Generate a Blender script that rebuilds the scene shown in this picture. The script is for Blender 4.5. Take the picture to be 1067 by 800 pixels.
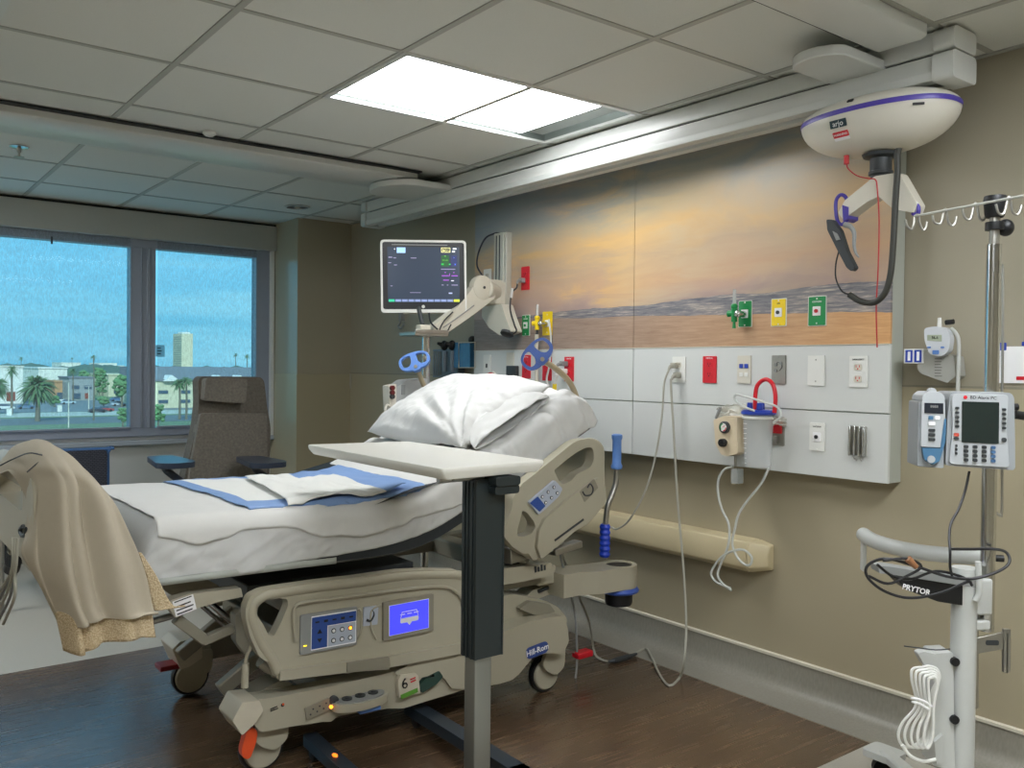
import bpy, math, random
from mathutils import Vector as V, Matrix, noise
from mathutils.geometry import tessellate_polygon
random.seed(7)
PI = math.pi
SC = bpy.context.scene
for _o in list(bpy.data.objects): bpy.data.objects.remove(_o)

# ---------------------------------------------------------------- camera
FPX = 918.3; CXP, CYP = 533.5, 400.0
CAM = V((0, 0, 1.34))
_yaw, _pit, _rol = .6553, -.0175, .0109
_f = V((math.sin(_yaw)*math.cos(_pit), math.cos(_yaw)*math.cos(_pit), math.sin(_pit)))
_r = _f.cross(V((0, 0, 1))).normalized(); _u = _r.cross(_f)
CR = _r*math.cos(_rol)+_u*math.sin(_rol); CU = -_r*math.sin(_rol)+_u*math.cos(_rol); CF = _f
cam = bpy.data.cameras.new('camera'); camo = bpy.data.objects.new('camera', cam); SC.collection.objects.link(camo)
cam.lens = FPX/1067*36; cam.sensor_width = 36; cam.clip_end = 5000; cam.clip_start = .02
camo.matrix_world = Matrix(((CR.x, CU.x, -CF.x, CAM.x), (CR.y, CU.y, -CF.y, CAM.y), (CR.z, CU.z, -CF.z, CAM.z), (0, 0, 0, 1)))
SC.camera = camo

# ---------------------------------------------------------------- view, world, sun
SC.view_settings.view_transform = 'Standard'; SC.view_settings.look = 'None'
SC.view_settings.gamma = 1; SC.view_settings.use_curve_mapping = False
SC.view_settings.exposure = 0.36
TROFFER_POWER = 11.5      # emission of the lit diffuser panels of the recessed fixture
FILL_POWER = 19          # emission of the added unseen fill lights, behind the camera and at left
SUN_POWER = 3.6
W = bpy.data.worlds.new('sky'); SC.world = W; W.use_nodes = True
_n = W.node_tree.nodes; _l = W.node_tree.links; _n.clear()
_out = _n.new('ShaderNodeOutputWorld'); _bg = _n.new('ShaderNodeBackground'); _bg.inputs[1].default_value = 1.32
_tc = _n.new('ShaderNodeTexCoord'); _sx = _n.new('ShaderNodeSeparateXYZ'); _l.new(_tc.outputs['Generated'], _sx.inputs[0])
_cr = _n.new('ShaderNodeValToRGB'); _e = _cr.color_ramp.elements
_e[0].position = 0.0; _e[0].color = (.13, .40, .56, 1); _e[1].position = .30; _e[1].color = (.09, .38, .64, 1)
for _p, _c in ((.04, (.15, .45, .62, 1)), (.10, (.20, .52, .72, 1)), (.17, (.12, .44, .66, 1))):
    _x = _e.new(_p); _x.color = _c
_l.new(_sx.outputs['Z'], _cr.inputs[0])
_mp = _n.new('ShaderNodeMapping'); _mp.inputs['Scale'].default_value = (1.6, 1.6, 14); _l.new(_tc.outputs['Generated'], _mp.inputs[0])
_nz = _n.new('ShaderNodeTexNoise'); _nz.inputs['Scale'].default_value = 2.2; _nz.inputs['Detail'].default_value = 5
_l.new(_mp.outputs[0], _nz.inputs[0])
_c2 = _n.new('ShaderNodeValToRGB'); _c2.color_ramp.elements[0].position = .42; _c2.color_ramp.elements[1].position = .78
_l.new(_nz.outputs[0], _c2.inputs[0])
_mx = _n.new('ShaderNodeMixRGB'); _mx.inputs[2].default_value = (.36, .66, .78, 1)
_l.new(_c2.outputs[0], _mx.inputs[0]); _l.new(_cr.outputs[0], _mx.inputs[1]); _l.new(_mx.outputs[0], _bg.inputs[0]); _l.new(_bg.outputs[0], _out.inputs[0])
sun = bpy.data.lights.new('sun', 'SUN'); sun.energy = SUN_POWER; sun.angle = .01; sun.color = (1, .96, .88)
suno = bpy.data.objects.new('sun', sun); SC.collection.objects.link(suno)
suno.rotation_euler = V((.35, .75, -.62)).to_track_quat('-Z', 'Y').to_euler()

# ---------------------------------------------------------------- helpers
def ray(p): return CR*((p[0]-CXP)/FPX)-CU*((p[1]-CYP)/FPX)+CF
def at(px, py, ax, val):
    """point seen at a photo pixel on the plane axis=val"""
    d = ray((px, py)); return CAM+d*((val-CAM[ax])/d[ax])
def srgb(r, g, b):
    def f(c):
        c /= 255.
        return c/12.92 if c <= .04045 else ((c+.055)/1.055)**2.4
    return (f(r), f(g), f(b), 1)
_mats = {}
def M(name, col, rough=.5, metal=0, var=.06, scale=30, bump=0, bscale=None, emit=0, trans=0, alpha=1, spec=.5, coat=0, stretch=None):
    if name in _mats: return _mats[name]
    m = bpy.data.materials.new(name); m.use_nodes = True; nt = m.node_tree; b = nt.nodes['Principled BSDF']
    if len(col) == 3: col = srgb(*col)
    b.inputs['Roughness'].default_value = rough; b.inputs['Metallic'].default_value = metal
    b.inputs['Specular IOR Level'].default_value = spec; b.inputs['Coat Weight'].default_value = coat
    tc = nt.nodes.new('ShaderNodeTexCoord'); src = tc.outputs['Object']
    if stretch:
        mp = nt.nodes.new('ShaderNodeMapping'); mp.inputs['Scale'].default_value = stretch; nt.links.new(src, mp.inputs[0]); src = mp.outputs[0]
    nz = nt.nodes.new('ShaderNodeTexNoise'); nz.inputs['Scale'].default_value = scale; nz.inputs['Detail'].default_value = 4
    nt.links.new(src, nz.inputs[0])
    mix = nt.nodes.new('ShaderNodeMixRGB'); nt.links.new(nz.outputs[0], mix.inputs[0])
    mix.inputs[1].default_value = tuple(c*(1-var) for c in col[:3])+(1,)
    mix.inputs[2].default_value = tuple(min(1, c*(1+var)) for c in col[:3])+(1,)
    nt.links.new(mix.outputs[0], b.inputs['Base Color'])
    if bump:
        n2 = nt.nodes.new('ShaderNodeTexNoise'); n2.inputs['Scale'].default_value = bscale or scale*3; n2.inputs['Detail'].default_value = 3
        nt.links.new(src, n2.inputs[0]); bp = nt.nodes.new('ShaderNodeBump'); bp.inputs['Strength'].default_value = bump; bp.inputs['Distance'].default_value = .004
        nt.links.new(n2.outputs[0], bp.inputs['Height']); nt.links.new(bp.outputs[0], b.inputs['Normal'])
    if emit:
        b.inputs['Emission Color'].default_value = col; b.inputs['Emission Strength'].default_value = emit
    if trans: b.inputs['Transmission Weight'].default_value = trans; b.inputs['IOR'].default_value = 1.45
    if alpha < 1: b.inputs['Alpha'].default_value = alpha
    _mats[name] = m; return m

WL = {}
COL = SC.collection
def parent_to(o, p):
    if p is not None:
        o.parent = p; o.location = -WL[p.name] if p.name in WL else V((0, 0, 0))
    WL[o.name] = V((0, 0, 0))
def tag(o, label=None, cat=None, group=None, kind=None):
    if label: o['label'] = label
    if cat: o['category'] = cat
    if group: o['group'] = group
    if kind: o['kind'] = kind
    return o
def thing(name, loc, label, cat, group=None, kind=None):
    o = bpy.data.objects.new(name, None); COL.objects.link(o); o.empty_display_size = .05
    o.location = loc; WL[o.name] = V(loc); return tag(o, label, cat, group, kind)
def catmull(pts, n=6, closed=False):
    P = [V(p) for p in pts]; N = len(P); out = []
    rng = range(N if closed else N-1)
    for i in rng:
        p1, p2 = P[i], P[(i+1) % N]
        p0 = P[(i-1) % N] if (closed or i > 0) else p1+(p1-p2)
        p3 = P[(i+2) % N] if (closed or i+2 < N) else p2+(p2-p1)
        for k in range(n):
            t = k/n
            out.append(.5*((2*p1)+(p2-p0)*t+(2*p0-5*p1+4*p2-p3)*t*t+(3*p1-p0-3*p2+p3)*t**3))
    if not closed: out.append(P[-1])
    return out
def rpoly(pts, r, n=4):
    """round the corners of a 2D polygon; r a number or list"""
    out = []; N = len(pts)
    for i in range(N):
        a, b, c = V(pts[i-1]), V(pts[i]), V(pts[(i+1) % N]); rr = r[i] if isinstance(r, (list, tuple)) else r
        d1, d2 = (a-b), (c-b); q = min(rr, d1.length*.48, d2.length*.48)
        s, e = b+d1.normalized()*q, b+d2.normalized()*q
        for k in range(n+1):
            t = k/n; out.append((1-t)**2*s+2*t*(1-t)*b+t*t*e)
    return [tuple(o) for o in out]
def rrect(w, h, r, cx=0, cy=0, n=4):
    return rpoly([(cx-w/2, cy-h/2), (cx+w/2, cy-h/2), (cx+w/2, cy+h/2), (cx-w/2, cy+h/2)], r, n)
def circ(r, n=20, cx=0, cy=0, ry=None):
    return [(cx+r*math.cos(2*PI*k/n), cy+(ry or r)*math.sin(2*PI*k/n)) for k in range(n)]

class B:
    """collects shapes, then links them as ONE mesh object; T places local shapes in the world"""
    def __init__(s, T=None): s.v = []; s.f = []; s.m = []; s.T = T
    def add(s, vs, fs, m=0):
        k = len(s.v); T = s.T
        s.v += [tuple(T @ V(v)) if T is not None else tuple(v) for v in vs]
        s.f += [tuple(i+k for i in f) for f in fs]; s.m += [m]*len(fs); return s
    def box(s, a, b, m=0):
        x0, y0, z0 = (min(a[i], b[i]) for i in range(3)); x1, y1, z1 = (max(a[i], b[i]) for i in range(3))
        return s.add([(x0, y0, z0), (x1, y0, z0), (x1, y1, z0), (x0, y1, z0), (x0, y0, z1), (x1, y0, z1), (x1, y1, z1), (x0, y1, z1)],
                     [(0, 3, 2, 1), (4, 5, 6, 7), (0, 1, 5, 4), (1, 2, 6, 5), (2, 3, 7, 6), (3, 0, 4, 7)], m)
    def cbox(s, c, d, m=0): return s.box([c[i]-d[i]/2 for i in range(3)], [c[i]+d[i]/2 for i in range(3)], m)
    def bar(s, a, b, w, h, m=0, up=(0, 0, 1)):
        a, b = V(a), V(b); d = (b-a).normalized(); sd = d.cross(V(up)).normalized(); u = sd.cross(d)
        vs = [p+sd*(i*w/2)+u*(j*h/2) for p in (a, b) for i, j in ((-1, -1), (1, -1), (1, 1), (-1, 1))]
        return s.add(vs, [(0, 1, 2, 3), (7, 6, 5, 4), (0, 4, 5, 1), (1, 5, 6, 2), (2, 6, 7, 3), (3, 7, 4, 0)], m)
    def tube(s, pts, r, n=10, m=0, closed=False, sm=0, caps=True):
        P = catmull(pts, sm, closed) if sm else [V(p) for p in pts]
        N = len(P); rad = (lambda i: r) if not isinstance(r, (list, tuple)) else (lambda i: r[0]+(r[-1]-r[0])*i/(N-1) if len(r) == 2 else r[min(len(r)-1, round(i*(len(r)-1)/(N-1)))])
        up = None; vs = []
        for i in range(N):
            if closed: d = P[(i+1) % N]-P[i-1]
            else: d = P[min(i+1, N-1)]-P[max(i-1, 0)]
            d = d.normalized() if d.length > 1e-9 else V((0, 0, 1))
            if up is None:
                up = V((0, 0, 1)) if abs(d.z) < .9 else V((1, 0, 0))
            a = (up-d*up.dot(d))
            a = a.normalized() if a.length > 1e-6 else d.orthogonal().normalized()
            up = a; b = d.cross(a)
            for k in range(n):
                t = 2*PI*k/n; vs.append(P[i]+(a*math.cos(t)+b*math.sin(t))*rad(i))
        fs = []
        for i in range(N if closed else N-1):
            j = (i+1) % N
            for k in range(n): fs.append((i*n+k, i*n+(k+1) % n, j*n+(k+1) % n, j*n+k))
        if not closed and caps: fs += [tuple(reversed(range(n))), tuple((N-1)*n+k for k in range(n))]
        return s.add(vs, fs, m)
    def cyl(s, a, b, r, r2=None, n=20, m=0): return s.tube([a, b], [r, r if r2 is None else r2], n, m)
    def lathe(s, prof, o, ax=(0, 0, 1), n=24, m=0):
        o, ax = V(o), V(ax).normalized(); a = ax.orthogonal().normalized(); b = ax.cross(a); vs = []; fs = []
        for r, h in prof:
            for k in range(n):
                t = 2*PI*k/n; vs.append(o+ax*h+(a*math.cos(t)+b*math.sin(t))*r)
        for i in range(len(prof)-1):
            for k in range(n): fs.append((i*n+k, i*n+(k+1) % n, (i+1)*n+(k+1) % n, (i+1)*n+k))
        fs += [tuple(reversed(range(n))), tuple((len(prof)-1)*n+k for k in range(n))]
        return s.add(vs, fs, m)
    def prism(s, poly, d0, d1, fn=None, holes=(), m=0):
        """extrude a 2D polygon (with holes); fn(u, v, w) -> point"""
        fn = fn or (lambda u, v, w: (u, v, w)); loops = [list(poly)]+[list(h) for h in holes]
        flat = [p for L in loops for p in L]; n = len(flat)
        tris = tessellate_polygon([[V((p[0], p[1], 0)) for p in L] for L in loops])
        vs = [fn(p[0], p[1], d0) for p in flat]+[fn(p[0], p[1], d1) for p in flat]
        fs = [tuple(t) for t in tris]+[tuple(i+n for i in reversed(t)) for t in tris]; k = 0
        for L in loops:
            c = len(L)
            for i in range(c): fs.append((k+i, k+(i+1) % c, k+(i+1) % c+n, k+i+n))
            k += c
        return s.add(vs, fs, m)
    def ell(s, c, r, n=20, k=12, m=0, e=1.0, ez=1.0):
        sg = lambda x, p: math.copysign(abs(x)**p, x); vs = []; fs = []
        for i in range(k+1):
            ph = -PI/2+PI*i/k; cp, sp = sg(math.cos(ph), ez), sg(math.sin(ph), ez)
            for j in range(n):
                th = 2*PI*j/n; vs.append((c[0]+r[0]*cp*sg(math.cos(th), e), c[1]+r[1]*cp*sg(math.sin(th), e), c[2]+r[2]*sp))
        for i in range(k):
            for j in range(n): fs.append((i*n+j, i*n+(j+1) % n, (i+1)*n+(j+1) % n, (i+1)*n+j))
        return s.add(vs, fs, m)
    def grid(s, fn, nu, nv, m=0, cu=False):
        vs = [fn(i/(nu if cu else nu-1), j/(nv-1)) for j in range(nv) for i in range(nu)]; fs = []
        for j in range(nv-1):
            for i in range(nu if cu else nu-1):
                a = (i+1) % nu; fs.append((j*nu+i, j*nu+a, (j+1)*nu+a, (j+1)*nu+i))
        return s.add(vs, fs, m)
    def build(s, name, mat, parent=None, bevel=0, seg=2, solid=0, off=-1, smooth=True, sub=0, angle=38, label=None, fix=True):
        me = bpy.data.meshes.new(name); me.from_pydata(s.v, [], s.f); me.validate()
        for mm in (mat if isinstance(mat, (list, tuple)) else [mat]): me.materials.append(mm)
        if len(me.polygons) == len(s.m): me.polygons.foreach_set('material_index', s.m)
        if fix:
            import bmesh
            bm = bmesh.new(); bm.from_mesh(me); bmesh.ops.remove_doubles(bm, verts=bm.verts, dist=1e-6)
            bmesh.ops.recalc_face_normals(bm, faces=bm.faces); bm.to_mesh(me); bm.free()
        if smooth:
            me.polygons.foreach_set('use_smooth', [True]*len(me.polygons)); me.set_sharp_from_angle(angle=math.radians(angle))
        me.update(); o = bpy.data.objects.new(name, me); COL.objects.link(o)
        if solid: md = o.modifiers.new('solid', 'SOLIDIFY'); md.thickness = solid; md.offset = off
        if sub: md = o.modifiers.new('sub', 'SUBSURF'); md.levels = sub; md.render_levels = sub
        if bevel:
            md = o.modifiers.new('bevel', 'BEVEL'); md.width = bevel; md.segments = seg; md.limit_method = 'ANGLE'; md.angle_limit = math.radians(35)
        parent_to(o, parent)
        if label: o['label'] = label
        return o

def frame(o, facing='-X', ang=0):
    """local x = viewer's right, y = up, z = out of the face"""
    if facing == '-X': c = ((0, -1, 0), (0, 0, 1), (-1, 0, 0))
    elif facing == '-Y': c = ((1, 0, 0), (0, 0, 1), (0, -1, 0))
    elif facing == 'up': c = ((1, 0, 0), (0, 1, 0), (0, 0, 1))
    elif facing == '-Z': c = ((1, 0, 0), (0, -1, 0), (0, 0, -1))
    else: c = facing
    m = Matrix(((c[0][0], c[1][0], c[2][0], o[0]), (c[0][1], c[1][1], c[2][1], o[1]), (c[0][2], c[1][2], c[2][2], o[2]), (0, 0, 0, 1)))
    return m @ Matrix.Rotation(ang, 4, 'Z') if ang else m
def text(s, size, T, mat, parent, name='lettering', align='CENTER', ext=.0004, bold=0):
    cu = bpy.data.curves.new('t', 'FONT'); cu.body = s; cu.size = size; cu.align_x = align; cu.align_y = 'CENTER'; cu.extrude = ext; cu.offset = bold; cu.resolution_u = 2
    o = bpy.data.objects.new('t', cu); COL.objects.link(o)
    me = bpy.data.meshes.new_from_object(o); me.name = name; bpy.data.objects.remove(o)
    me.transform(T); me.materials.clear(); me.materials.append(mat)
    ob = bpy.data.objects.new(name, me); COL.objects.link(ob); parent_to(ob, parent); return ob
def struct(b, name, mat, parent=None, **k):
    o = b.build(name, mat, parent, **k)
    if parent is None: o['kind'] = 'structure'
    return o

# ---------------------------------------------------------------- common materials
m_white = M('white_plastic', (226, 226, 220), .35, var=.02)
m_offw = M('off_white_plastic', (210, 205, 190), .4, var=.03)
m_beige = M('bed_beige_plastic', (170, 164, 144), .42, var=.03, scale=8)
m_beige2 = M('bed_grey_beige', (138, 133, 117), .45, var=.04, scale=8)
m_black = M('black_plastic', (18, 19, 21), .45, var=.1)
m_dark = M('dark_grey', (52, 56, 58), .5, var=.06)
m_grey = M('mid_grey_plastic', (140, 142, 140), .45, var=.04)
m_chrome = M('chrome', (205, 206, 205), .18, 1, var=.02)
m_steel = M('brushed_steel', (168, 166, 158), .35, .9, var=.06, scale=60)
m_blue = M('royal_blue_plastic', (38, 66, 170), .35, var=.04)
m_lblue = M('soft_blue_grip', (92, 132, 196), .4, var=.05)
m_red = M('red_plate', (208, 28, 42), .35, var=.03)
m_green = M('green_plate', (22, 138, 72), .35, var=.03)
m_yellow = M('yellow_plate', (236, 204, 18), .35, var=.03)
m_screen = M('dark_screen', (40, 44, 52), .12, var=.02)
m_tube = M('clear_tubing', (220, 224, 218), .15, alpha=.7, var=.02)
m_cable = M('light_grey_cable', (168, 166, 152), .5, var=.04)
m_bcable = M('black_cable', (26, 26, 28), .45, var=.04)
m_ink = M('black_print', (24, 24, 26), .5, var=.02)
m_wink = M('white_print', (240, 240, 240), .5, var=.02)
# ================================================================ THE ROOM
XW, YW, ZC = 3.16, 6.65, 2.44
XL, YB = -1.9, -1.9
def floor_material():
    m = bpy.data.materials.new('wood_plank_vinyl'); m.use_nodes = True; nt = m.node_tree; b = nt.nodes['Principled BSDF']; N = nt.nodes.new; L = nt.links.new
    tc = N('ShaderNodeTexCoord')
    br = N('ShaderNodeTexBrick'); br.offset = .37; br.inputs['Scale'].default_value = 1; br.inputs['Brick Width'].default_value = 1.25; br.inputs['Row Height'].default_value = .15
    br.inputs['Mortar Size'].default_value = .0012; br.inputs['Bias'].default_value = 0
    br.inputs['Color1'].default_value = srgb(102, 81, 60); br.inputs['Color2'].default_value = srgb(84, 66, 50); br.inputs['Mortar'].default_value = srgb(50, 36, 28)
    L(tc.outputs['Object'], br.inputs[0])
    mp = N('ShaderNodeMapping'); mp.inputs['Scale'].default_value = (1.6, 26, 1); L(tc.outputs['Object'], mp.inputs[0])
    nz = N('ShaderNodeTexNoise'); nz.inputs['Scale'].default_value = 2.2; nz.inputs['Detail'].default_value = 7; nz.inputs['Roughness'].default_value = .62; L(mp.outputs[0], nz.inputs[0])
    cr = N('ShaderNodeValToRGB'); cr.color_ramp.elements[0].position = .3; cr.color_ramp.elements[0].color = (.60, .60, .60, 1); cr.color_ramp.elements[1].position = .72; cr.color_ramp.elements[1].color = (1.32, 1.28, 1.22, 1)
    L(nz.outputs[0], cr.inputs[0])
    mx = N('ShaderNodeMixRGB'); mx.blend_type = 'MULTIPLY'; mx.inputs[0].default_value = 1; L(br.outputs[0], mx.inputs[1]); L(cr.outputs[0], mx.inputs[2]); L(mx.outputs[0], b.inputs['Base Color'])
    rr = N('ShaderNodeMapRange'); rr.inputs['To Min'].default_value = .20; rr.inputs['To Max'].default_value = .33; L(nz.outputs[0], rr.inputs[0]); L(rr.outputs[0], b.inputs['Roughness'])
    bp = N('ShaderNodeBump'); bp.inputs['Strength'].default_value = .03; bp.inputs['Distance'].default_value = .002; L(nz.outputs[0], bp.inputs['Height']); L(bp.outputs[0], b.inputs['Normal'])
    b.inputs['Specular IOR Level'].default_value = .7; b.inputs['Coat Weight'].default_value = .55; b.inputs['Coat Roughness'].default_value = .22
    return m
m_wood = floor_material()
m_vinyl = M('grey_speckled_vinyl', (176, 172, 160), .42, var=.16, scale=160)
m_cove = M('grey_vinyl_cove', (142, 138, 126), .4, var=.22, scale=110, stretch=(1, 1, .35))
m_capstrip = M('cove_cap_strip', (214, 208, 190), .4)
m_wall = M('beige_wall_paint', (168, 158, 134), .5, var=.02, scale=3, bump=.05, bscale=260)
m_wall2 = M('beige_wall_protection', (172, 162, 136), .38, var=.02, scale=3, bump=.06, bscale=300)
m_wallg = M('grey_wall_paint', (160, 153, 134), .45, var=.02, scale=3, bump=.05, bscale=260)
m_ceil = M('ceiling_tile', (212, 213, 206), .85, var=.05, scale=220, bump=.12, bscale=420)
m_tbar = M('ceiling_grid_metal', (168, 168, 160), .5, var=.03)
m_frame = M('window_frame_metal', (150, 158, 172), .4, .0, var=.04)
m_rail = M('lift_rail_white', (206, 208, 204), .3, var=.02, scale=4)
m_gap = M('shadow_gap_black', (30, 32, 32), .7)  # black for solid strips that paint shade into the gaps

# floor: grey vinyl with the inlaid wood area (one mesh, two materials)
WX1, WY0, WY1 = 2.97, 1.71, 4.32
b = B(); b.box((XL-.1, YB-.1, -.08), (XW+.1, YW+.1, -.001), 0)
for x0, x1, y0, y1, mm in ((XL, XW, YB, WY0, 0), (XL, XW, WY1, YW, 0), (WX1, XW, WY0, WY1, 0), (XL, WX1, WY0, WY1, 1)):
    b.add([(x0, y0, 0), (x1, y0, 0), (x1, y1, 0), (x0, y1, 0)], [(0, 1, 2, 3)], mm)
struct(b, 'floor', [m_vinyl, m_wood], smooth=False, fix=False)

# ceiling: tiles with an opening for the fixture, plus the grid bars as a child
HX0, HX1, HY0, HY1 = 1.585, 2.74, 2.69, 3.325
b = B()
for x0, x1, y0, y1 in ((XL-.1, HX0, YB-.1, YW+.1), (HX1, XW+.1, YB-.1, YW+.1), (HX0, HX1, YB-.1, HY0), (HX0, HX1, HY1, YW+.1)):
    b.box((x0, y0, ZC), (x1, y1, ZC+.02), 0)
b.box((XL-.1, YB-.1, ZC+.22), (XW+.1, YW+.1, ZC+.30), 0)
ceil = struct(b, 'ceiling', m_ceil, smooth=False)
gx = [.986+.585*i for i in range(-5, 4)]
gyn = [2.69+.6375*j for j in range(-7, 3)]; gyf = [4.78+.615*j for j in range(0, 4)]
b = B()
for x in gx: b.box((x-.012, YB, ZC-.004), (x+.012, YW, ZC+.001))
for y in gyn+gyf:
    xs = [XL, XW] if not (HY0+.02 < y < HY1-.02) else [XL, HX0]
    b.box((XL, y-.011, ZC-.0035), (XW, y+.011, ZC+.001))
b.box((XW-.022, YB, ZC-.006), (XW, 6.16, ZC+.001))
g = b.build('ceiling_grid', m_tbar, ceil, smooth=False)

# walls
b = B(); b.box((XW, YB-.1, 1.295), (XW+.1, YW+.1, ZC+.3)); struct(b, 'wall_right', m_wallg)
b = B(); b.box((XW-.004, YB, .12), (XW+.1, YW, 1.291)); struct(b, 'wall_right_lower', m_wall2)
b = B(); b.box((XW-.005, YB, 1.288), (XW+.01, YW, 1.296)); struct(b, 'trim_1', m_beige2)
b = B(); b.box((XL-.1, YB-.1, 0), (XW+.1, YB, ZC+.3)); struct(b, 'wall_back', m_wall)
b = B(); b.box((XL-.1, YB-.1, 0), (XL, YW+.1, ZC+.3)); struct(b, 'wall_left', m_wall)
# corner pier beside the window with its own protection panel seam
b = B(); b.box((2.72, 6.16, 0), (XW+.02, YW+.1, ZC)); m_pier = M('pier_laminate', (168, 160, 138), .2, var=.02, scale=3, spec=.7); struct(b, 'wall_corner', m_pier)
b = B(); b.box((2.716, 6.156, .12), (XW, YW, 1.283)); struct(b, 'trim_2', M('pier_laminate_lower', (176, 166, 138), .18, var=.02, scale=3, spec=.7), bevel=.002)
# window wall around the opening
WX0 = -1.55; WXR = 2.70; WZ0, WZ1 = .825, 2.235
b = B(); b.box((XL-.1, YW, 0), (XW+.1, YW+.16, WZ0)); b.box((XL-.1, YW, WZ1), (XW+.1, YW+.16, ZC+.3)); b.box((XL-.1, YW, WZ0), (WX0, YW+.16, WZ1)); b.box((WXR, YW, WZ0), (XW+.1, YW+.16, WZ1))
struct(b, 'wall_window', M('window_wall_paint', (206, 208, 204), .35, var=.02, scale=3))
b = B(); b.box((XL, YW-.10, 2.232), (2.72, YW, 2.418)); b.box((XL, YW-.085, 2.418), (2.72, YW, 2.432), 1)
struct(b, 'trim_3', [M('shade_valance', (176, 178, 172), .5, var=.02), m_gap], bevel=.003)
b = B(); b.box((XL, YW-.075, .765), (2.72, YW+.02, .80)); struct(b, 'trim_4', M('window_sill', (172, 180, 188), .14, var=.03), bevel=.006)
# window: frame, panes
win = thing('window_1', (1.2, YW, WZ0), None, None, kind='structure')
b = B(); Y0, Y1 = YW-.03, YW+.07
for z0, z1 in ((WZ0, .885), (2.175, WZ1)): b.box((WX0, Y0, z0), (WXR, Y1, z1))
for x0, x1 in ((WX0, WX0+.07), (-.02, .12), (1.665, 1.838), (2.585, WXR)): b.box((x0, Y0, .885), (x1, Y1, 2.175))
b.box((1.735, Y0-.012, .885), (1.742, Y0, 2.175)); b.box((1.775, Y0-.012, .885), (1.80, Y0, 2.175))
b.build('window_frame', m_frame, win, bevel=.004)
m_glass = bpy.data.materials.new('window_glass'); m_glass.use_nodes = True
nt = m_glass.node_tree; nt.nodes.clear(); o_ = nt.nodes.new('ShaderNodeOutputMaterial'); mxs = nt.nodes.new('ShaderNodeMixShader'); tr = nt.nodes.new('ShaderNodeBsdfTransparent'); gl = nt.nodes.new('ShaderNodeBsdfGlossy'); gl.inputs['Roughness'].default_value = .03
tr.inputs[0].default_value = (.82, .95, .98, 1); mxs.inputs[0].default_value = .004
nt.links.new(tr.outputs[0], mxs.inputs[1]); nt.links.new(gl.outputs[0], mxs.inputs[2]); nt.links.new(mxs.outputs[0], o_.inputs[0])
for x0, x1 in ((WX0+.07, -.02), (.12, 1.665), (1.838, 2.585)):
    b = B(); b.box((x0, YW+.02, .885), (x1, YW+.028, 2.175)); b.build('pane', m_glass, win, smooth=False)
# sheer roller shade: open weave with real gaps in transparency
m_shade = bpy.data.materials.new('open_weave_shade'); m_shade.use_nodes = True; nt = m_shade.node_tree; nt.nodes.clear(); N = nt.nodes.new
o_ = N('ShaderNodeOutputMaterial'); mxs = N('ShaderNodeMixShader'); tr = N('ShaderNodeBsdfTransparent'); df = N('ShaderNodeBsdfDiffuse'); df.inputs[0].default_value = srgb(150, 165, 175)
tc = N('ShaderNodeTexCoord'); mp = N('ShaderNodeMapping'); mp.inputs['Scale'].default_value = (150, 1, 45); nz = N('ShaderNodeTexNoise'); nz.inputs['Scale'].default_value = 1.0; nz.inputs['Detail'].default_value = 3
nt.links.new(tc.outputs['Object'], mp.inputs[0]); nt.links.new(mp.outputs[0], nz.inputs[0])
mr = N('ShaderNodeMapRange'); mr.inputs['To Min'].default_value = .03; mr.inputs['To Max'].default_value = .28; nt.links.new(nz.outputs[0], mr.inputs[0]); nt.links.new(mr.outputs[0], mxs.inputs[0])
nt.links.new(tr.outputs[0], mxs.inputs[1]); nt.links.new(df.outputs[0], mxs.inputs[2]); nt.links.new(mxs.outputs[0], o_.inputs[0])
sh = thing('roller_shade', (1.3, YW-.045, .9), 'sheer open-weave roller shade drawn down over the whole window', 'shade')
b = B(); b.box((.13, YW-.047, .893), (1.66, YW-.0455, 2.24)); b.box((1.845, YW-.047, .893), (2.58, YW-.0455, 2.24)); b.build('fabric', m_shade, sh, smooth=False)
b = B(); b.box((.13, YW-.052, .886), (1.66, YW-.041, .898)); b.box((1.845, YW-.052, .886), (2.58, YW-.041, .898)); b.build('hem_bar', m_frame, sh)
b = B(); q = at(54, 251, 1, YW-.05); b.box((q.x-.006, YW-.052, q.z-.02), (q.x+.006, YW-.047, q.z+.03)); b.build('pull_tab', m_dark, sh)
# white side channel of the shade beside the pier
b = B(); b.box((2.69, YW-.07, .78), (2.716, YW-.02, 2.235)); struct(b, 'trim_5', m_white, bevel=.003)
# radiator-like lower wall baseboards
def cove(name, f, l0, l1):
    prof = [(0.19, 0), (.19, .004), (.075, .006), (.045, .012), (.022, .032), (.012, .06), (.009, .138), (0, .138), (0, 0)]
    b = B(); b.prism(prof, l0, l1, f); o = struct(b, name, m_cove, angle=60)
    b = B(); b.prism([(0, .136), (.013, .136), (.013, .146), (0, .149)], l0, l1, f); b.build('cap_strip', m_capstrip, o); return o
cove('baseboard_right', lambda u, v, w: (XW-.004-u, w, v), YB, 6.15)
b = B(); b.box((XL, YW-.014, 0), (2.72, YW+.001, .14)); struct(b, 'baseboard_window', M('dark_baseboard', (52, 56, 58), .45))
b = B(); b.box((2.705, 6.145, 0), (2.72, YW, .14)); b.box((2.705, 6.145, 0), (XW, 6.16, .14)); struct(b, 'baseboard_corner', m_cove)

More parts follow.
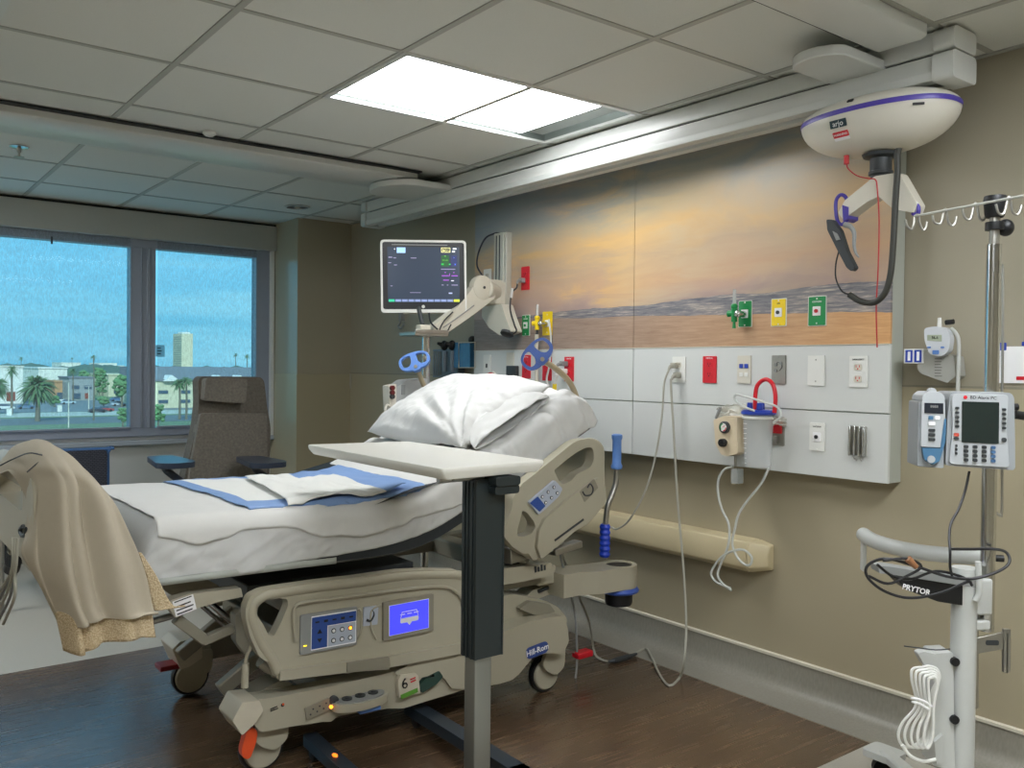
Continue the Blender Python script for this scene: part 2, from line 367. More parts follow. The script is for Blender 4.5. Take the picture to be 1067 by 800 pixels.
# ---------------------------------------------------------------- ceiling fixtures
def troffer(x0, x1, y0, y1, power, label, gap=0, split=True):
    t = thing('ceiling_light', ((x0+x1)/2, (y0+y1)/2, ZC), label, 'ceiling light', 'recessed ceiling light troffers')
    b = B()
    for a, c, d, e in ((x0-.012, x1+.012, y0-.012, y0+.012), (x0-.012, x1+.012, y1-.012, y1+.012), (x0-.012, x0+.012, y0, y1), (x1-.012, x1+.012, y0, y1)):
        b.box((a, d, ZC-.007), (c, e, ZC+.004))
    b.build('trim_frame', m_rail, t, smooth=False)
    b = B(); h = .10
    b.box((x0, y0, ZC), (x0+.003, y1, ZC+h)); b.box((x1-.003, y0, ZC), (x1, y1, ZC+h)); b.box((x0, y0, ZC), (x1, y0+.003, ZC+h)); b.box((x0, y1-.003, ZC), (x1, y1, ZC+h)); b.box((x0, y0, ZC+h), (x1, y1, ZC+h+.003))
    b.build('housing', M('fixture_housing', (120, 126, 122), .4, .3), t, smooth=False)
    me = M('lit_diffuser_%g' % power, (250, 252, 255), .6, emit=power, var=0)
    xe = x1-gap; xm = x0+.03+(xe-x0-.03)*.5
    for a, c in ((x0+.03, xm-.003), (xm+.003, xe)):
        b = B(); b.box((a, y0+.035, ZC+.012), (c, y1-.03, ZC+.02)); b.build('diffuser', me, t, smooth=False)
    if gap:
        b = B(); b.box((xe+.012, y0+.05, ZC+.02), (x1-.05, y1-.045, ZC+.03)); b.build('reflector', M('grey_reflector', (150, 158, 154), .35, .4), t, smooth=False)
    return t
troffer(HX0, HX1, HY0, HY1, TROFFER_POWER, 'bright recessed ceiling light above the bed, diffuser panels slid left leaving a grey gap', .17)
for k, (x0, y0) in enumerate(((-.75, .1), (1.35, .1), (-1.35, 4.79))):
    # unseen fill lights added to brighten the room, styled like its recessed fixture
    t = thing('ceiling_light', (x0+.6, y0+.3, ZC), ('recessed ceiling light behind the viewpoint, ' + ('nearer the left wall', 'nearer the headwall')[k]) if k < 2 else 'recessed ceiling light left of the picture, between the lift rail and the window', 'ceiling light', 'recessed ceiling light troffers')
    b = B(); b.box((x0-.012, y0-.012, ZC-.010), (x0+1.2, y0+.6, ZC-.0045)); b.build('trim_frame', m_rail, t)
    b = B(); b.box((x0+.02, y0+.02, ZC-.014), (x0+1.17, y0+.57, ZC-.011)); b.build('diffuser', M('lit_diffuser_back', (244, 249, 255), .6, emit=FILL_POWER, var=0), t, smooth=False)
t = thing('sprinkler_head', (.743, 5.084, ZC), 'small chrome fire sprinkler head on the ceiling near the window, left edge', 'sprinkler')
b = B(); b.lathe([(.045, 0), (.045, -.006), (.02, -.012)], (.743, 5.084, ZC-.002)); b.build('escutcheon', m_chrome, t)
b = B(); b.lathe([(.012, -.01), (.01, -.03), (.006, -.035), (.006, -.055)], (.743, 5.084, ZC)); b.lathe([(.024, -.055), (.024, -.058)], (.743, 5.084, ZC)); b.build('deflector', m_steel, t)
t = thing('recessed_downlight', (2.529, 5.736, ZC), 'round recessed ceiling downlight near the corner pier, unlit', 'ceiling light')
b = B(); b.lathe([(.085, 0), (.09, -.006), (.075, -.009), (.068, -.002)], (2.529, 5.736, ZC-.003), n=32); b.build('trim_ring', m_rail, t)
b = B(); b.lathe([(.068, -.004), (.05, -.003), (.02, -.002)], (2.529, 5.736, ZC-.001), n=32); b.build('reflector', m_steel, t)
b = B(); b.ell((2.529, 5.736, ZC-.008), (.022, .022, .008)); b.build('lamp', m_offw, t)
t = thing('smoke_sensor', (1.42, 4.20, ZC), 'small white round sensor on the ceiling beside the far lift rail', 'sensor')
b = B(); b.lathe([(.03, 0), (.03, -.012), (.02, -.02), (.008, -.024)], (1.40, 4.18, ZC-.001)); b.build('body', m_white, t)
t = thing('air_diffuser', (.13, 3.1, ZC), 'square white ceiling air diffuser cut by the top left corner', 'air vent')
b = B(); b.prism(rrect(.57, .60, .01), ZC-.016, ZC-.005, lambda u, v, w: (.135+u, 3.0+v, w), [rrect(.44, .47, .01)]); b.build('frame', m_rail, t)
b = B(); b.prism(rrect(.40, .43, .01), ZC-.013, ZC-.005, lambda u, v, w: (.135+u, 3.0+v, w), [rrect(.28, .30, .01)]); b.prism(rrect(.24, .26, .01), ZC-.012, ZC-.005, lambda u, v, w: (.135+u, 3.0+v, w)); b.build('louver', m_offw, t)

# ---------------------------------------------------------------- ceiling lift rails, gantry and motor
def trav(y0, y1, x1, gap_side, label):
    t = thing('ceiling_lift_rail', (1, (y0+y1)/2, ZC), label, 'lift rail', 'fixed ceiling rails of the patient lift')
    b = B(); prof = [(y0, ZC-.004), (y0, 2.40), (y0+.02, 2.39), (y1-.02, 2.39), (y1, 2.40), (y1, ZC-.004)]
    b.prism(prof, XL, x1, lambda u, v, w: (w, u, v)); b.build('rail_profile', m_rail, t, bevel=.003)
    b = B(); ys = (y0-.045, y0-.002) if gap_side < 0 else (y1+.002, y1+.045)
    b.box((XL, ys[0], ZC-.012), (x1, ys[1], ZC-.0055)); b.build('side_groove', m_gap, t, smooth=False)  # solid black strip, painted shade of the gap beside the rail
    return t
trav(4.27, 4.64, 2.60, -1, 'wide white lift rail crossing the ceiling in front of the window')
trav(1.42, 1.60, 2.72, 1, 'white lift rail crossing the ceiling at the top right, nearest the viewer')
gt = thing('lift_gantry', (2.84, 3.3, 2.3), 'long two-tier white gantry rail of the patient lift running along above the headwall', 'lift rail')
b = B(); b.prism(rpoly([(2.785, 2.362), (2.785, 2.43), (2.91, 2.43), (2.91, 2.362)], .006), 1.42, 5.22, lambda u, v, w: (u, w, v)); b.build('upper_beam', m_rail, gt)
b = B(); b.box((2.80, 1.40, 2.352), (2.90, 5.2, 2.364)); b.build('shadow_gap', m_gap, gt, smooth=False)
b = B(); b.prism([(2.78, 2.275), (2.775, 2.30), (2.782, 2.315), (2.782, 2.354), (2.912, 2.354), (2.912, 2.315), (2.92, 2.30), (2.915, 2.275), (2.87, 2.275), (2.87, 2.29), (2.825, 2.29), (2.825, 2.275)], 1.42, 5.22, lambda u, v, w: (u, w, v)); b.build('lower_beam', m_rail, gt, bevel=.003)
for y0, y1 in ((1.362, 1.43), (5.21, 5.27)):
    b = B(); b.prism(rpoly([(2.772, 2.362), (2.772, 2.432), (2.92, 2.432), (2.92, 2.362)], .02), y0, y1, lambda u, v, w: (u, w, v)); b.prism(rpoly([(2.768, 2.268), (2.768, 2.356), (2.924, 2.356), (2.924, 2.268)], .02), y0, y1, lambda u, v, w: (u, w, v)); b.build('end_cap', m_rail, gt, bevel=.012, seg=3)
for y0, y1, x0 in ((4.22, 4.66, 2.42), (1.60, 1.80, 2.50)):
    c = (y0+y1)/2; hw = (y1-y0)/2
    pts = [(2.80, y0), (2.80, y1)]+[(x0+hw*.8-hw*.8*math.sin(PI*k/10), c+hw*math.cos(PI*k/10)) for k in range(11)]
    b = B(); b.prism(pts, 2.352, 2.386); b.build('end_carriage', m_rail, gt, bevel=.006)

# patient lift motor hanging from the gantry
lm = thing('patient_lift_motor', (2.845, 1.655, 2.27), 'white oval patient lift motor with purple stripe hanging from the ceiling gantry', 'patient lift')
HC = V((2.845, 1.655, 2.198)); HY = .272; HXR = .165
def hull(u, v):
    th = 2*PI*u; ph = -PI/2+PI*v; sp, cp = math.sin(ph), math.cos(ph)
    cp = abs(cp)**.85
    y = HY*cp*math.copysign(abs(math.cos(th))**.9, math.cos(th)); x = HXR*cp*math.copysign(abs(math.sin(th))**.85, math.sin(th))
    z = .066*sp if sp > 0 else .130*sp
    return (HC.x+x, HC.y+y, HC.z+z+.02)
b = B(); b.grid(hull, 48, 26, cu=True); b.build('housing', M('lift_shell', (222, 218, 206), .3, var=.02), lm, angle=80)
def band(u, v):
    p = V(hull(u, .475+.058*v)); d = V((p.x-HC.x, p.y-HC.y, 0)); return p+d.normalized()*.0015
b = B(); b.grid(band, 64, 4, cu=True); b.build('stripe', M('purple_stripe', (84, 70, 168), .35), lm, angle=80)
b = B(); b.cyl((2.845, 1.655, 2.26), (2.845, 1.655, 2.292), .03); b.build('rail_trolley', m_steel, lm)
def hullpt(dy, fz):
    # near (-X) face of the shell at lengthwise offset dy and height fraction fz (-1..1)
    v = .5+math.asin(fz)/PI; ph = -PI/2+PI*v; cp = abs(math.cos(ph))**.85
    c = max(-1, min(1, dy/(HY*cp))); c = math.copysign(abs(c)**(1/.9), c); th = -math.acos(c)
    p = V(hull(th/(2*PI), v)); return p
def badge(dy, fz, w, h, mat, name, txt=None, tm=None, ts=.02):
    p = hullpt(dy, fz); q = hullpt(dy-.02, fz); r_ = hullpt(dy, fz+.08)
    X = (q-p).normalized(); Yv = (r_-p).normalized(); Z = X.cross(Yv).normalized(); Yv = Z.cross(X)
    T = Matrix(((X.x, Yv.x, Z.x, p.x), (X.y, Yv.y, Z.y, p.y), (X.z, Yv.z, Z.z, p.z), (0, 0, 0, 1)))
    bb = B(T); bb.prism(rrect(w, h, .002), .0005, .004); o = bb.build(name, mat, lm)
    if txt: text(txt, ts, T @ Matrix.Translation((0, 0, .0045)), tm, o)
badge(.050, -.30, .062, .026, M('badge_teal', (24, 52, 62), .4), 'name_badge', 'arjo', m_wink, .026)
badge(.050, -.55, .058, .020, m_red, 'warning_label', 'WARNING', m_wink, .011)
badge(.050, -.64, .058, .012, m_wink, 'warning_strip')
badge(.01, .42, .02, .014, m_ink, 'rating_mark')
badge(-.205, -.18, .035, .008, m_ink, 'serial_mark')
b = B(); b.lathe([(.062, 2.088), (.058, 2.078), (.036, 2.072), (.036, 2.03), (.04, 2.028), (.04, 2.018), (.034, 2.014), (.034, 1.995)], (2.845, 1.64, 0), n=28); b.build('neck', m_dark, lm)
# spreader bar: shallow V plate pair
sb = B()
def Yz(pts, X=2.80): return [(at(px, py, 0, X).y, at(px, py, 0, X).z) for px, py in pts]
f_yz = lambda u, v, w: (w, u, v)
sb.prism(rpoly(Yz([(913, 184), (938, 180), (957, 213), (954, 222), (932, 218), (917, 205), (906, 210), (880, 229), (875, 222), (882, 209)]), .006), 2.79, 2.845, f_yz)
sbo = sb.build('spreader_bar', m_offw, lm, bevel=.006, seg=3)
b = B(); b.tube([at(*p, 0, 2.80) for p in [(928, 182), (947, 205), (956, 213)]], .006); b.build('bar_rim', m_white, sbo)
b = B(); pts = [at(*p, 0, 2.80) for p in [(882, 221), (882, 207), (876, 203), (871, 210), (872, 228), (877, 234), (884, 228)]]; b.tube(pts, .0065, sm=4)
b.prism(Yz([(880, 214), (886, 216), (886, 228), (881, 231)]), 2.785, 2.85, f_yz); b.build('spreader_hook', M('violet_plastic', (70, 58, 150), .35), lm)
b = B(); b.tube([at(*p, 0, 2.80) for p in [(953, 212), (957, 216), (956, 224), (951, 222)]], .007, sm=3); b.build('spreader_hook', _mats['violet_plastic'], lm)
# red emergency cord
m_redc = M('red_cord', (186, 30, 36), .5)
b = B(); b.tube([at(*p, 0, 2.78) for p in [(882, 170), (884, 176), (893, 183), (905, 186), (912, 187), (914, 196), (916, 230), (915, 280), (913, 320), (914, 362)]], .0022, n=6, sm=4); b.cyl(at(882, 162, 0, 2.78), at(882, 171, 0, 2.78), .009); b.build('emergency_cord', m_redc, lm, label='thin red emergency pull cord')
# thick dark hose hanging from the motor
b = B(); b.tube([at(*p, 0, 2.77) for p in [(935, 158), (935, 180), (933, 210), (931, 250), (928, 285), (922, 305), (911, 315), (897, 314), (885, 307)]], .0105, sm=5); b.cyl(at(936, 155, 0, 2.77), at(936, 164, 0, 2.77), .012, .006); b.build('control_hose', M('hose_dark', (52, 52, 46), .55), lm)
b = B(); b.tube([at(*p, 0, 2.76) for p in [(885, 307), (877, 303), (871, 290), (871, 275), (874, 262)]], .003, n=6, sm=5); b.build('control_cable', m_bcable, lm)
hc = thing('hand_control', tuple(at(875, 250, 0, 2.75)), 'dark grey lift hand control hooked on the spreader bar, its strap curling down', 'remote control')
HT = 2.75
b = B(); b.prism(rpoly(Yz([(863, 229), (869, 229), (877, 240), (884, 262), (893, 279), (889, 283), (884, 279), (873, 258), (864, 240)], HT), .006), HT-.012, HT+.012, f_yz); b.build('body', m_dark, hc, bevel=.003)
b = B(); b.prism(rpoly(Yz([(870, 241), (875, 244), (878, 250), (874, 251)], HT), .002), HT-.016, HT-.0125, f_yz); b.build('button', m_grey, hc)
b = B(); b.tube([at(*p, 0, HT) for p in [(880, 234), (886, 236), (890, 243), (890, 256), (892, 264), (895, 268)]], [.010, .003], sm=4); b.build('strap', m_grey, hc)
# ================================================================ HEADWALL PANEL
PF = 3.06            # front face of the panel
PY0, PY1, PZ0, PZ1 = 1.715, 4.36, .932, 2.405
ARTZ, SEAMZ, SEAMY = 1.447, 1.188, 3.022
m_panel = M('headwall_white_laminate', (208, 210, 206), .32, var=.015, scale=5)
m_panelside = M('headwall_side_laminate', (176, 180, 170), .45, var=.02, scale=5)
m_art = bpy.data.materials.new('printed_beach_sunset'); m_art.use_nodes = True; nt = m_art.node_tree; N = nt.nodes.new; L = nt.links.new; bs = nt.nodes['Principled BSDF']
bs.inputs['Roughness'].default_value = .32
tc = N('ShaderNodeTexCoord'); sx = N('ShaderNodeSeparateXYZ'); L(tc.outputs['Object'], sx.inputs[0])
def _math(op, a, b_=None, c=None):
    n = N('ShaderNodeMath'); n.operation = op
    for i, q in enumerate((a, b_, c)):
        if q is None: continue
        if isinstance(q, (int, float)): n.inputs[i].default_value = q
        else: L(q, n.inputs[i])
    return n.outputs[0]
def _noise(scale, sc, det=4, rough=.5, dist=0):
    mp = N('ShaderNodeMapping'); mp.inputs['Scale'].default_value = sc; L(tc.outputs['Object'], mp.inputs[0])
    n = N('ShaderNodeTexNoise'); n.inputs['Scale'].default_value = scale; n.inputs['Detail'].default_value = det; n.inputs['Roughness'].default_value = rough; n.inputs['Distortion'].default_value = dist
    L(mp.outputs[0], n.inputs[0]); return n.outputs[0]
def _ramp(src, els):
    n = N('ShaderNodeValToRGB'); e = n.color_ramp.elements
    e[0].position = els[0][0]; e[0].color = srgb(*els[0][1]); e[1].position = els[-1][0]; e[1].color = srgb(*els[-1][1])
    for p, c in els[1:-1]: x = e.new(p); x.color = srgb(*c)
    L(src, n.inputs[0]); return n.outputs[0]
def _mix(f, a, b_, mode='MIX'):
    n = N('ShaderNodeMixRGB'); n.blend_type = mode
    for i, q in enumerate((f, a, b_)):
        if isinstance(q, (int, float)): n.inputs[i].default_value = q
        elif isinstance(q, tuple): n.inputs[i].default_value = q
        else: L(q, n.inputs[i])
    return n.outputs[0]
_z = _math('DIVIDE', _math('SUBTRACT', sx.outputs['Z'], ARTZ), PZ1-ARTZ)          # 0 at the print's foot, 1 at the top
_y = _math('DIVIDE', _math('SUBTRACT', PY1, sx.outputs['Y']), PY1-PY0)            # 0 at the far (left) end, 1 at the near end
_big = _noise(1.3, (1, 1, 2.3), 4, .5, .6); _str = _noise(2.0, (1, 1.1, 6.5), 6, .6, .5)
_w = _math('ADD', _z, _math('MULTIPLY', _math('SUBTRACT', _big, .5), .42)); _w = _math('ADD', _w, _math('MULTIPLY', _math('SUBTRACT', _y, .5), -.10))
_sky = _ramp(_w, [(.18, (152, 132, 130)), (.27, (176, 150, 136)), (.36, (196, 160, 128)), (.47, (188, 162, 132)), (.56, (212, 176, 124)), (.66, (188, 172, 142)), (.78, (152, 158, 156)), (.92, (146, 154, 158)), (1.0, (164, 156, 140))])
_cl = _ramp(_str, [(.40, (0, 0, 0)), (.66, (255, 255, 255))])
_warm = _ramp(_math('ADD', _y, _math('MULTIPLY', _math('SUBTRACT', _str, .5), .5)), [(.08, (120, 140, 160)), (.30, (190, 168, 152)), (.46, (236, 192, 112)), (.65, (200, 184, 150)), (1.0, (200, 170, 130))])
_sky = _mix(_math('MULTIPLY', _cl, .52), _sky, _warm)
# sea band, broader towards the near end, and wet sand below
_hor = _math('ADD', .185, _math('MULTIPLY', _y, .060)); _sho = _math('SUBTRACT', .195, _math('MULTIPLY', _y, .075))
_fine = _noise(7, (1, 1.0, 16), 6, .7, .3)
_sea = _ramp(_fine, [(.34, (88, 88, 98)), (.46, (120, 118, 122)), (.54, (136, 130, 130)), (.66, (200, 184, 168))])
_sand = _mix(_math('POWER', _y, 2.2), _ramp(_fine, [(.3, (128, 110, 100)), (.7, (158, 140, 128))]), _ramp(_fine, [(.3, (200, 148, 96)), (.7, (226, 178, 126))]))
_jag = _math('MULTIPLY', _math('SUBTRACT', _str, .5), .045)
_isSky = _math('GREATER_THAN', _math('ADD', _z, _jag), _hor)
_isSand = _math('LESS_THAN', _math('ADD', _z, _math('MULTIPLY', _jag, -.8)), _sho)
_c = _mix(_isSky, _sea, _sky); _c = _mix(_isSand, _c, _sand)
L(_c, bs.inputs['Base Color'])

hw = thing('headwall_panel', (3.11, 3.0, PZ0), 'large white headwall panel boxed out from the wall, carrying the outlets behind the bed', 'wall panel')
b = B(); b.box((PF+.012, PY0+.001, PZ0), (XW-.007, PY1, PZ1)); b.build('carcass', m_panelside, hw, bevel=.002)
for y0, y1 in ((PY0, SEAMY-.0025), (SEAMY+.0025, PY1)):
    for z0, z1 in ((PZ0, SEAMZ-.0025), (SEAMZ+.0025, ARTZ-.003)):
        b = B(); b.box((PF, y0, z0), (PF+.014, y1, z1)); b.build('white_board', m_panel, hw, bevel=.0015)
aw = thing('beach_mural', (PF, 3.0, ARTZ), 'printed sunset beach mural in two boards above the white headwall panel', 'mural')
for y0, y1 in ((PY0, SEAMY-.0015), (SEAMY+.0015, PY1)):
    b = B(); b.box((PF-.001, y0, ARTZ), (PF+.0115, y1, PZ1)); b.build('printed_board', m_art, aw, smooth=False)
b = B(); b.box((PF-.003, PY0, ARTZ-.003), (PF+.002, PY1, ARTZ)); b.build('lower_edge_trim', m_capstrip, aw, smooth=False)

# ---------------------------------------------------------------- wall plates
PW, PH = .074, .118
def plate(name, label, cat, px, mat, w=PW, h=PH, r=.004, group=None, X=PF):
    p = at(px[0], px[1], 0, X); t = thing(name, p, label, cat, group); T = frame((X, p.y, p.z), '-X')
    b = B(T); b.prism(rrect(w, h, r), .0, .006); o = b.build('cover_plate', mat, t, bevel=.0015)
    return t, T, o
def duplex(T, t, mat, slot=m_ink, hosp=None, dy=.0):
    for s in (1, -1):
        b = B(T); b.prism(rpoly([(-.016, s*.022-.012+dy), (.016, s*.022-.012+dy), (.016, s*.022+.012+dy), (-.016, s*.022+.012+dy)], .008), .005, .0085); f = b.build('receptacle', mat, t)
        b = B(T); c = s*.022+dy
        b.box((-.008, c-.001, .008), (-.0055, c+.008, .0092)); b.box((.0055, c-.001, .008), (.008, c+.008, .0092)); b.prism(circ(.0028, 10, 0, c-.006), .008, .0092); b.build('slots', slot, f, smooth=False)
def screws(T, t, ys=(.05, -.05)):
    for y in ys: b = B(T); b.prism(circ(.003, 10, 0, y), .0055, .0072); b.build('screw', m_steel, t)
OUT = 'electrical outlets on the headwall'
t, T, o = plate('electrical_outlet', 'white duplex outlet at the right end of the white panel, nothing plugged in', 'outlet', (895, 387), m_white); duplex(T, t, m_offw, m_red, dy=-.006); text('EMERGENCY', .0085, T @ Matrix.Translation((0, .045, .0065)), m_ink, t)
t, T, o = plate('blank_plate', 'plain blank white wall plate left of the right-end outlet', 'wall plate', (851, 386), m_white); screws(T, t, (.042, -.042))
t, T, o = plate('code_button_plate', 'brushed steel button plate above the suction canister', 'wall plate', (812, 385), m_steel, .066); screws(T, t)
for x, y in ((-.012, .02), (.012, .026), (-.012, -.004)): b = B(T); b.prism(circ(.007, 14, x, y), .005, .010); b.build('button', m_grey, t)
b = B(T); b.tube([(-.018, .014, .007), (.0, .03, .008), (.018, .012, .007), (.004, -.006, .007)], .0012, 5, sm=4); b.build('engraved_mark', m_dark, t)
t, T, o = plate('data_jack_plate', 'off-white data plate with two blue network jacks', 'wall plate', (776, 385), m_offw, .068)
for x in (-.013, .013): b = B(T); b.box((x-.009, .006, .005), (x+.009, .024, .009)); b.build('blue_jack', m_blue, t); b = B(T); b.box((x-.009, -.03, .005), (x+.009, -.012, .008)); b.build('blank_insert', m_white, t)
t, T, o = plate('electrical_outlet', 'red duplex outlet on the white panel, with empty sockets, right of the plugged-in white outlet', 'outlet', (740, 385), m_red, group=None); duplex(T, t, m_red, m_ink); text('CRITICAL', .009, T @ Matrix.Translation((0, .05, .0065)), m_wink, t)
t, T, o = plate('electrical_outlet', 'white outlet with two beige plugs whose cords hang to the floor', 'outlet', (708, 385), m_white, .078); duplex(T, t, m_offw)
PL = T
t, T, o = plate('gas_outlet', 'green oxygen outlet plate at the right end of the mural row', 'gas outlet', (852, 324), m_green, .074, .112)
def gasface(T, t, c):
    b = B(T); b.prism(rrect(.034, .036, .003, 0, 0), .005, .009); f = b.build('label_square', m_wink, t); b = B(T); b.prism(circ(.0075, 16, 0, 0), .008, .014); b.build('socket', c, f)
    b = B(T); b.prism(rrect(.006, .006, .001, 0, .048), .0055, .0072); b.prism(rrect(.006, .006, .001, 0, -.048), .0055, .0072); b.build('screw', m_white, t)
gasface(T, t, m_red); text('OXYGEN', .010, T @ Matrix.Translation((0, .036, .0065)), m_wink, t)
b = B(T); b.prism(rrect(.082, .118, .004), -.001, .0035); b.build('back_plate', m_white, t)
t, T, o = plate('gas_outlet', 'yellow medical air outlet plate between the two green ones', 'gas outlet', (812, 325.5), m_yellow, .066, .108); gasface(T, t, m_dark); text('AIR', .010, T @ Matrix.Translation((0, .036, .0065)), m_ink, t)
b = B(T); b.prism(rrect(.074, .114, .004), -.001, .0035); b.build('back_plate', m_white, t)
t, T, o = plate('gas_outlet', 'green oxygen outlet plate with a flowmeter plugged in, right half of the mural', 'gas outlet', (777, 327), m_green, .064, .108); gasface(T, t, m_dark)
b = B(T); b.prism(rrect(.07, .112, .004), -.001, .0035); b.build('back_plate', m_white, t)
TG = T
t, T, o = plate('gas_outlet', 'green oxygen outlet plate left of the yellow flowmeter, at the far end', 'gas outlet', (548.5, 339), m_green, .062, .112); gasface(T, t, m_green); text('OXYGEN', .009, T @ Matrix.Translation((0, .036, .0065)), m_wink, t)
b = B(T); b.prism(rrect(.068, .118, .004), -.001, .0035); b.build('back_plate', m_white, t)
t, T, o = plate('gas_outlet', 'yellow medical air outlet plate carrying the yellow flowmeter, behind the blue wheel grip', 'gas outlet', (571, 337), m_yellow, .078, .128); gasface(T, t, m_dark)
TY = T
t, T, o = plate('electrical_outlet', 'red outlet on the mural right of the monitor arm, grey plug in it', 'outlet', (548, 290), m_red, .07, .13); duplex(T, t, m_red)
TR1 = T
t, T, o = plate('electrical_outlet', 'red outlet with an empty face behind the blue wheel grip, leftmost of the red row', 'outlet', (549, 382), m_red, .072, .13); duplex(T, t, m_red); text('CRITICAL', .009, T @ Matrix.Translation((0, .054, .0065)), m_wink, t)
t, T, o = plate('electrical_outlet', 'red outlet in the middle of the far red row, half behind the beige stem', 'outlet', (570.5, 384), m_red, .072, .13); duplex(T, t, m_red); text('CRITICAL', .009, T @ Matrix.Translation((0, .054, .0065)), m_wink, t)
t, T, o = plate('electrical_outlet', 'red outlet with two grey plugs, rightmost of the far red row', 'outlet', (593.5, 384.5), m_red, .072, .13); duplex(T, t, m_red); text('CRITICAL', .009, T @ Matrix.Translation((0, .054, .0065)), m_wink, t)
TR3 = T
t, T, o = plate('electrical_outlet', 'white outlet on the mural with a dark monitor cable plugged in, behind the monitor arm', 'outlet', (508.5, 291), m_white, .074, .12); duplex(T, t, m_offw)
TW1 = T
t, T, o = plate('switch_plate', 'white wall plate above the pillow with a small dark jack', 'wall plate', (508, 381), m_white, .07, .13); b = B(T); b.box((-.006, -.012, .005), (.006, .012, .009)); b.build('jack', m_ink, t)
t, T, o = plate('switch_plate', 'tall white plate above the pillow with a grey box under it', 'wall plate', (532, 381), m_offw, .066, .15); b = B(T); b.box((-.012, .045, .005), (.012, .06, .009)); b.build('jack', m_offw, t)
b = B(T); b.box((-.005, -.06, .004), (.085, .0, .03)); b.build('grey_box', m_dark, t, bevel=.004)
# round red bell above the pillow
bl = thing('red_fitting', tuple(at(513, 394, 0, 3.03)), 'round red fitting showing just above the pillow', 'fitting'); p = at(513, 396, 0, PF)
b = B(); b.lathe([(.045, 0), (.045, .02), (.03, .03), (.0, .032)], p, (-1, 0, 0)); b.build('dome', m_red, bl); b = B(); b.lathe([(.052, 0), (.052, .008)], p, (-1, 0, 0)); b.build('base_ring', m_offw, bl)
# lower row
t, T, o = plate('gas_outlet', 'white vacuum outlet plate low on the panel, right of the suction canister', 'gas outlet', (852, 455), m_white, .066, .11); gasface(T, t, m_ink); text('VACUUM', .009, T @ Matrix.Translation((0, .04, .0065)), m_ink, t)
t, T, o = plate('gas_outlet', 'red-faced vacuum plate half hidden behind the suction canister', 'gas outlet', (811, 449), m_steel, .062, .118)
b = B(T); b.prism(rrect(.05, .05, .003, -.004, .016), .005, .014); b.build('red_face', m_red, t)
b = B(T); b.cbox((0, -.035, .015), (.02, .03, .02)); b.build('latch', m_steel, t)
t = thing('slide_bracket', tuple(at(894.5, 459, 0, PF)), 'ribbed grey metal slide bracket low on the panel, under the right-end outlet', 'bracket'); T = frame(at(894.5, 459, 0, PF), '-X')
b = B(T); b.box((-.034, -.055, 0), (.034, .055, .006)); b.build('back_plate', m_steel, t, bevel=.002)
for x in (-.028, -.009, .010, .028): b = B(T); b.box((x-.0045, -.058, .006), (x+.0045, .057, .018)); b.build('rib', m_chrome, t, bevel=.002)
b = B(T); b.tube([(-.008, -.05, .012), (-.008, -.068, .014), (.004, -.072, .014)], .003); b.tube([(.016, -.05, .012), (.018, -.070, .014), (.026, -.074, .014)], .003); b.build('hook', m_steel, t)

# ---------------------------------------------------------------- things plugged into the plates
def plug(name, T, pos, label, mat, cat='plug', ln=.05, drop=True):
    t = thing(name, tuple(T @ V(pos)), label, cat); b = B(T); x, y, z = pos
    b.prism(rrect(.026, .026, .006, x, y), z, z+ln*.55); b.build('plug', mat, t, bevel=.003)
    b = B(T); b.tube([(x, y, z+ln*.5), (x, y-.004, z+ln*.8), (x, y-.02, z+ln)], [.009, .006], sm=4); b.build('strain_relief', mat, t); return t
def pl(T, pos): return T @ V(pos)
lead_a = plug('mains_lead', PL, (-.012, .018, .009), 'beige mains lead from the upper socket, swinging left to the blue-sleeved pole', m_cable, 'cord')
lead_b = plug('mains_lead', PL, (.006, -.026, .009), 'beige mains lead from the lower socket, looping on the floor to the bed', m_cable, 'cord')
cd = B(); a0 = PL @ V((.004, -.045, .055))
pts = [a0, at(699, 400, 0, 3.0), at(702, 450, 0, 3.0), at(706, 520, 0, 3.0), at(712, 590, 0, 2.99), at(715, 650, 0, 2.95), at(713, 688, 0, 2.88), at(708, 706, 2, .006), at(697, 714, 2, .006), at(686, 700, 2, .006), at(677, 680, 2, .02), at(671, 676, 2, .012), at(655, 685, 2, .008), at(635, 689, 2, .008), at(622, 684, 2, .008), at(618, 672, 2, .05), at(613, 645, 1, 3.0), at(598, 610, 1, 2.95), at(588, 585, 1, 2.9), at(584, 572, 1, 2.85)]
cd.tube(pts, .0055, 8, sm=6); cd.build('cable', m_cable, lead_b)
cd = B(); a0 = PL @ V((-.014, .0, .055))
pts = [a0, at(692, 400, 0, 2.98), at(690, 430, 0, 2.96), at(684, 470, 0, 2.93), at(673, 510, 0, 2.90), at(656, 541, 0, 2.87), at(643, 551, 0, 2.86), at(637, 549, 0, 2.85)]
cd.tube(pts, .0045, 8, sm=6); cd.build('cable', m_cable, lead_a)
cc = thing('cord_connector', tuple(at(650, 686, 2, .01)), 'dark inline cord coupling lying on the wood floor near the bed head', 'cord')
b = B(); b.cyl(at(640, 688, 2, .016), at(655, 684, 2, .016), .012); b.build('barrel', m_dark, cc, bevel=.003); b = B(); b.cyl(at(655, 684, 2, .016), at(663, 681, 2, .016), .010, .006); b.cyl(at(640, 688, 2, .016), at(634, 689, 2, .014), .010, .006); b.build('strain_relief', m_dark, cc)

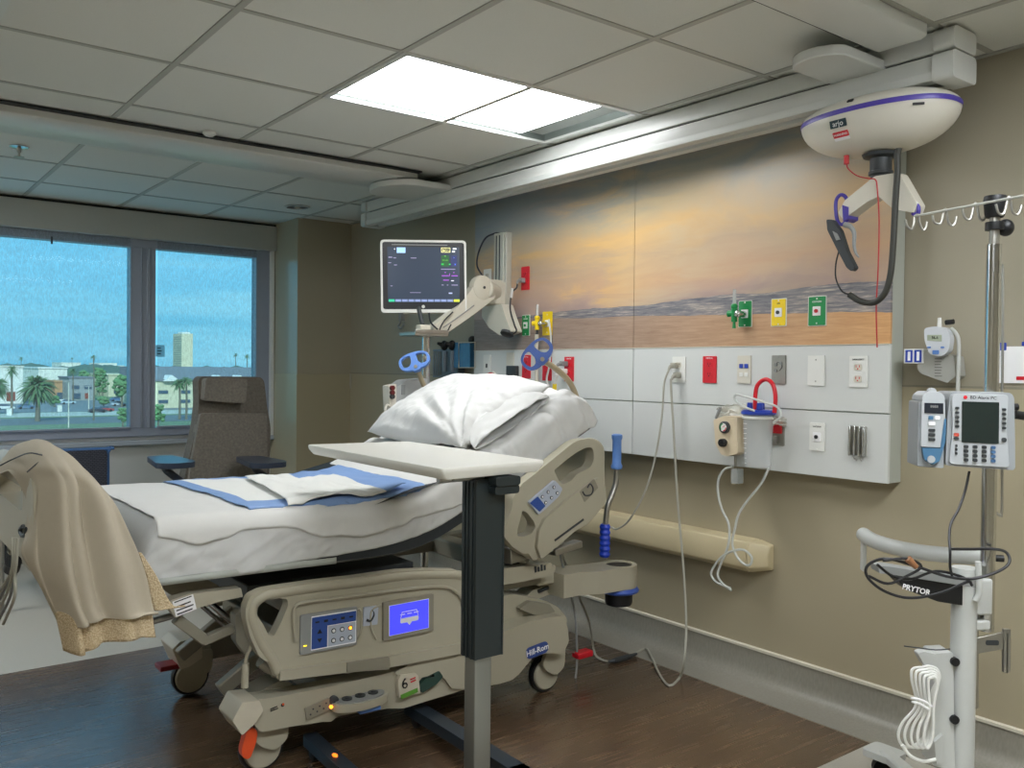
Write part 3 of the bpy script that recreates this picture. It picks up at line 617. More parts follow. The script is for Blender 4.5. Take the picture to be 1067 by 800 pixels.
def flowmeter(T, label, body, dx, h, knob):
    t = thing('flowmeter', tuple(T @ V((dx, 0, .03))), label, 'flowmeter')
    b = B(T); b.cyl((0, -.002, .008), (0, -.002, .055), .013); b.cyl((0, -.002, .03), (dx, -.002, .045), .011); b.ell((0, -.002, .055), (.016, .016, .012)); b.build('coupling', m_chrome, t)
    b = B(T); b.cyl((dx, -.035, .048), (dx, .03, .048), .0125); b.ell((dx, .03, .048), (.015, .014, .015)); b.build('valve_body', body, t)
    b = B(T); b.cyl((dx, .0, .048), (dx-.028, .0, .052), .012, .014); b.build('knob', knob, t)
    b = B(T); b.cyl((dx, .04, .048), (dx, .04+h, .048), .0085, .0075); b.build('flow_tube', M('clear_acrylic', (220, 226, 224), .1, alpha=.38, var=.01), t)
    b = B(T); b.cyl((dx, -.035, .048), (dx, -.062, .048), .005, .008); b.build('nipple', m_green if body == m_green else m_dark, t); return t
flowmeter(TG, 'oxygen flowmeter with green knobs plugged into the green plate on the mural', m_green, -.022, .062, m_green)
flowmeter(TY, 'yellow air flowmeter plugged into the yellow plate above the blue wheel grip', m_yellow, -.034, .062, m_yellow)
tb = B(TY); tb.tube([(.03, .02, .02), (.048, -.06, .02), (.05, -.14, .02), (.048, -.24, .03), (.03, -.30, .03), (.046, -.36, .03), (.04, -.46, .03)], .0055, 8, sm=6)
tag(tb.build('tubing', m_tube), 'pale tubing hanging down from the yellow flowmeter', 'tubing')
tb = B(TY); tb.tube([(-.034, -.06, .05), (-.034, -.16, .05), (-.03, -.30, .05), (-.026, -.46, .05)], .011, 10, sm=4); tag(tb.build('corrugated_tube', M('pale_corrugated', (200, 196, 180), .4, bump=.3)), 'thick pale tube dropping from the yellow flowmeter behind the pillow', 'tubing')
lead_c = plug('mains_lead', TR1, (-.006, -.012, .009), 'dark lead with a grey plug from the red mural outlet to the wall arm', m_grey, 'cord')
plug('power_plug', TR3, (-.016, .028, .009), 'large grey plug, upper one in the rightmost far red outlet', m_grey, ln=.07)
lead_d = plug('mains_lead', TR3, (-.018, -.012, .009), 'white lead curling down from the lower socket of the rightmost far red outlet', m_white, 'cord', ln=.07)
tb = B(TR3); tb.tube([(-.02, -.03, .06), (-.045, -.06, .06), (-.05, -.11, .05), (-.035, -.16, .05), (-.05, -.24, .05)], .005, 8, sm=5); tb.build('cable', m_white, lead_d)
yt = B(TR3); yt.prism(rrect(.022, .045, .004, -.055, -.10), .05, .06); tag(yt.build('cord_tag', m_yellow, bevel=.002), 'small yellow tag hanging on the cords near the far red outlets', 'tag')

# suction regulator, canister, bag and tubing
T = frame(at(770, 452, 0, PF), '-X'); t = thing('suction_regulator', tuple(T @ V((0, 0, .05))), 'beige wall suction regulator with round gauge and black knob, left of the canister', 'regulator')
def LPt(px, py, w=.07): q = at(px, py, 0, PF-w); return T.inverted() @ q
m_reg = M('regulator_cream', (216, 200, 170), .4)
hp = [LPt(*p) for p in [(757, 436), (762, 433), (772, 432), (773, 470), (763, 475), (757, 470), (754, 462)]]
hp = [LPt(*p) for p in [(749, 437), (760, 433), (773, 434), (774, 472), (764, 475), (757, 473), (751, 462)]]
b = B(T); b.prism(rpoly([(p.x, p.y) for p in hp], .008), .04, .105); b.build('housing', m_reg, t, bevel=.005)
g0 = LPt(756, 445, .105)
b = B(T); b.lathe([(.025, 0), (.025, .012), (.021, .015)], (g0.x, g0.y, .105), (0, 0, 1), 28); g = b.build('gauge', m_dark, t)
b = B(T); b.prism(circ(.017, 24, g0.x, g0.y), .119, .1205); b.build('dial', m_white, g)
b = B(T); b.prism([(g0.x+.0165*math.cos(a), g0.y+.0165*math.sin(a)) for a in [PI*.55+PI*.7*k/8 for k in range(9)]]+[(g0.x+.012*math.cos(a), g0.y+.012*math.sin(a)) for a in [PI*1.25-PI*.7*k/8 for k in range(9)]], .1205, .1212); b.build('green_arc', m_green, g)
b = B(T); b.prism([(g0.x+.0165*math.cos(a), g0.y+.0165*math.sin(a)) for a in [-PI*.5+PI*.5*k/8 for k in range(9)]]+[(g0.x+.012*math.cos(a), g0.y+.012*math.sin(a)) for a in [-PI*.5*k/8 for k in range(9)]], .1205, .1212); b.bar((g0.x, g0.y, .122), (g0.x+.01, g0.y+.008, .122), .002, .001); b.build('red_arc', m_red, g)
g1 = LPt(755, 461, .105); b = B(T); b.lathe([(.015, 0), (.017, .004), (.017, .022), (.014, .026)], (g1.x, g1.y, .105), (0, 0, 1), 20); b.build('knob', m_black, t)
b = B(T); q = LPt(765, 476, .07); b.cyl((q.x, q.y+.005, .06), (q.x, q.y-.04, .06), .007); b.build('stem', m_steel, t)
b = B(T); b.cyl((.0, 0, .0), (0, 0, .045), .014); b.build('wall_adapter', m_steel, t)
q = LPt(767, 496, .07); trap = thing('suction_trap', tuple(T @ q), 'small clear trap with a black valve hanging under the suction regulator', 'trap')
b = B(T); b.prism(rrect(.036, .062, .004, q.x, q.y), .045, .08); b.build('clear_box', _mats['clear_acrylic'], trap, bevel=.002)
b = B(T); b.lathe([(.013, -.022), (.013, -.008), (.006, -.004), (.006, .006), (.012, .01), (.012, .022)], (q.x, q.y, .062), (0, 1, 0), 16); b.build('valve', m_black, trap)
c0 = at(790, 456, 0, 3.00); can = thing('suction_canister', (c0.x, c0.y, c0.z-.1), 'clear graduated suction canister with a blue lid hanging on the headwall panel', 'canister')
m_can = bpy.data.materials.new('clear_canister'); m_can.use_nodes = True; bs = m_can.node_tree.nodes['Principled BSDF']; bs.inputs['Base Color'].default_value = (.82, .85, .85, 1); bs.inputs['Alpha'].default_value = .38; bs.inputs['Roughness'].default_value = .12
zt = at(790, 431, 0, 3.0).z; zb = at(790, 487, 0, 3.0).z
b = B(); b.lathe([(.050, zb+.004), (.053, zb+.012), (.062, zt-.01), (.062, zt)], (c0.x, c0.y, 0), n=32); b.build('jar', m_can, can)
b = B(); b.lathe([(.064, zt-.004), (.070, zt), (.070, zt+.008), (.062, zt+.016), (.03, zt+.018)], (c0.x, c0.y, 0), n=32); lid = b.build('lid', m_blue, can)
for dx, dy in ((-.02, .028), (-.02, -.02), (.02, .0)): b = B(); b.cyl((c0.x+dx, c0.y+dy, zt+.012), (c0.x+dx, c0.y+dy, zt+.045), .013, .011); b.build('port', m_blue, lid)
for k in range(9):
    z = zb+.02+k*(zt-zb-.04)/9; b = B(); b.box((c0.x-.0625, c0.y+.012, z), (c0.x-.0605, c0.y+.03, z+.0012)); b.build('graduation', m_wink, can, smooth=False)
b = B(); b.lathe([(.065, zt-.02), (.067, zt-.018), (.067, zt-.012), (.065, zt-.01)], (c0.x, c0.y, 0), n=32); b.box((c0.x+.05, c0.y-.02, zt-.05), (PF, c0.y+.02, zt-.01)); b.build('holder_ring', m_white, can)
b = B(); X = c0.x-.02; b.tube([at(*p, 0, X) for p in [(787, 427), (787, 413), (789, 402), (795, 396), (801, 396), (806, 402), (808, 414), (807, 430)]], .0085, 12, sm=5); tag(b.build('red_tube', M('red_rubber', (214, 34, 46), .35)), 'red rubber tube arching over the blue canister lid', 'tubing')
b = B(); X = 2.93; b.tube([at(*p, 0, X) for p in [(786, 428), (776, 424), (768, 419), (765, 414), (768, 411), (780, 414), (800, 420), (811, 425), (813, 434), (806, 440)]], .0048, 8, sm=6); tag(b.build('clear_tubing', m_tube), 'clear tubing looped around the canister lid', 'tubing')
b = B()
X = 3.0; b.tube([at(*p, 0, X) for p in [(801, 488), (793, 504), (780, 520), (770, 535), (766, 550), (763, 566), (768, 580), (776, 588), (782, 588), (783, 580), (775, 573), (763, 574), (752, 580), (744, 590), (741, 598), (746, 606), (761, 613)]], .0052, 8, sm=6)
tag(b.build('clear_tubing', m_tube), 'clear tubing hanging from the canister, looping in front of the beige wall bumper', 'tubing')
b = B(); b.tube([at(*p, 0, X) for p in [(764, 486), (755, 489), (749, 498), (748, 512), (752, 530), (759, 545), (760, 560), (757, 574), (750, 590), (748, 600), (753, 608), (762, 615)]], .0052, 8, sm=6)
tag(b.build('clear_tubing', m_tube), 'clear tubing hanging from the suction regulator, the left strand', 'tubing')
bag = thing('tubing_bag', tuple(at(765, 428, 0, 3.03)), 'crumpled clear plastic bag stuffed behind the suction canister', 'bag')
def bagf(u, v):
    px = 748+72*u; py = 425+14*v-6*math.sin(u*5)*(1-v)+5*u; q = at(px, py, 0, 3.02); q.x += .02*noise.noise(V((u*9, v*7, 2)))-.004; q.z += .008*noise.noise(V((u*12, v*6, 5))); return q
b = B(); b.grid(bagf, 34, 12); b.build('film', M('thin_plastic_film', (228, 226, 214), .2, alpha=.55, var=.03), bag, solid=.0008)
b = B(); b.bar(at(746, 436, 0, 3.0), at(751, 424, 0, 3.0), .012, .01); b.build('bag_seal', m_grey, bag, bevel=.002)

# beige wall bumper
wb = thing('wall_bumper', (3.12, 2.85, .55), 'long beige wall bumper rail with a chamfered end, low on the wall behind the bed', 'bumper')
prof = [(XW-.004, .485), (3.085, .485), (3.06, .505), (3.055, .57), (3.075, .615), (XW-.004, .62)]
b = B(); b.prism(prof, 2.34, 3.75, lambda u, v, w: (u, w, v)); b.build('rail', m_wall2 if False else M('bumper_beige', (198, 184, 148), .4, var=.02), wb, bevel=.006, seg=3)
b = B(); k0 = [(u, 2.338, v) for u, v in prof]; k1 = [(XW-.004 if u > 3.15 else min(XW-.006, u+.06), 2.27, .485+(v-.485)*.8+.013) for u, v in prof]; n_ = len(prof)
b.add(k0+k1, [tuple(range(n_)), tuple(reversed(range(n_, 2*n_)))]+[(i, (i+1) % n_, (i+1) % n_+n_, i+n_) for i in range(n_)]); b.build('end_cap', _mats['bumper_beige'], wb, bevel=.006, seg=3)

# white poster at the right edge, behind the chrome pole
wbd = thing('wall_poster', (XW, 1.2, 1.37), 'white paper poster with blue, red and yellow marks, at the right picture edge', 'poster')
T = frame((XW-.0045, at(1041, 380, 0, XW).y, at(1041, 380, 0, XW).z), '-X')
b = B(T); b.box((0, -.062, 0), (.42, .062, .003)); b.build('sheet', m_wink, wbd)
for x, y, w, h, mm in ((-.0+.004, .062, .022, .026, m_blue), (.075, .07, .02, .014, m_blue), (.06, -.045, .03, .012, m_red), (.10, -.045, .02, .01, m_red), (.15, -.045, .06, .014, m_yellow), (.25, -.045, .07, .012, m_red)):
    b = B(T); b.prism(rrect(w, h, .003, x+w/2, y), .003, .0045); b.build('printed_mark', mm, wbd)
b = B(T); b.box((.09, .028, .003), (.4, .030, .0035)); b.box((.09, .006, .003), (.4, .007, .0035)); b.build('ruled_line', m_ink, wbd)

# thermometer on its wall bracket
th = thing('ear_thermometer', tuple(at(984, 365, 0, 3.09)), 'white handheld thermometer with a blue button and a coiled lead, docked on the wall', 'thermometer')
TX = 3.05; T = frame(at(980, 355, 0, TX), '-X'); pt = lambda px, py: (lambda q: (q.x, q.y))(T.inverted() @ at(px, py, 0, TX))
b = B(T); b.prism(rpoly([pt(*p) for p in [(965.5, 342), (977, 340), (990, 342), (993, 352), (991, 366), (982, 372), (971, 369), (966, 355)]], .012), -.012, .018); b.build('body', M('thermo_white', (206, 210, 214), .35), th, bevel=.006, seg=3)
b = B(T); b.prism(rpoly([pt(*p) for p in [(969, 349), (984, 349), (984, 356), (969, 355)]], .002), .018, .0195); sc_ = b.build('display', M('lcd_green_grey', (168, 178, 156), .3), th); text('36.6', .014, T @ Matrix.Translation((*pt(977, 352), .0198)), m_ink, sc_)
for p, mm in (((971, 362), m_lblue), ((985, 362), m_lblue), ((978, 367), m_lblue)): b = B(T); b.prism(rrect(.012 if p[0] != 978 else .022, .006 if p[0] != 978 else .014, .003, *pt(*p)), .018, .022); b.build('button', mm, th)
b = B(T); b.cyl((*pt(979, 341), .0), (*pt(979, 331), .0), .008, .006); b.build('probe_grip', m_white, th); b = B(T); b.cyl((*pt(985, 336), -.004), (*pt(993, 335), -.004), .009); b.build('probe_knob', m_black, th)
b = B(T); b.tube([(*pt(*p), -.006) for p in [(990, 342), (995, 347), (998, 356), (998, 380), (997, 408), (996, 432)]], .0065, 10, sm=5); b.build('lead', M('lead_white', (190, 192, 186), .4), th)
br_ = thing('thermometer_dock', tuple(at(975, 382, 0, 3.1)), 'grey clear-fronted wall dock under the thermometer', 'dock')
b = B(T); b.prism(rpoly([pt(*p) for p in [(955, 367), (966, 366), (992, 371), (994, 392), (985, 399), (957, 389), (954, 384)]], .006), -.085, -.014); b.build('dock_shell', M('dock_grey', (168, 168, 160), .3, alpha=.92), br_, bevel=.004)
b = B(T)
for k in range(7): x0, y0 = pt(973, 374+3*k); b.box((x0-.004, y0, -.014), (x0+.022-.002*(k % 3), y0+.0018, -.0132))
b.build('instruction_print', m_ink, br_, smooth=False)
bx = thing('probe_cover_box', tuple(at(953, 371, 0, 3.06)), 'small blue and white probe cover box on the wall left of the thermometer', 'box')
TB = frame(at(952, 371, 0, 3.06), '-X', .0); b = B(TB); b.box((-.036, -.026, -.09), (.036, .026, 0)); b.build('carton', m_white, bx, bevel=.001)
for x in (-.017, .016): b = B(TB); b.box((x-.013, -.022, 0), (x+.013, .022, .0015)); q = b.build('blue_panel', m_blue, bx); b = B(TB); b.box((x-.004, -.016, .0016), (x+.006, .016, .0022)); b.build('white_mark', m_wink, q)
# small wall switch near the corner
t, T, o = plate('light_switch', 'small beige light switch on the wall near the corner pier', 'switch', (364.5, 397), m_beige, .07, .115, X=XW-.004)
b = B(T); b.box((-.016, -.032, .005), (.016, .032, .009)); b.build('rocker', m_beige, t, bevel=.002)
# ================================================================ HOSPITAL BED
f_xz = lambda u, v, w: (u, w, v)
def XZ(pts, Y): return [(at(px, py, 1, Y).x, at(px, py, 1, Y).z) for px, py in pts]
BN, BF = 2.78, 3.68          # mattress near and far side
bed = thing('hospital_bed', (1.75, 3.23, 0), 'large beige electric hospital bed with its head end raised', 'bed')

def caster(cx, cy, mats=(m_beige, m_black), ang=0, pedal=None, r=.076):
    b = B(); b.lathe([(.02, -.02), (r-.016, -.024), (r-.012, -.016), (r-.012, .016), (r-.016, .024), (.02, .02)], (cx, cy, r), (0, 1, 0), 32); w = b.build('caster_wheel', m_beige, bed, bevel=.002)
    b = B(); b.lathe([(r-.014, -.012), (r-.004, -.014), (r, -.006), (r, .006), (r-.004, .014), (r-.014, .012)], (cx, cy, r), (0, 1, 0), 36); b.build('tyre', m_black, w)
    return w
YN, YFF = 2.80, 3.62
cn = [(1.118, YN), (2.335, YN), (1.145, YFF), (2.36, YFF)]
for cx, cy in cn: caster(cx, cy)
for cx, cy in cn:   # fork covers over the wheels
    b = B(); b.prism(rpoly([(cx-.02, .098), (cx+.03, .072), (cx+.075, .10), (cx+.078, .185), (cx-.02, .185), (cx-.045, .13)], .02), cy-.046, cy-.028, f_xz); b.prism(rpoly([(cx-.03, .09), (cx+.05, .09), (cx+.075, .12), (cx+.075, .185), (cx-.02, .185), (cx-.04, .13)], .02), cy+.028, cy+.046, f_xz)
    b.box((cx-.03, cy-.04, .165), (cx+.07, cy+.04, .2)); b.build('caster_fork', m_beige, bed, bevel=.004)
# orange brake pedal at the near foot caster, dark red one at the far foot, red one at the head
b = B(); b.prism(rpoly(XZ([(256, 762), (264, 757), (268, 762), (266, 774), (260, 790), (253, 790), (251, 782)], 2.74), .012), 2.735, 2.765, f_xz); b.build('brake_pedal', M('orange_pedal', (226, 84, 40), .4), bed, bevel=.005, label='orange brake pedal at the foot end')
b = B(); b.box((1.0, 3.52, .145), (1.09, 3.60, .165)); b.build('brake_pedal', M('dark_red_pedal', (120, 22, 26), .4), bed, bevel=.004, label='dark red pedal')
b = B(); q = at(607, 681, 1, 2.84); b.cbox((q.x, 2.84, q.z), (.085, .05, .028)); b.build('brake_pedal', m_red, bed, bevel=.006, label='red brake pedal at the head end')
b = B(); b.bar((2.36, 2.86, .165), (q.x+.05, 2.86, q.z-.014), .03, .008); b.build('pedal_arm', m_steel, bed)

# base frame: near long beam with end caps, cross members
b = B()
b.prism(rpoly(XZ([(250, 731), (284, 727), (342, 716), (408, 700), (476, 684), (510, 680), (510, 712), (482, 719), (420, 738), (404, 738), (352, 746), (345, 752), (336, 752), (303, 757), (272, 763), (262, 752)], 2.72), .008), 2.72, 2.80, f_xz)
b.build('base_beam', m_beige, bed, bevel=.008, seg=3)
b = B(); b.box((1.10, 3.60, .13), (2.45, 3.68, .24)); b.build('base_beam', m_beige2, bed, bevel=.01)
b = B(); b.box((1.34, 2.80, .17), (1.46, 3.60, .24)); b.box((2.28, 2.82, .18), (2.42, 3.62, .26)); b.box((1.5, 2.95, .19), (1.95, 3.5, .23)); b.build('cross_member', m_beige2, bed, bevel=.01)
# white foot-end corner caps
b = B(); e = XZ([(250, 730), (240, 749), (250, 764), (264, 751), (272, 738), (268, 728)], 2.72); b.prism(rpoly(e, .006), 2.70, 2.83, f_xz); b.build('corner_cap', M('cap_pale', (196, 188, 168), .42), bed, bevel=.008)
b = B(); e = XZ([(186, 667), (178, 675), (187, 696), (196, 693), (209, 684), (209, 663)], 3.52); b.prism(rpoly(e, .006), 3.50, 3.66, f_xz); b.build('corner_cap', _mats['cap_pale'], bed, bevel=.008)
# cream top ledge of the foot beam with embossed plate and outlet
b = B(); b.prism(rpoly(XZ([(262, 725), (292, 709), (305, 712), (300, 718), (276, 728)], 2.80), .004), 2.80, 2.90, f_xz); b.build('frame_shoulder', m_beige2, bed, bevel=.005)
T = frame(at(331, 738, 1, 2.718), '-Y', math.radians(11)); b = B(T); b.prism(rrect(.09, .042, .004), 0, .006); o = b.build('service_outlet', m_beige2, bed, bevel=.002)
b = B(T)
for k in range(6): b.prism(circ(.003, 8, -.03+.012*k, .008 if k % 2 else -.006), .005, .0075)
b.build('outlet_holes', m_dark, o)
b = B(T); b.lathe([(.016, 0), (.016, .012), (.010, .016)], (.058, .006, 0), (0, 0, 1), 20); b.build('round_socket', m_dark, o)
T = frame(at(291, 737, 1, 2.718), '-Y', math.radians(9)); b = B(T); b.box((-.03, -.002, .0), (-.004, .001, .001)); b.box((-.03, .005, .0), (-.006, .008, .001)); b.prism(circ(.006, 12, .012, .004), 0, .001); o = b.build('brand_sticker', m_ink, bed); b = B(T); b.prism(circ(.004, 12, .014, .006), .001, .0015); b.build('orange_dot', _mats['orange_pedal'], o)
# oval foot-pedal tray with pictogram pads
q = at(381, 731, 1, 2.66); b = B(); b.prism(circ(.105, 36, q.x, 2.70, .055), q.z-.022, q.z+.004); o = b.build('pedal_tray', m_beige, bed, bevel=.006, seg=3)
b = B(); b.prism(circ(.092, 36, q.x, 2.70, .044), q.z+.004, q.z+.008); pad = b.build('pedal_pad', m_grey, o)
for dx in (-.05, 0, .05): b = B(); b.prism(circ(.018, 16, q.x+dx, 2.70), q.z+.008, q.z+.012); b.prism(circ(.008, 12, q.x+dx, 2.70), q.z+.012, q.z+.016); b.build('foot_pedal', m_dark, o)
b = B(); b.box((q.x-.02, 2.66, q.z-.04), (q.x+.06, 2.70, q.z-.028)); b.build('blue_tab', m_lblue, bed, bevel=.002)
b = B(); b.prism(circ(.006, 10), 0, .006, lambda u, v, w: (q.x-.115+u, 2.69-w, q.z+v)); b.build('amber_lamp', M('amber_lamp', (255, 150, 40), .4, emit=2.5, var=0), bed)
# weight label box and green pedal
b = B(); b.prism(rpoly(XZ([(415, 708), (418, 703), (433, 701), (436, 704), (438, 722), (416, 727)], 2.70), .004), 2.70, 2.76, f_xz); o = b.build('label_block', _mats['cap_pale'], bed, bevel=.003)
T = frame(at(425, 713, 1, 2.697), '-Y', math.radians(9)); text('6', .055, T @ Matrix.Translation((-.012, .006, 0)), m_ink, o)
b = B(T); b.box((-.034, -.042, 0), (.036, -.026, .001)); b.build('green_strip', M('green_strip', (92, 150, 52), .4), o)
b = B(T); b.box((.012, .012, 0), (.034, .016, .001)); b.box((.012, .002, 0), (.034, .006, .001)); b.build('red_lines', m_red, o)
b = B(); b.prism(rpoly(XZ([(437, 715), (444, 706), (458, 699), (462, 705), (455, 713), (440, 722)], 2.70), .005), 2.70, 2.74, f_xz); b.build('steer_pedal', M('dark_green_pedal', (40, 66, 58), .45), bed, bevel=.004)
# moulded covers over the centre and the head end of the base
b = B(); b.prism(rpoly(XZ([(410, 700), (420, 695), (428, 690), (445, 684), (480, 676), (515, 662), (548, 648), (570, 643), (587, 641), (591, 655), (592, 668), (586, 681), (572, 680), (556, 683), (548, 692), (541, 701), (533, 708), (520, 712), (482, 718), (470, 717), (463, 707), (456, 702), (440, 705), (428, 712)], 2.71), .01), 2.705, 2.79, f_xz); b.build('base_cover', m_beige, bed, bevel=.012, seg=3)
b = B(); b.prism(rpoly(XZ([(500, 668), (507, 645), (512, 634), (521, 620), (533, 618), (548, 621), (566, 625), (578, 631), (588, 643), (586, 655), (540, 664)], 2.80), .015), 2.78, 2.96, f_xz); b.build('head_tower_cover', m_beige, bed, bevel=.015, seg=3)
b = B(); b.prism(rpoly(XZ([(540, 634), (552, 626), (572, 629), (578, 637), (560, 642)], 2.76), .01), 2.755, 2.80, f_xz); b.build('cover_ledge', m_beige2, bed, bevel=.006)
b = B(); b.box((2.05, 2.96, .2), (2.35, 3.5, .36)); b.build('drive_housing', m_beige2, bed, bevel=.02)
T = frame(at(559.5, 677, 1, 2.703), '-Y', math.radians(7)); b = B(T); b.prism(rrect(.112, .046, .021), 0, .004); o = b.build('maker_badge', M('badge_blue', (52, 74, 136), .35), bed); text('Hill-Rom', .032, T @ Matrix.Translation((0, 0, .0045)), m_wink, o, bold=.0006)
b = B(T); b.box((-.28, .01, -.002), (-.25, .012, .001)); b.lathe([(.008, 0), (.008, .006)], (-.27, .03, -.001), (0, 0, 1), 14); b.build('lock_hole', m_dark, bed)

# deck frame above: long rails, lift arms, actuators
b = B(); b.prism(rpoly(XZ([(506, 595), (512, 593), (560, 588), (573, 586), (573, 599), (545, 605), (506, 612)], 2.76), .003), 2.75, 2.80, f_xz); b.build('intermediate_rail', m_beige, bed, bevel=.004)
T = frame(at(563, 592, 1, 2.747), '-Y', math.radians(4)); b = B(T)
for k in range(4): b.box((-.03+.016*k, -.012, 0), (-.02+.016*k, .014-.006*(k % 2), .001))
b.build('etched_marks', m_dark, bed)
b = B(); b.box((1.30, 2.80, .45), (2.32, 2.86, .50)); b.box((1.30, 3.60, .45), (2.32, 3.66, .50)); b.box((1.28, 2.80, .45), (1.36, 3.66, .50)); b.build('intermediate_frame', m_beige2, bed, bevel=.006)
b = B(); b.prism(rpoly(XZ([(545, 621), (552, 614), (596, 597), (602, 601), (600, 606), (560, 622), (548, 628)], 2.86), .004), 2.84, 2.92, f_xz); b.build('lift_arm', m_beige, bed, bevel=.004)
b = B(); b.bar(at(560, 616, 1, 2.84), at(598, 600, 1, 2.84), .02, .012); b.build('lift_arm_slot', m_dark, bed)
b = B(); b.bar(at(505, 561, 1, 2.86), at(550, 582, 1, 2.86), .03, .035); b.bar(at(505, 574, 1, 2.80), at(548, 586, 1, 2.80), .02, .015); b.build('slide_track', m_steel, bed, bevel=.003)
b = B(); b.cyl(at(506, 600, 1, 2.95), at(545, 582, 1, 2.95), .022); b.build('head_actuator', m_dark, bed)
b = B(); b.cyl((1.3, 3.1, .28), (1.75, 3.12, .42), .028); b.cyl((1.75, 3.12, .42), (1.95, 3.12, .48), .014); b.build('hilo_actuator', m_dark, bed)
# foot-end linkage seen under the mattress
b = B(); b.prism(rpoly(XZ([(173, 630), (176, 625), (196, 618), (250, 612), (252, 621), (232, 625), (204, 633), (182, 643)], 2.80), .004), 2.79, 2.84, f_xz); o = b.build('foot_deck_bracket', m_beige, bed, bevel=.004)
T = frame(at(193, 630, 1, 2.788), '-Y', math.radians(13)); b = B(T); b.box((-.035, -.026, 0), (.03, .024, .001)); q2 = b.build('data_label', m_wink, o); b = B(T)
for k in range(4): b.box((-.03, .018-.012*k-.004*(k > 0), .001), (.024-.006*(k % 2), .018-.012*k+(.0035 if k == 0 else .0), .0016))
b.build('label_print', m_ink, q2)
b = B(); b.bar(at(183, 644, 1, 2.84), at(214, 667, 1, 2.84), .03, .035); b.bar(at(210, 668, 1, 2.84), at(243, 654, 1, 2.84), .03, .03); b.build('foot_linkage', m_beige2, bed, bevel=.004)
b = B(); b.prism(rpoly(XZ([(244, 640), (252, 636), (258, 650), (262, 676), (255, 682), (245, 668)], 2.86), .006), 2.85, 2.90, f_xz); b.build('linkage_bracket', m_beige2, bed, bevel=.004)
b = B(); b.cyl((.56, 2.9, .655), (1.2, 2.95, .66), .012); b.cyl((.56, 3.55, .655), (1.2, 3.5, .66), .012); b.build('deck_tube', m_steel, bed)
b = B(); b.cyl(at(215, 625, 1, 3.15), at(247, 652, 1, 3.15), .012); b.build('gas_spring', m_chrome, bed)
b = B(); b.cyl(at(205, 627, 1, 3.3), at(238, 655, 1, 3.3), .008); b.build('gas_spring', m_chrome, bed)
b = B(); b.box((1.25, 2.9, .30), (1.36, 3.55, .40)); b.bar((1.05, 3.0, .22), (1.35, 3.0, .42), .04, .05); b.bar((1.05, 3.45, .22), (1.35, 3.45, .42), .04, .05); b.build('lift_leg', m_beige2, bed, bevel=.006)
b = B(); b.box((1.10, 2.88, .54), (1.75, 3.60, .60)); b.box((1.28, 2.9, .50), (1.34, 3.55, .56)); b.build('underbody_tray', m_dark, bed, bevel=.005)
cp = []
for k in range(60): a = k*.9; cp.append((1.36+.003*k, 2.80+.02*math.sin(a), .50+.02*math.cos(a)))
b = B(); b.tube(cp, .004, 6); b.build('coiled_cord', m_grey, bed)
b = B(); b.tube([at(*p, 1, 2.76) for p in [(266, 660), (262, 672), (257, 684), (256, 691)]], .006, sm=4); b.cyl(at(256, 691, 1, 2.76), at(255, 716, 1, 2.76), .011, .012); b.build('pendant_tip', m_beige, bed)
b = B(); b.tube([at(*p, 1, 2.755) for p in [(272, 688), (280, 694), (287, 697), (289, 702)]], .022, 12, sm=3); b.build('rail_pivot', m_beige2, bed)

b = B(); b.tube([at(*p, 1, 2.84) for p in [(582, 570), (586, 588), (593, 612), (599, 640), (601, 668), (601, 694), (599, 711)]], .005, 8, sm=5); b.build('hanging_cord', m_grey, bed)
# mattress platform (thin pale tray) following the mattress path
PATH = catmull([(.73, 0, .672), (1.2, 0, .668), (1.55, 0, .664), (1.74, 0, .685), (1.92, 0, .755), (2.25, 0, .925), (2.60, 0, 1.105)], 14)
LEN = [0]
for i in range(1, len(PATH)): LEN.append(LEN[-1]+(PATH[i]-PATH[i-1]).length)
def path(s):
    s = max(-.2, min(LEN[-1]+.2, s))
    if s <= 0: d = (PATH[1]-PATH[0]).normalized(); return PATH[0]+d*s, d
    if s >= LEN[-1]: d = (PATH[-1]-PATH[-2]).normalized(); return PATH[-1]+d*(s-LEN[-1]), d
    for i in range(1, len(LEN)):
        if LEN[i] >= s:
            t = (s-LEN[i-1])/(LEN[i]-LEN[i-1]); a = PATH[max(0, i-2)]; c = PATH[min(len(PATH)-1, i+1)]
            return PATH[i-1].lerp(PATH[i], t), (c-a).normalized()
def bedpt(s, y, h): p, d = path(s); n = V((-d.z, 0, d.x)); return V((p.x, y, p.z))+n*h
LT = LEN[-1]
b = B(); b.grid(lambda u, v: bedpt(LT*v-.01, BN+.03+(BF-BN-.06)*u, -.012), 2, 60); b.build('sleep_deck', m_grey, bed, solid=.014, label='grey mattress platform')
b = B(); b.grid(lambda u, v: bedpt(.02+.62*v, BN-.012, -.004+.022*u), 2, 30); b.build('deck_edge_strip', M('pale_edge', (176, 180, 172), .4), bed, solid=.004)

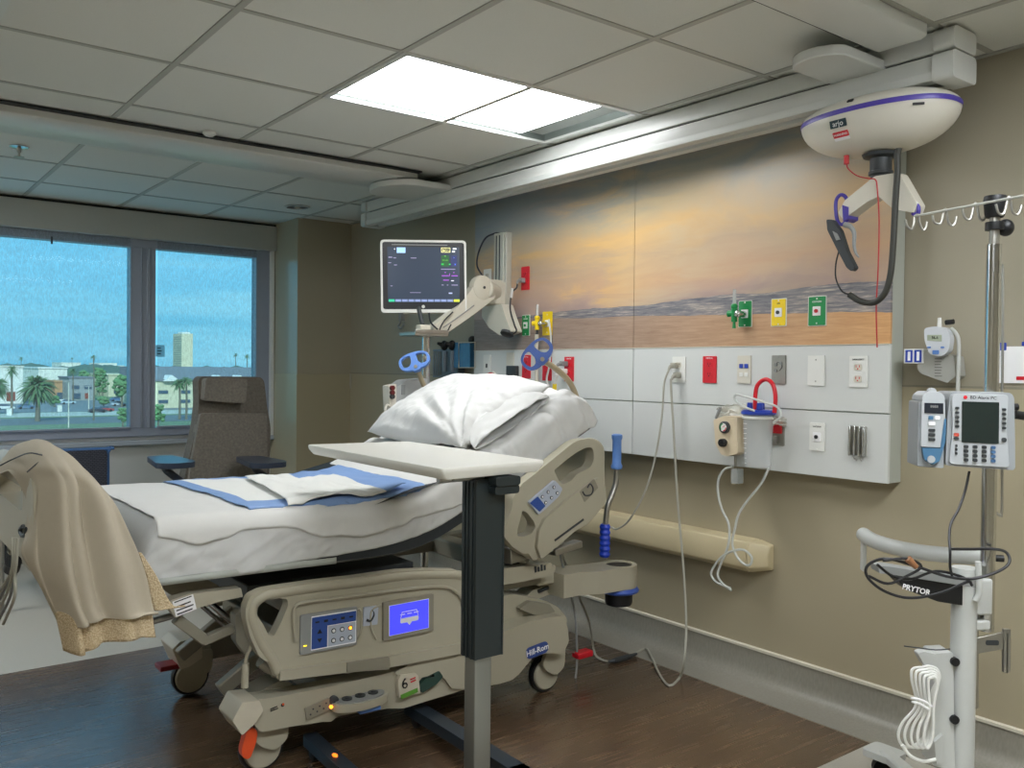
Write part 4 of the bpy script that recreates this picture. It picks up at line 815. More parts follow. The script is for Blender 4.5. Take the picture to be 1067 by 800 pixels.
# ---- near foot side rail (lowered) with controls and the blue screen
RY = 2.69
def side_rail(Y0, Y1, full):
    out = [(262, 622), (275, 615.5), (289, 613), (330, 607), (370, 602.5), (418, 595.5), (447, 594), (478, 594.5), (492, 600), (501, 614), (505, 640), (504, 672), (478, 680), (406, 694), (340, 702), (290, 709), (289, 692), (278, 690), (271, 684), (262, 664), (257.5, 645), (257.5, 634)]
    hole = [(271, 630), (277, 626), (292, 624), (301, 624.5), (302, 631), (295, 648), (287, 664), (282, 664), (276, 652), (269, 641)]
    P = [(p[0], p[1]) for p in XZ(out, RY)]; H = XZ(hole, RY)
    b = B(); b.prism(rpoly(P, .012, 3), Y0+.012, Y1, f_xz, [rpoly(H, .008, 2)]); r_ = b.build('side_rail', m_beige, bed, bevel=.008, seg=3)
    return r_, P, H
fr, P, H = side_rail(RY, RY+.055, True)
rim = [(289, 700), (283, 686), (272, 670), (264, 650), (262, 638), (265, 628), (276, 620), (290, 617.5), (330, 611.5), (370, 607), (418, 600), (447, 598.5), (476, 599), (488, 604), (496, 616), (499, 640), (498, 668)]
b = B(); b.tube([at(*p, 1, RY+.022) for p in rim], .018, 12, sm=5); b.build('rolled_rim', m_beige, fr)
b = B(); b.prism(rpoly(XZ([(292, 699), (340, 692), (406, 684), (478, 671), (500, 665), (500, 672), (478, 681), (406, 695), (340, 703), (291, 709)], RY), .004), RY-.004, RY+.02, f_xz); b.build('lower_band', m_beige, fr, bevel=.005)
b = B(); b.prism(rpoly(XZ([(361, 700), (361, 690), (405, 684), (406, 693), (404, 697)], RY-.004), .003), RY-.010, RY, f_xz); b.build('release_latch', m_beige2, fr, bevel=.003)
b = B(); b.tube([at(*p, 1, RY+.004) for p in [(308, 668), (306, 640), (309, 631), (320, 627), (360, 622), (420, 614), (455, 611), (472, 614), (482, 626), (487, 645)]], .006, 8, sm=5); b.build('moulded_bead', m_beige, fr)
for pts in ([(392, 666), (387, 655), (386, 640), (389, 634), (397, 630)], [(373, 666), (376, 658), (377, 640), (374, 634)]):
    b = B(); b.tube([at(*p, 1, RY+.006) for p in pts], .004, 8, sm=4); b.build('moulded_bead', m_beige, fr)
def panel_T(quad, Y):
    q = [at(*p, 1, Y) for p in quad]; c = sum(q, V((0, 0, 0)))/4; ang = math.atan2(q[1].z-q[0].z, q[1].x-q[0].x)
    w = (q[1]-q[0]).length; h = ((q[3]-q[0]).length+(q[2]-q[1]).length)/2; return frame((c.x, Y, c.z), '-Y', ang), w, h
T, w, h = panel_T([(312, 682), (371, 671), (371, 632), (312, 640)], RY+.012)
b = B(T); b.prism(rrect(w, h, .006), 0, .008); cpn = b.build('control_panel', m_grey, fr, bevel=.002, label='grey panel with blue button overlay')
b = B(T); b.prism(rrect(w*.80, h*.86, .003, w*.08, 0), .008, .0092); b.build('overlay_border', m_wink, cpn)
b = B(T); b.prism(rrect(w*.78, h*.26, .002, w*.08, h*.27), .0092, .0104); b.prism(rrect(w*.27, h*.54, .002, -w*.175, -h*.13), .0092, .0104); b.build('blue_overlay', M('overlay_blue', (44, 76, 146), .35), cpn)
b = B(T); b.prism(rrect(w*.49, h*.52, .002, w*.22, -h*.14), .0092, .0100); b.build('silver_overlay', M('overlay_silver', (176, 184, 196), .35), cpn)
for i in range(3):
    for j in range(2):
        c = (w*(.07+.15*i), -h*.02-h*.25*j); b = B(T); b.prism(circ(.0085, 16, *c), .010, .0112); o = b.build('button_ring', m_ink, cpn); b = B(T); b.prism(circ(.0055, 14, *c), .0112, .0122); b.build('button', m_wink if (i, j) != (2, 0) else _mats['amber_lamp'], cpn)
for i in range(2): c = (-w*.175, h*(.02-.22*i)); b = B(T); b.prism([(c[0]-.009, c[1]-.006), (c[0]+.009, c[1]-.006), (c[0], c[1]+.008)] if i == 0 else [(c[0]-.009, c[1]+.006), (c[0], c[1]-.008), (c[0]+.009, c[1]+.006)], .0104, .0115); b.build('arrow_mark', m_ink, cpn)
for i in range(5): b = B(T); b.cbox((-w*.22+w*.15*i, h*.27, .0108), (.014, .005+.003*(i % 2), .001)); b.build('pictogram', m_ink, cpn)
b = B(T); b.cbox((-w*.42, -h*.28, .009), (.012, .0035, .001)); b.build('indicator', M('yellow_led', (255, 220, 30), .4, emit=1.5, var=0), cpn)
T, w, h = panel_T([(378, 652), (393, 650), (393, 630), (378, 633)], RY+.010); b = B(T); b.prism(rrect(w, h, .004), 0, .006); o = b.build('seal_plate', _mats['overlay_silver'], fr, bevel=.001)
b = B(T); b.tube([(-.016, -.012, .007), (.0, -.016, .007), (.012, .004, .007), (.004, .022, .007)], [.005, .001], 8, sm=4); b.build('line_drawing', m_dark, o)
T, w, h = panel_T([(398, 667), (450, 656), (450, 617), (398, 628)], RY+.012)
b = B(T); b.prism(rrect(w, h, .004), 0, .012); sc_ = b.build('touch_screen', m_beige2, fr, bevel=.003, label='touch screen lit blue in a grey-beige frame')
b = B(T); b.prism(rrect(w*.80, h*.80, .002), .012, .0132); b.build('screen_border', m_wink, sc_)
b = B(T); b.prism(rrect(w*.775, h*.775, .001), .0132, .014); b.build('lit_display', M('lit_blue_display', (66, 68, 222), .3, emit=.75, var=.02), sc_, smooth=False)
b = B(T); b.prism(rrect(.075, .017, .006, 0, -.008), .014, .0148); b.prism([(-.01, -.016), (0, -.028), (.01, -.016)], .014, .0148)
for x in (-.028, 0, .028): b.prism(rrect(.020, .003, .001, x, .014), .014, .0148)
for s in (1, -1): b.bar((s*.036, .0, .0145), (s*.030, .022, .0145), .002, .0008, up=(0, 0, 1))
b.box((-.030, .021, .014), (.030, .0235, .0148)); b.build('bed_icon', m_wink, sc_, smooth=False)

# far foot side rail, same outline
b = B(); b.prism(rpoly(P, .012, 3), 3.72, 3.765, f_xz, [rpoly(H, .008, 2)]); b.build('side_rail', m_beige, bed, bevel=.008)

# ---- near head side rail (raised with the backrest)
HO = [(597, 462), (604, 458.5), (613, 457), (622, 458.5), (627.5, 464), (629, 480), (629, 506), (630, 523), (611, 545), (597, 553), (580, 568), (557, 585), (551, 576), (547, 578), (536, 571), (527, 561), (525, 552), (530, 543), (534, 530), (536, 518), (545, 504), (558, 494), (575, 480)]
HH1 = [(580, 494), (578, 490), (590, 480), (602, 471), (611, 466.5), (617.5, 466), (619.5, 470), (619.5, 480), (616, 487), (602, 494), (596, 501), (587, 505), (583, 501)]
HH2 = [(545, 532), (550, 534), (557, 543), (559, 549), (555, 556), (546, 559.5), (540, 559), (540, 552), (543, 541)]
HP = XZ(HO, RY); K1 = XZ(HH1, RY); K2 = XZ(HH2, RY)
b = B(); b.prism(rpoly(HP, .012, 3), RY+.005, RY+.055, f_xz, [rpoly(K1, .01, 2), rpoly(K2, .008, 2)]); hr = b.build('head_side_rail', m_beige, bed, bevel=.010, seg=3)
b = B(); b.tube([at(*p, 1, RY+.028) for p in [(556, 578), (545, 573), (533, 566), (529.5, 556), (534, 543), (539, 528), (541, 518), (550, 506), (575, 485), (597, 467), (606, 462.5), (615, 461), (622, 464), (625, 472), (625, 490), (625.5, 506)]], .020, 12, sm=5); b.build('rolled_rim', m_beige, hr)
b = B(); b.prism(rpoly(XZ([(566, 540), (590, 520), (622, 497), (629, 506), (630, 523), (611, 545), (597, 553), (580, 568), (562, 582), (558, 570), (560, 552)], RY), .008), RY-.012, RY+.012, f_xz); b.build('raised_shield', m_beige, hr, bevel=.008, seg=3)
b = B(); b.bar(at(578, 563, 1, RY-.013), at(608, 541, 1, RY-.013), .004, .008); b.build('lower_slot', m_dark, hr)
b = B(); b.prism(rpoly(XZ([(550, 523), (577, 500), (585, 509), (581, 517), (566, 531), (560, 536)], RY), .008), RY-.008, RY+.01, f_xz); o = b.build('patient_control', _mats['overlay_silver'], hr, bevel=.002)
b = B(); b.prism(rpoly(XZ([(552, 524), (560, 517), (568, 527), (562, 533)], RY-.008), .003), RY-.011, RY-.008, f_xz); b.build('blue_overlay', _mats['overlay_blue'], o)
for i in range(3):
    for j in range(2): c = at(565+6*i+3.5*j, 517.5-5*i+6*j, 1, RY-.0095); b = B(); b.prism(circ(.007, 14), 0, .002, lambda u, v, w: (c.x+u, c.y-w, c.z+v)); k_ = b.build('button_ring', m_ink, o); b = B(); b.prism(circ(.0042, 12), .002, .003, lambda u, v, w: (c.x+u, c.y-w, c.z+v)); b.build('button', m_wink, o)
b = B(); b.prism(rpoly(XZ([(604, 512), (619, 499), (623, 508), (609, 523)], RY-.012), .004), RY-.014, RY-.010, f_xz); o = b.build('embossed_plate', m_beige2, hr)
b = B(); b.tube([at(*p, 1, RY-.015) for p in [(607, 512), (610, 516), (616, 515), (618, 509), (615, 504), (612, 508)]], .0032, 6, sm=4); b.build('person_mark', m_dark, o)
b = B(); b.prism(rpoly(HP, .012, 3), 3.72, 3.765, f_xz, [rpoly(K1, .01, 2), rpoly(K2, .008, 2)]); b.build('head_side_rail', m_beige, bed, bevel=.010)
b = B(); b.bar((2.1, 2.75, .60), (2.42, 2.80, .62), .04, .06); b.bar(at(575, 575, 1, 2.78), at(603, 566, 1, 2.78), .05, .03); b.build('rail_mount', m_steel, bed, bevel=.004)

# ---- head end: bumper arm, roller bumper, transport grips
q = at(645, 590, 1, 2.76)
rc = V((q.x, 2.76, 0)); zt_ = at(645, 590, 1, 2.76).z
b = B(); arm = [(rc.x-.34, 2.735), (rc.x-.25, 2.735), (rc.x-.17, 2.70), (rc.x-.06, 2.69)]+[(rc.x+.078*math.cos(a), rc.y+.078*math.sin(a)) for a in [-PI*.62+PI*1.25*k/14 for k in range(15)]]+[(rc.x-.12, 2.84), (rc.x-.25, 2.87), (rc.x-.34, 2.87)]
b.prism(rpoly(arm, .004, 2), zt_-.085, zt_+.012, None, [circ(.058, 24, rc.x, rc.y)]); b.build('bumper_arm', m_beige, bed, bevel=.008, seg=3)
b = B(); b.lathe([(.075, zt_-.112), (.086, zt_-.106), (.088, zt_-.098), (.080, zt_-.086)], (rc.x, rc.y, 0), n=36); b.build('bumper_ring', M('bumper_blue', (60, 92, 180), .35), bed)
b = B(); b.lathe([(.0, zt_-.165), (.056, zt_-.165), (.060, zt_-.155), (.060, zt_-.112)], (rc.x, rc.y, 0), n=32); b.lathe([(.0575, zt_-.08), (.0575, zt_+.006)], (rc.x, rc.y, 0), n=32); b.build('bumper_hub', m_black, bed)
b = B(); b.box((2.30, 2.80, .44), (2.40, 3.66, .52)); b.box((2.36, 3.60, .44), (2.72, 3.70, .52)); b.build('head_cross_beam', m_beige, bed, bevel=.01)
GY = 2.83
b = B(); pts = [at(*p, 1, GY) for p in [(630, 582), (630.5, 560), (631, 548), (633, 528), (639, 512), (642, 500), (642.5, 470)]]; b.tube(pts, .0125, 12, sm=5); tg = b.build('transport_handle', m_steel, bed, label='steel transport handle with a soft blue grip')
b = B(); p0, p1 = at(630, 580, 1, GY), at(631, 546, 1, GY); pr = []
for k in range(13): t_ = k/12; pr.append((.020 if k % 2 == 0 else .025, p0.z+(p1.z-p0.z)*t_-0))
b.lathe(pr, (p0.x, GY, 0), n=20); b.build('ribbed_sleeve', M('bright_blue_sleeve', (30, 64, 190), .4), tg)
g0, g1 = at(642.5, 489, 1, GY), at(643, 452, 1, GY); L_ = g1.z-g0.z
b = B(); b.lathe([(.014, 0), (.024, .004), (.026, .016), (.020, .028), (.020, L_-.028), (.024, L_-.02), (.024, L_-.004), (.014, L_)], (g0.x, GY, g0.z), n=20); b.build('grip', m_lblue, tg)
# two wheel-shaped blue push grips on curved beige stems
m_ringblue = M('wheel_grip_blue', (58, 88, 160), .4); m_ringlight = M('wheel_grip_light_blue', (96, 138, 208), .4)
def wheel_grip(c, X, U, ra, rb, hub, stem, lab, mat):
    X = V(X).normalized(); Z = X.cross(V(U)).normalized(); U = Z.cross(X)
    T = Matrix(((X.x, U.x, Z.x, c.x), (X.y, U.y, Z.y, c.y), (X.z, U.z, Z.z, c.z), (0, 0, 0, 1)))
    b = B(); b.tube(stem, .0125, 12, sm=6); st = b.build('push_handle', M('stem_beige', (170, 156, 126), .4), bed, label=lab)
    outer = [(ra*math.copysign(abs(math.cos(t))**.8, math.cos(t)), rb*math.copysign(abs(math.sin(t))**.8, math.sin(t))) for t in [2*PI*k/40 for k in range(40)]]
    holes = []
    for s in (1, -1):
        pts = [(s*.014, rb*.70), (s*ra*.45, rb*.76), (s*ra*.80, rb*.50), (s*ra*.84, 0), (s*ra*.74, -rb*.48), (s*ra*.42, -rb*.52), (s*.016, -rb*.10)]
        holes.append(rpoly(pts, .008, 2))
    b = B(T); b.prism(outer, -.011, .011, None, holes); g_ = b.build('wheel_grip', mat, st, bevel=.006, seg=3)
    b = B(T); b.prism(rpoly([(-.024, hub+.02), (.024, hub+.02), (.018, hub-.02), (-.018, hub-.02)], .008), -.014, .014); b.build('hub', mat, st, bevel=.004)
    b = B(T); b.prism(circ(.009, 16, 0, hub), .012, .019); b.build('hub_cap', m_beige2, st)
YH = 2.80
wheel_grip(at(559.5, 369, 1, YH), (.54, -.41, .73), (-.50, .55, .62), .074, .048, -.032, [at(*p, 1, YH+.012) for p in [(564, 375), (573, 380), (584, 388), (594, 399), (601, 415), (604, 432), (602, 446)]], 'beige push handle with a dark blue wheel grip, near side', m_ringblue)
wheel_grip(at(432, 376.5, 1, 3.74), (.74, -.57, .30), (-.20, .55, .72), .078, .046, -.034, [at(*p, 1, 3.75) for p in [(434, 382), (437, 390), (441, 400), (446, 410)]], 'beige push handle with a light blue wheel grip, far side', m_ringlight)

# ---- footboard
b = B()
fbp = rpoly([(2.80, .78), (2.84, .74), (3.62, .74), (3.66, .78), (3.66, .98), (3.62, 1.01), (2.84, 1.01), (2.80, .98)], .03)
b.prism(fbp, .445, .515, lambda u, v, w: (w, u, v), [rrect(.5, .07, .03, 3.23, .93)]); fb = b.build('footboard', m_beige, bed, bevel=.014, seg=3)
b = B(); b.tube([(.48, 2.84, .995), (.475, 3.23, 1.005), (.48, 3.62, .995)], .036, 12, sm=5); b.build('top_roll', m_beige, fb)
for y0 in (2.84, 3.56):
    b = B(); b.box((.49, y0, .655), (.76, y0+.06, .70)); b.box((.49, y0, .66), (.52, y0+.06, .77)); b.build('footboard_post', m_beige2, fb, bevel=.006)
b = B(); b.cyl(at(118, 659, 1, 2.92), at(184, 640, 1, 2.92), .011); b.build('foot_tube', m_steel, bed)
b = B(); b.tube([at(*p, 0, .44) for p in [(24, 548), (21, 552), (23, 558), (27, 556), (28, 550)]], .006, 8, sm=4); b.build('hook', m_dark, fb)
cb = thing('cable_bundle', tuple(at(12, 580, 0, .42)), 'bundle of grey cords tied with a black band, hanging under the footboard', 'cable')
for k, off in enumerate((-5, -2, 1, 4, 7)):
    b = B(); b.tube([at(*p, 0, .40+.012*(k % 2)) for p in [(15+off*.5, 560), (15+off*.3, 585), (12+off*.5, 600), (4+off*1.6, 622), (-12+off*2.2, 650)]], .0045, 6, sm=5); b.build('cord', m_grey if k % 2 else m_cable, cb)
b = B(); b.cyl(at(14, 585, 0, .405), at(12, 592, 0, .405), .022); b.build('band', m_black, cb)

# ================================================================ MATTRESS, SHEETS, PILLOW
H_ = .185
def section(u, grow=0, hmin=.03):
    """cross-section of the mattress: u 0..1 from near bottom edge over the top to the far one"""
    w = (BF-BN)/2+grow; h = H_+grow; r = .06
    segs = [h-r-hmin, r*PI/2, 2*w-2*r, r*PI/2, h-r-hmin]; t = u*sum(segs); c = (BN+BF)/2
    if t < segs[0]: return c-w, hmin+t
    t -= segs[0]
    if t < segs[1]: a = t/r; return c-w+r-r*math.cos(a), h-r+r*math.sin(a)
    t -= segs[1]
    if t < segs[2]: return c-w+r+t, h
    t -= segs[2]
    if t < segs[3]: a = t/r; return c+w-r+r*math.sin(a), h-r+r*math.cos(a)
    t -= segs[3]; return c+w, h-r-t
mt = B()
def mf(u, v):
    y, h = section(u, -.004, .0); return bedpt(.035+(LT-.07)*v, y, h*.86)
mt.grid(mf, 40, 50)
n0 = len(mt.v)
mt.f.append(tuple(range(40))); mt.m.append(0); mt.f.append(tuple(range(n0-40, n0))); mt.m.append(0); mt.f.append((0, 39, n0-1, n0-40)); mt.m.append(0)
tag(mt.build('mattress', M('navy_mattress_cover', (38, 44, 48), .55, var=.05)), 'dark mattress, only its black lower edge showing below the white sheet', 'mattress')
m_sheet = M('white_bed_linen', (206, 206, 203), .75, var=.02, scale=40, bump=.12, bscale=900)
nz3 = lambda *a: noise.noise(V(a))
def wrinkle(s, y, h, amp=1.0):
    head = max(0, min(1, (s-1.15)/.4))
    side = 1-max(0, min(1, (h-.08)/.1))
    w = .005*nz3(s*6, y*5, 1.3)+.003*nz3(s*15, y*13, 4.1)
    d = s*.8+y*.6
    w += head*(.058*abs(nz3(d*8+nz3(s*3, y*3, 0)*1.6, (y-s)*1.8, 7.7))**.8-.012+.016*nz3(s*14+y*9, y*5, 2)+.004*nz3(s*34, y*20, 5))
    w += side*(.010*nz3(s*7+h*9, h*5, 9.2)+.007*nz3(s*15-h*26, h*6, 3.3)+.003*nz3(s*40-h*50, h*20, 1.3))
    return w*amp
def sheetf(u, v):
    lo = .035 if True else 0
    s = LT*v; e = min(1, v/.03, (1-v)/.03); e = math.sqrt(max(0, 1-(1-e)**2))
    k_ = max(0, min(1, (s-.35)/.6)); k2 = max(0, min(1, (s-1.25)/.25))
    hm = .004+.006*nz3(s*3, u*2, 5)+.040*k_*(1-k2)+.008*k2
    y, h = section(u, .006, hm); c = (BN+BF)/2
    y = c+(y-c)*(.965+.035*e); hh = hm+(h-hm)*e
    p, d = path(s); n = V((-d.z, 0, d.x)); wr = wrinkle(s, y, h)
    out = V((0, math.copysign(1, y-c)*(1 if abs(y-c) > .44 else 0), 0)); top = 1 if h > .17 else .35
    base = V((p.x, y, p.z))+n*(hh+wr*top)+out*(abs(wr)*1.2+.002)
    if e < 1: base += d*(-.012*(1-e) if v < .5 else .012*(1-e))
    return base
b = B(); b.grid(sheetf, 150, 240); tag(b.build('fitted_sheet', m_sheet, solid=.002, off=1, angle=90, fix=False), 'wrinkled white fitted sheet pulled over the mattress', 'sheet')
# loose top sheet with a curved hem on the near side
hem_px = [(141, 545), (151, 552), (170, 562), (207, 567.5), (230, 562), (260, 550), (290, 549), (342, 560), (380, 559), (417, 549), (440, 538), (474, 526), (520, 505)]
hem = [(at(px, py, 1, BN-.012).x, at(px, py, 1, BN-.012).z) for px, py in hem_px]
def hem_h(s):
    p, d = path(s); x = p.x
    z = hem[-1][1]+(x-hem[-1][0])*.5 if x > hem[-1][0] else hem[0][1]
    for (x0, z0), (x1, z1) in zip(hem, hem[1:]):
        if x0 <= x <= x1: t = (x-x0)/(x1-x0); t = t*t*(3-2*t); z = z0+(z1-z0)*t
    return max(.05, min(.14, (z-p.z)*d.x))
def topf(u, v):
    s = .045+1.34*v; c = (BN+BF)/2; hn = hem_h(s)
    # u 0 at near hem
    y, h = section(u, .013, hn if u < .5 else .10)
    p, d = path(s); n = V((-d.z, 0, d.x)); wr = wrinkle(s, y, h, .9)
    side = max(0, min(1, (.17-h)/.08)); out = V((0, -1 if y < c else 1, 0))
    return V((p.x, y, p.z))+n*(h+wr*(1-side*.6)+.003)+out*(side*(.004+.010*abs(nz3(s*6, 3, 1)))*1.0+abs(wr)*side)
b = B(); b.grid(topf, 120, 170); tag(b.build('top_sheet', M('top_sheet_linen', (214, 213, 208), .75, var=.02, scale=40, bump=.12, bscale=900), solid=.0022, off=1, angle=90, fix=False), 'smooth white top sheet with a wavy hem over the near mattress edge', 'sheet')

def top_z(x, y):
    # height of the linen at (x, y): invert the path by search
    lo, hi = -.1, LT+.1
    for _ in range(24):
        m_ = (lo+hi)/2; q = bedpt(m_, y, H_+.016)
        if q.x < x: lo = m_
        else: hi = m_
    s = (lo+hi)/2; q = bedpt(s, y, H_+.018); e = .45-abs(y-(BN+BF)/2)
    drop = 0 if e > .06 else .06-math.sqrt(max(0, .0036-(.06-max(0, e))**2))
    return q.z+wrinkle(s, y, H_)*.9-drop, s
def hit(px, py):
    d = ray((px, py)); t0, t1 = 1.5, 6
    t = t0
    while t < t1:
        p = CAM+d*t
        if BN-.3 < p.y < BF+.4 and p.x < 2.7 and p.z < top_z(p.x, p.y)[0]: return p
        t += .01
    return CAM+d*3.6
# blue-bordered absorbent underpad, rumpled, with a folded second layer
m_padw = M('pad_white', (226, 226, 220), .8, var=.02, bump=.15, bscale=500); m_padb = M('pad_blue', (128, 158, 204), .6, var=.03, bump=.1, bscale=300)
pA, pB_, pC, pD = hit(163, 490), hit(262, 538), hit(447, 520), hit(352, 488)
def pad_surface(A, Bq, Cq, D, lift, seed, amp):
    def f(u, v):
        p = A.lerp(D, u).lerp(Bq.lerp(Cq, u), v); y = max(BN+.015, min(BF-.02, p.y+.018*math.sin(u*9+seed)*v)); x = p.x+.012*nz3(v*4, seed, 2)
        w = amp*(abs(nz3(u*4+v*1.5, v*1.2, seed))+.4*abs(nz3(u*9-v*3, v*3, seed+3)))
        z, _s = top_z(x, y); return V((x, y, z+lift+w*(.4+.6*math.sin(PI*min(1, max(0, u))))))
    return f
def pad(name, f, nu, nv, bl, mats, parent=None, **k):
    b = B(); vs = [f(i/(nu-1), j/(nv-1)) for j in range(nv) for i in range(nu)]; fs = []; ms = []
    for j in range(nv-1):
        for i in range(nu-1):
            u, v = (i+.5)/(nu-1), (j+.5)/(nv-1); fs.append((j*nu+i, j*nu+i+1, (j+1)*nu+i+1, (j+1)*nu+i)); ms.append(1 if bl(u, v) else 0)
    b.add(vs, fs); b.m = ms; return b.build(name, mats, parent, solid=.0025, off=1, angle=90, fix=False, **k)
up = pad('underpad', pad_surface(pA, pB_, pC, pD, .004, 1.0, .016), 90, 60, lambda u, v: v > .86 or u < .08 or u > .90 or v < .1, [m_padw, m_padb])
tag(up, 'rumpled white absorbent underpad with blue borders lying across the middle of the bed', 'underpad')
q1, q2_, q3_, q4_ = hit(255, 497), hit(300, 533), hit(425, 511), hit(352, 489)
pad('folded_layer', pad_surface(q1, q2_, q3_, q4_, .020, 5.0, .020), 70, 40, lambda u, v: (u > .80) or (u > .45 and v < .22), [m_padw, m_padb], up)

# pillow
PC = V((2.145, 3.20, 1.165)); sd = V((.885, 0, .465)).normalized(); nn = V((-sd.z, 0, sd.x)); wd = V((0, 1, 0))
def pil(u, v, sgn):
    a = 2*u-1; c = 2*v-1
    t = (max(0, 1-abs(a)**3.4)**.5)*(max(0, 1-abs(c)**3.2)**.55)
    ou = .375*a*(1-.05*(1-a*a)*0-.06*(c*c)*(1-a*a)) ; ov = .255*c*(1-.10*(1-c*c)*(a*a)); ou *= (1-.04*(1-c*c))
    # soft folds radiating from the near-lower corner
    r = math.hypot(a+.95, c+.9); fold = .034*nz3(math.atan2(c+1.02, a+1.02)*7, r*1.2, 2.2)*max(0, 1-r*.45)
    wr = .012*nz3(a*2.5, c*2.5, 8)+.006*nz3(a*7, c*6, 3)+.003*nz3(a*18+c*9, c*9, 6)
    th = (.092 if sgn > 0 else .085)
    sag = -.03*(a < -.6)*(abs(a)-.6)
    return PC+wd*ou+sd*ov+nn*(sgn*th*t+(fold+wr)*min(1, t*3)+sag)
b = B(); b.grid(lambda u, v: pil(u, v, 1), 90, 60); b.grid(lambda u, v: pil(u, v, -1), 90, 60)
pw = tag(b.build('pillow', m_sheet, angle=120, fix=True), 'plump white pillow propped on the raised head of the bed', 'pillow')
def caseopen(u, v):
    # open end of the pillowcase: flattened cuff beyond the near end of the pillow
    a = 2*PI*u; c = math.cos(a); s_ = math.sin(a); k = v
    y = PC.y-.335-.075*k; o = .200*(1+.06*k); th = .045*(1-.55*k)
    return V((PC.x, y, PC.z))+sd*(o*math.copysign(abs(c)**.8, c)-.01*k)+nn*(th*s_+.014*nz3(c*4, k*3, 4)*k-.028*k-.01)
b = B(); b.grid(caseopen, 80, 16, cu=True); b.build('case_cuff', m_sheet, pw, solid=.002, angle=120)

# tan blanket draped over the near foot corner
m_blk = M('tan_blanket', (182, 172, 152), .85, var=.03, scale=60, bump=.25, bscale=700)
m_waf = bpy.data.materials.new('waffle_knit'); m_waf.use_nodes = True; nt = m_waf.node_tree; bs = nt.nodes['Principled BSDF']; bs.inputs['Roughness'].default_value = .9
vo = nt.nodes.new('ShaderNodeTexVoronoi'); vo.inputs['Scale'].default_value = 210; tc = nt.nodes.new('ShaderNodeTexCoord'); nt.links.new(tc.outputs['Object'], vo.inputs[0]); cr = nt.nodes.new('ShaderNodeValToRGB'); cr.color_ramp.elements[0].color = srgb(222, 204, 170); cr.color_ramp.elements[1].color = srgb(184, 162, 126); cr.color_ramp.elements[1].position = .75
nt.links.new(vo.outputs[0], cr.inputs[0]); nt.links.new(cr.outputs[0], bs.inputs['Base Color']); bp = nt.nodes.new('ShaderNodeBump'); bp.invert = True; bp.inputs['Strength'].default_value = .6; bp.inputs['Distance'].default_value = .003; nt.links.new(vo.outputs[0], bp.inputs['Height']); nt.links.new(bp.outputs[0], bs.inputs['Normal'])
rows = [  # pixel polylines (left edge -> right edge) with the depth plane Y of each point
 ([(-12, 498, 3.62), (8, 478, 3.56), (30, 466, 3.50), (48, 470, 3.35), (62, 482, 3.10)]),
 ([(-8, 500, 3.30), (10, 474, 3.16), (34, 460, 3.06), (58, 466, 2.98), (82, 487, 2.90)]),
 ([(10, 492, 3.02), (28, 486, 2.90), (50, 482, 2.80), (76, 487, 2.76), (104, 510, 2.76)]),
 ([(27, 520, 2.93), (42, 505, 2.80), (64, 502, 2.73), (90, 510, 2.70), (121, 532, 2.71)]),
 ([(24, 555, 2.90), (42, 548, 2.77), (68, 546, 2.705), (98, 552, 2.68), (138, 566, 2.69)]),
 ([(19, 577, 2.86), (44, 584, 2.75), (74, 588, 2.69), (108, 592, 2.66), (152, 602, 2.67)]),
 ([(42, 610, 2.82), (58, 622, 2.74), (84, 630, 2.68), (118, 634, 2.65), (160, 636, 2.66)]),
 ([(62, 650, 2.80), (72, 652, 2.72), (92, 650, 2.67), (126, 644, 2.64), (166, 640, 2.65)]),
]
RW = [[at(px, py, 1, Y) for px, py, Y in r] for r in rows]
RC = [catmull(r, 10) for r in RW]; nC = len(RC[0])
cols = [catmull([RC[j][i] for j in range(len(RC))], 10) for i in range(nC)]; nR = len(cols[0])
def blk(u, v, off=0):
    i = u*(nC-1); j = v*(nR-1); i0, j0 = min(int(i), nC-2), min(int(j), nR-2); fi, fj = i-i0, j-j0
    p = cols[i0][j0].lerp(cols[i0+1][j0], fi).lerp(cols[i0][j0+1].lerp(cols[i0+1][j0+1], fi), fj)
    fold = (.022*math.sin(u*15+1.2*nz3(v*1.6, 1, 1)+v*1.4)+.012*math.sin(u*31+v*2.0)+.010*nz3(u*6, v*3, 1))*min(1, .25+v*1.3)
    return p+V((.30, -.95, 0)).normalized()*(fold+off)
b = B(); b.grid(lambda u, v: blk(u, v), 130, 130); bk = tag(b.build('draped_blanket', m_blk, solid=.006, off=-1, angle=120, fix=False), 'tan blanket hanging in folds over the near corner of the footboard', 'blanket')
b = B(); b.grid(lambda u, v: blk(.30+.70*u, .90+.10*v, -.020)+V((.004*0, .0, -.075*v-.01*math.sin(u*6))), 70, 12); b.build('waffle_underside', m_waf, bk, solid=.006, angle=120, fix=False, label='cream waffle-knit underside')
b = B(); b.grid(lambda u, v: blk(.985+.015*u, .62+.36*v, -.012)+V((.018+.075*u*v, .02, -.0)), 8, 60); b.build('waffle_edge', m_waf, bk, solid=.005, angle=120, fix=False)
for pts in ([(0, 485), (14, 478), (30, 472), (44, 474)], [(28, 492), (40, 482), (52, 478), (66, 480)]):
    b = B(); b.tube([at(px, py, 1, 2.83 if px > 20 else 3.0) for px, py in pts], .0022, 6, sm=4); b.build('dark_seam', m_dark, bk)
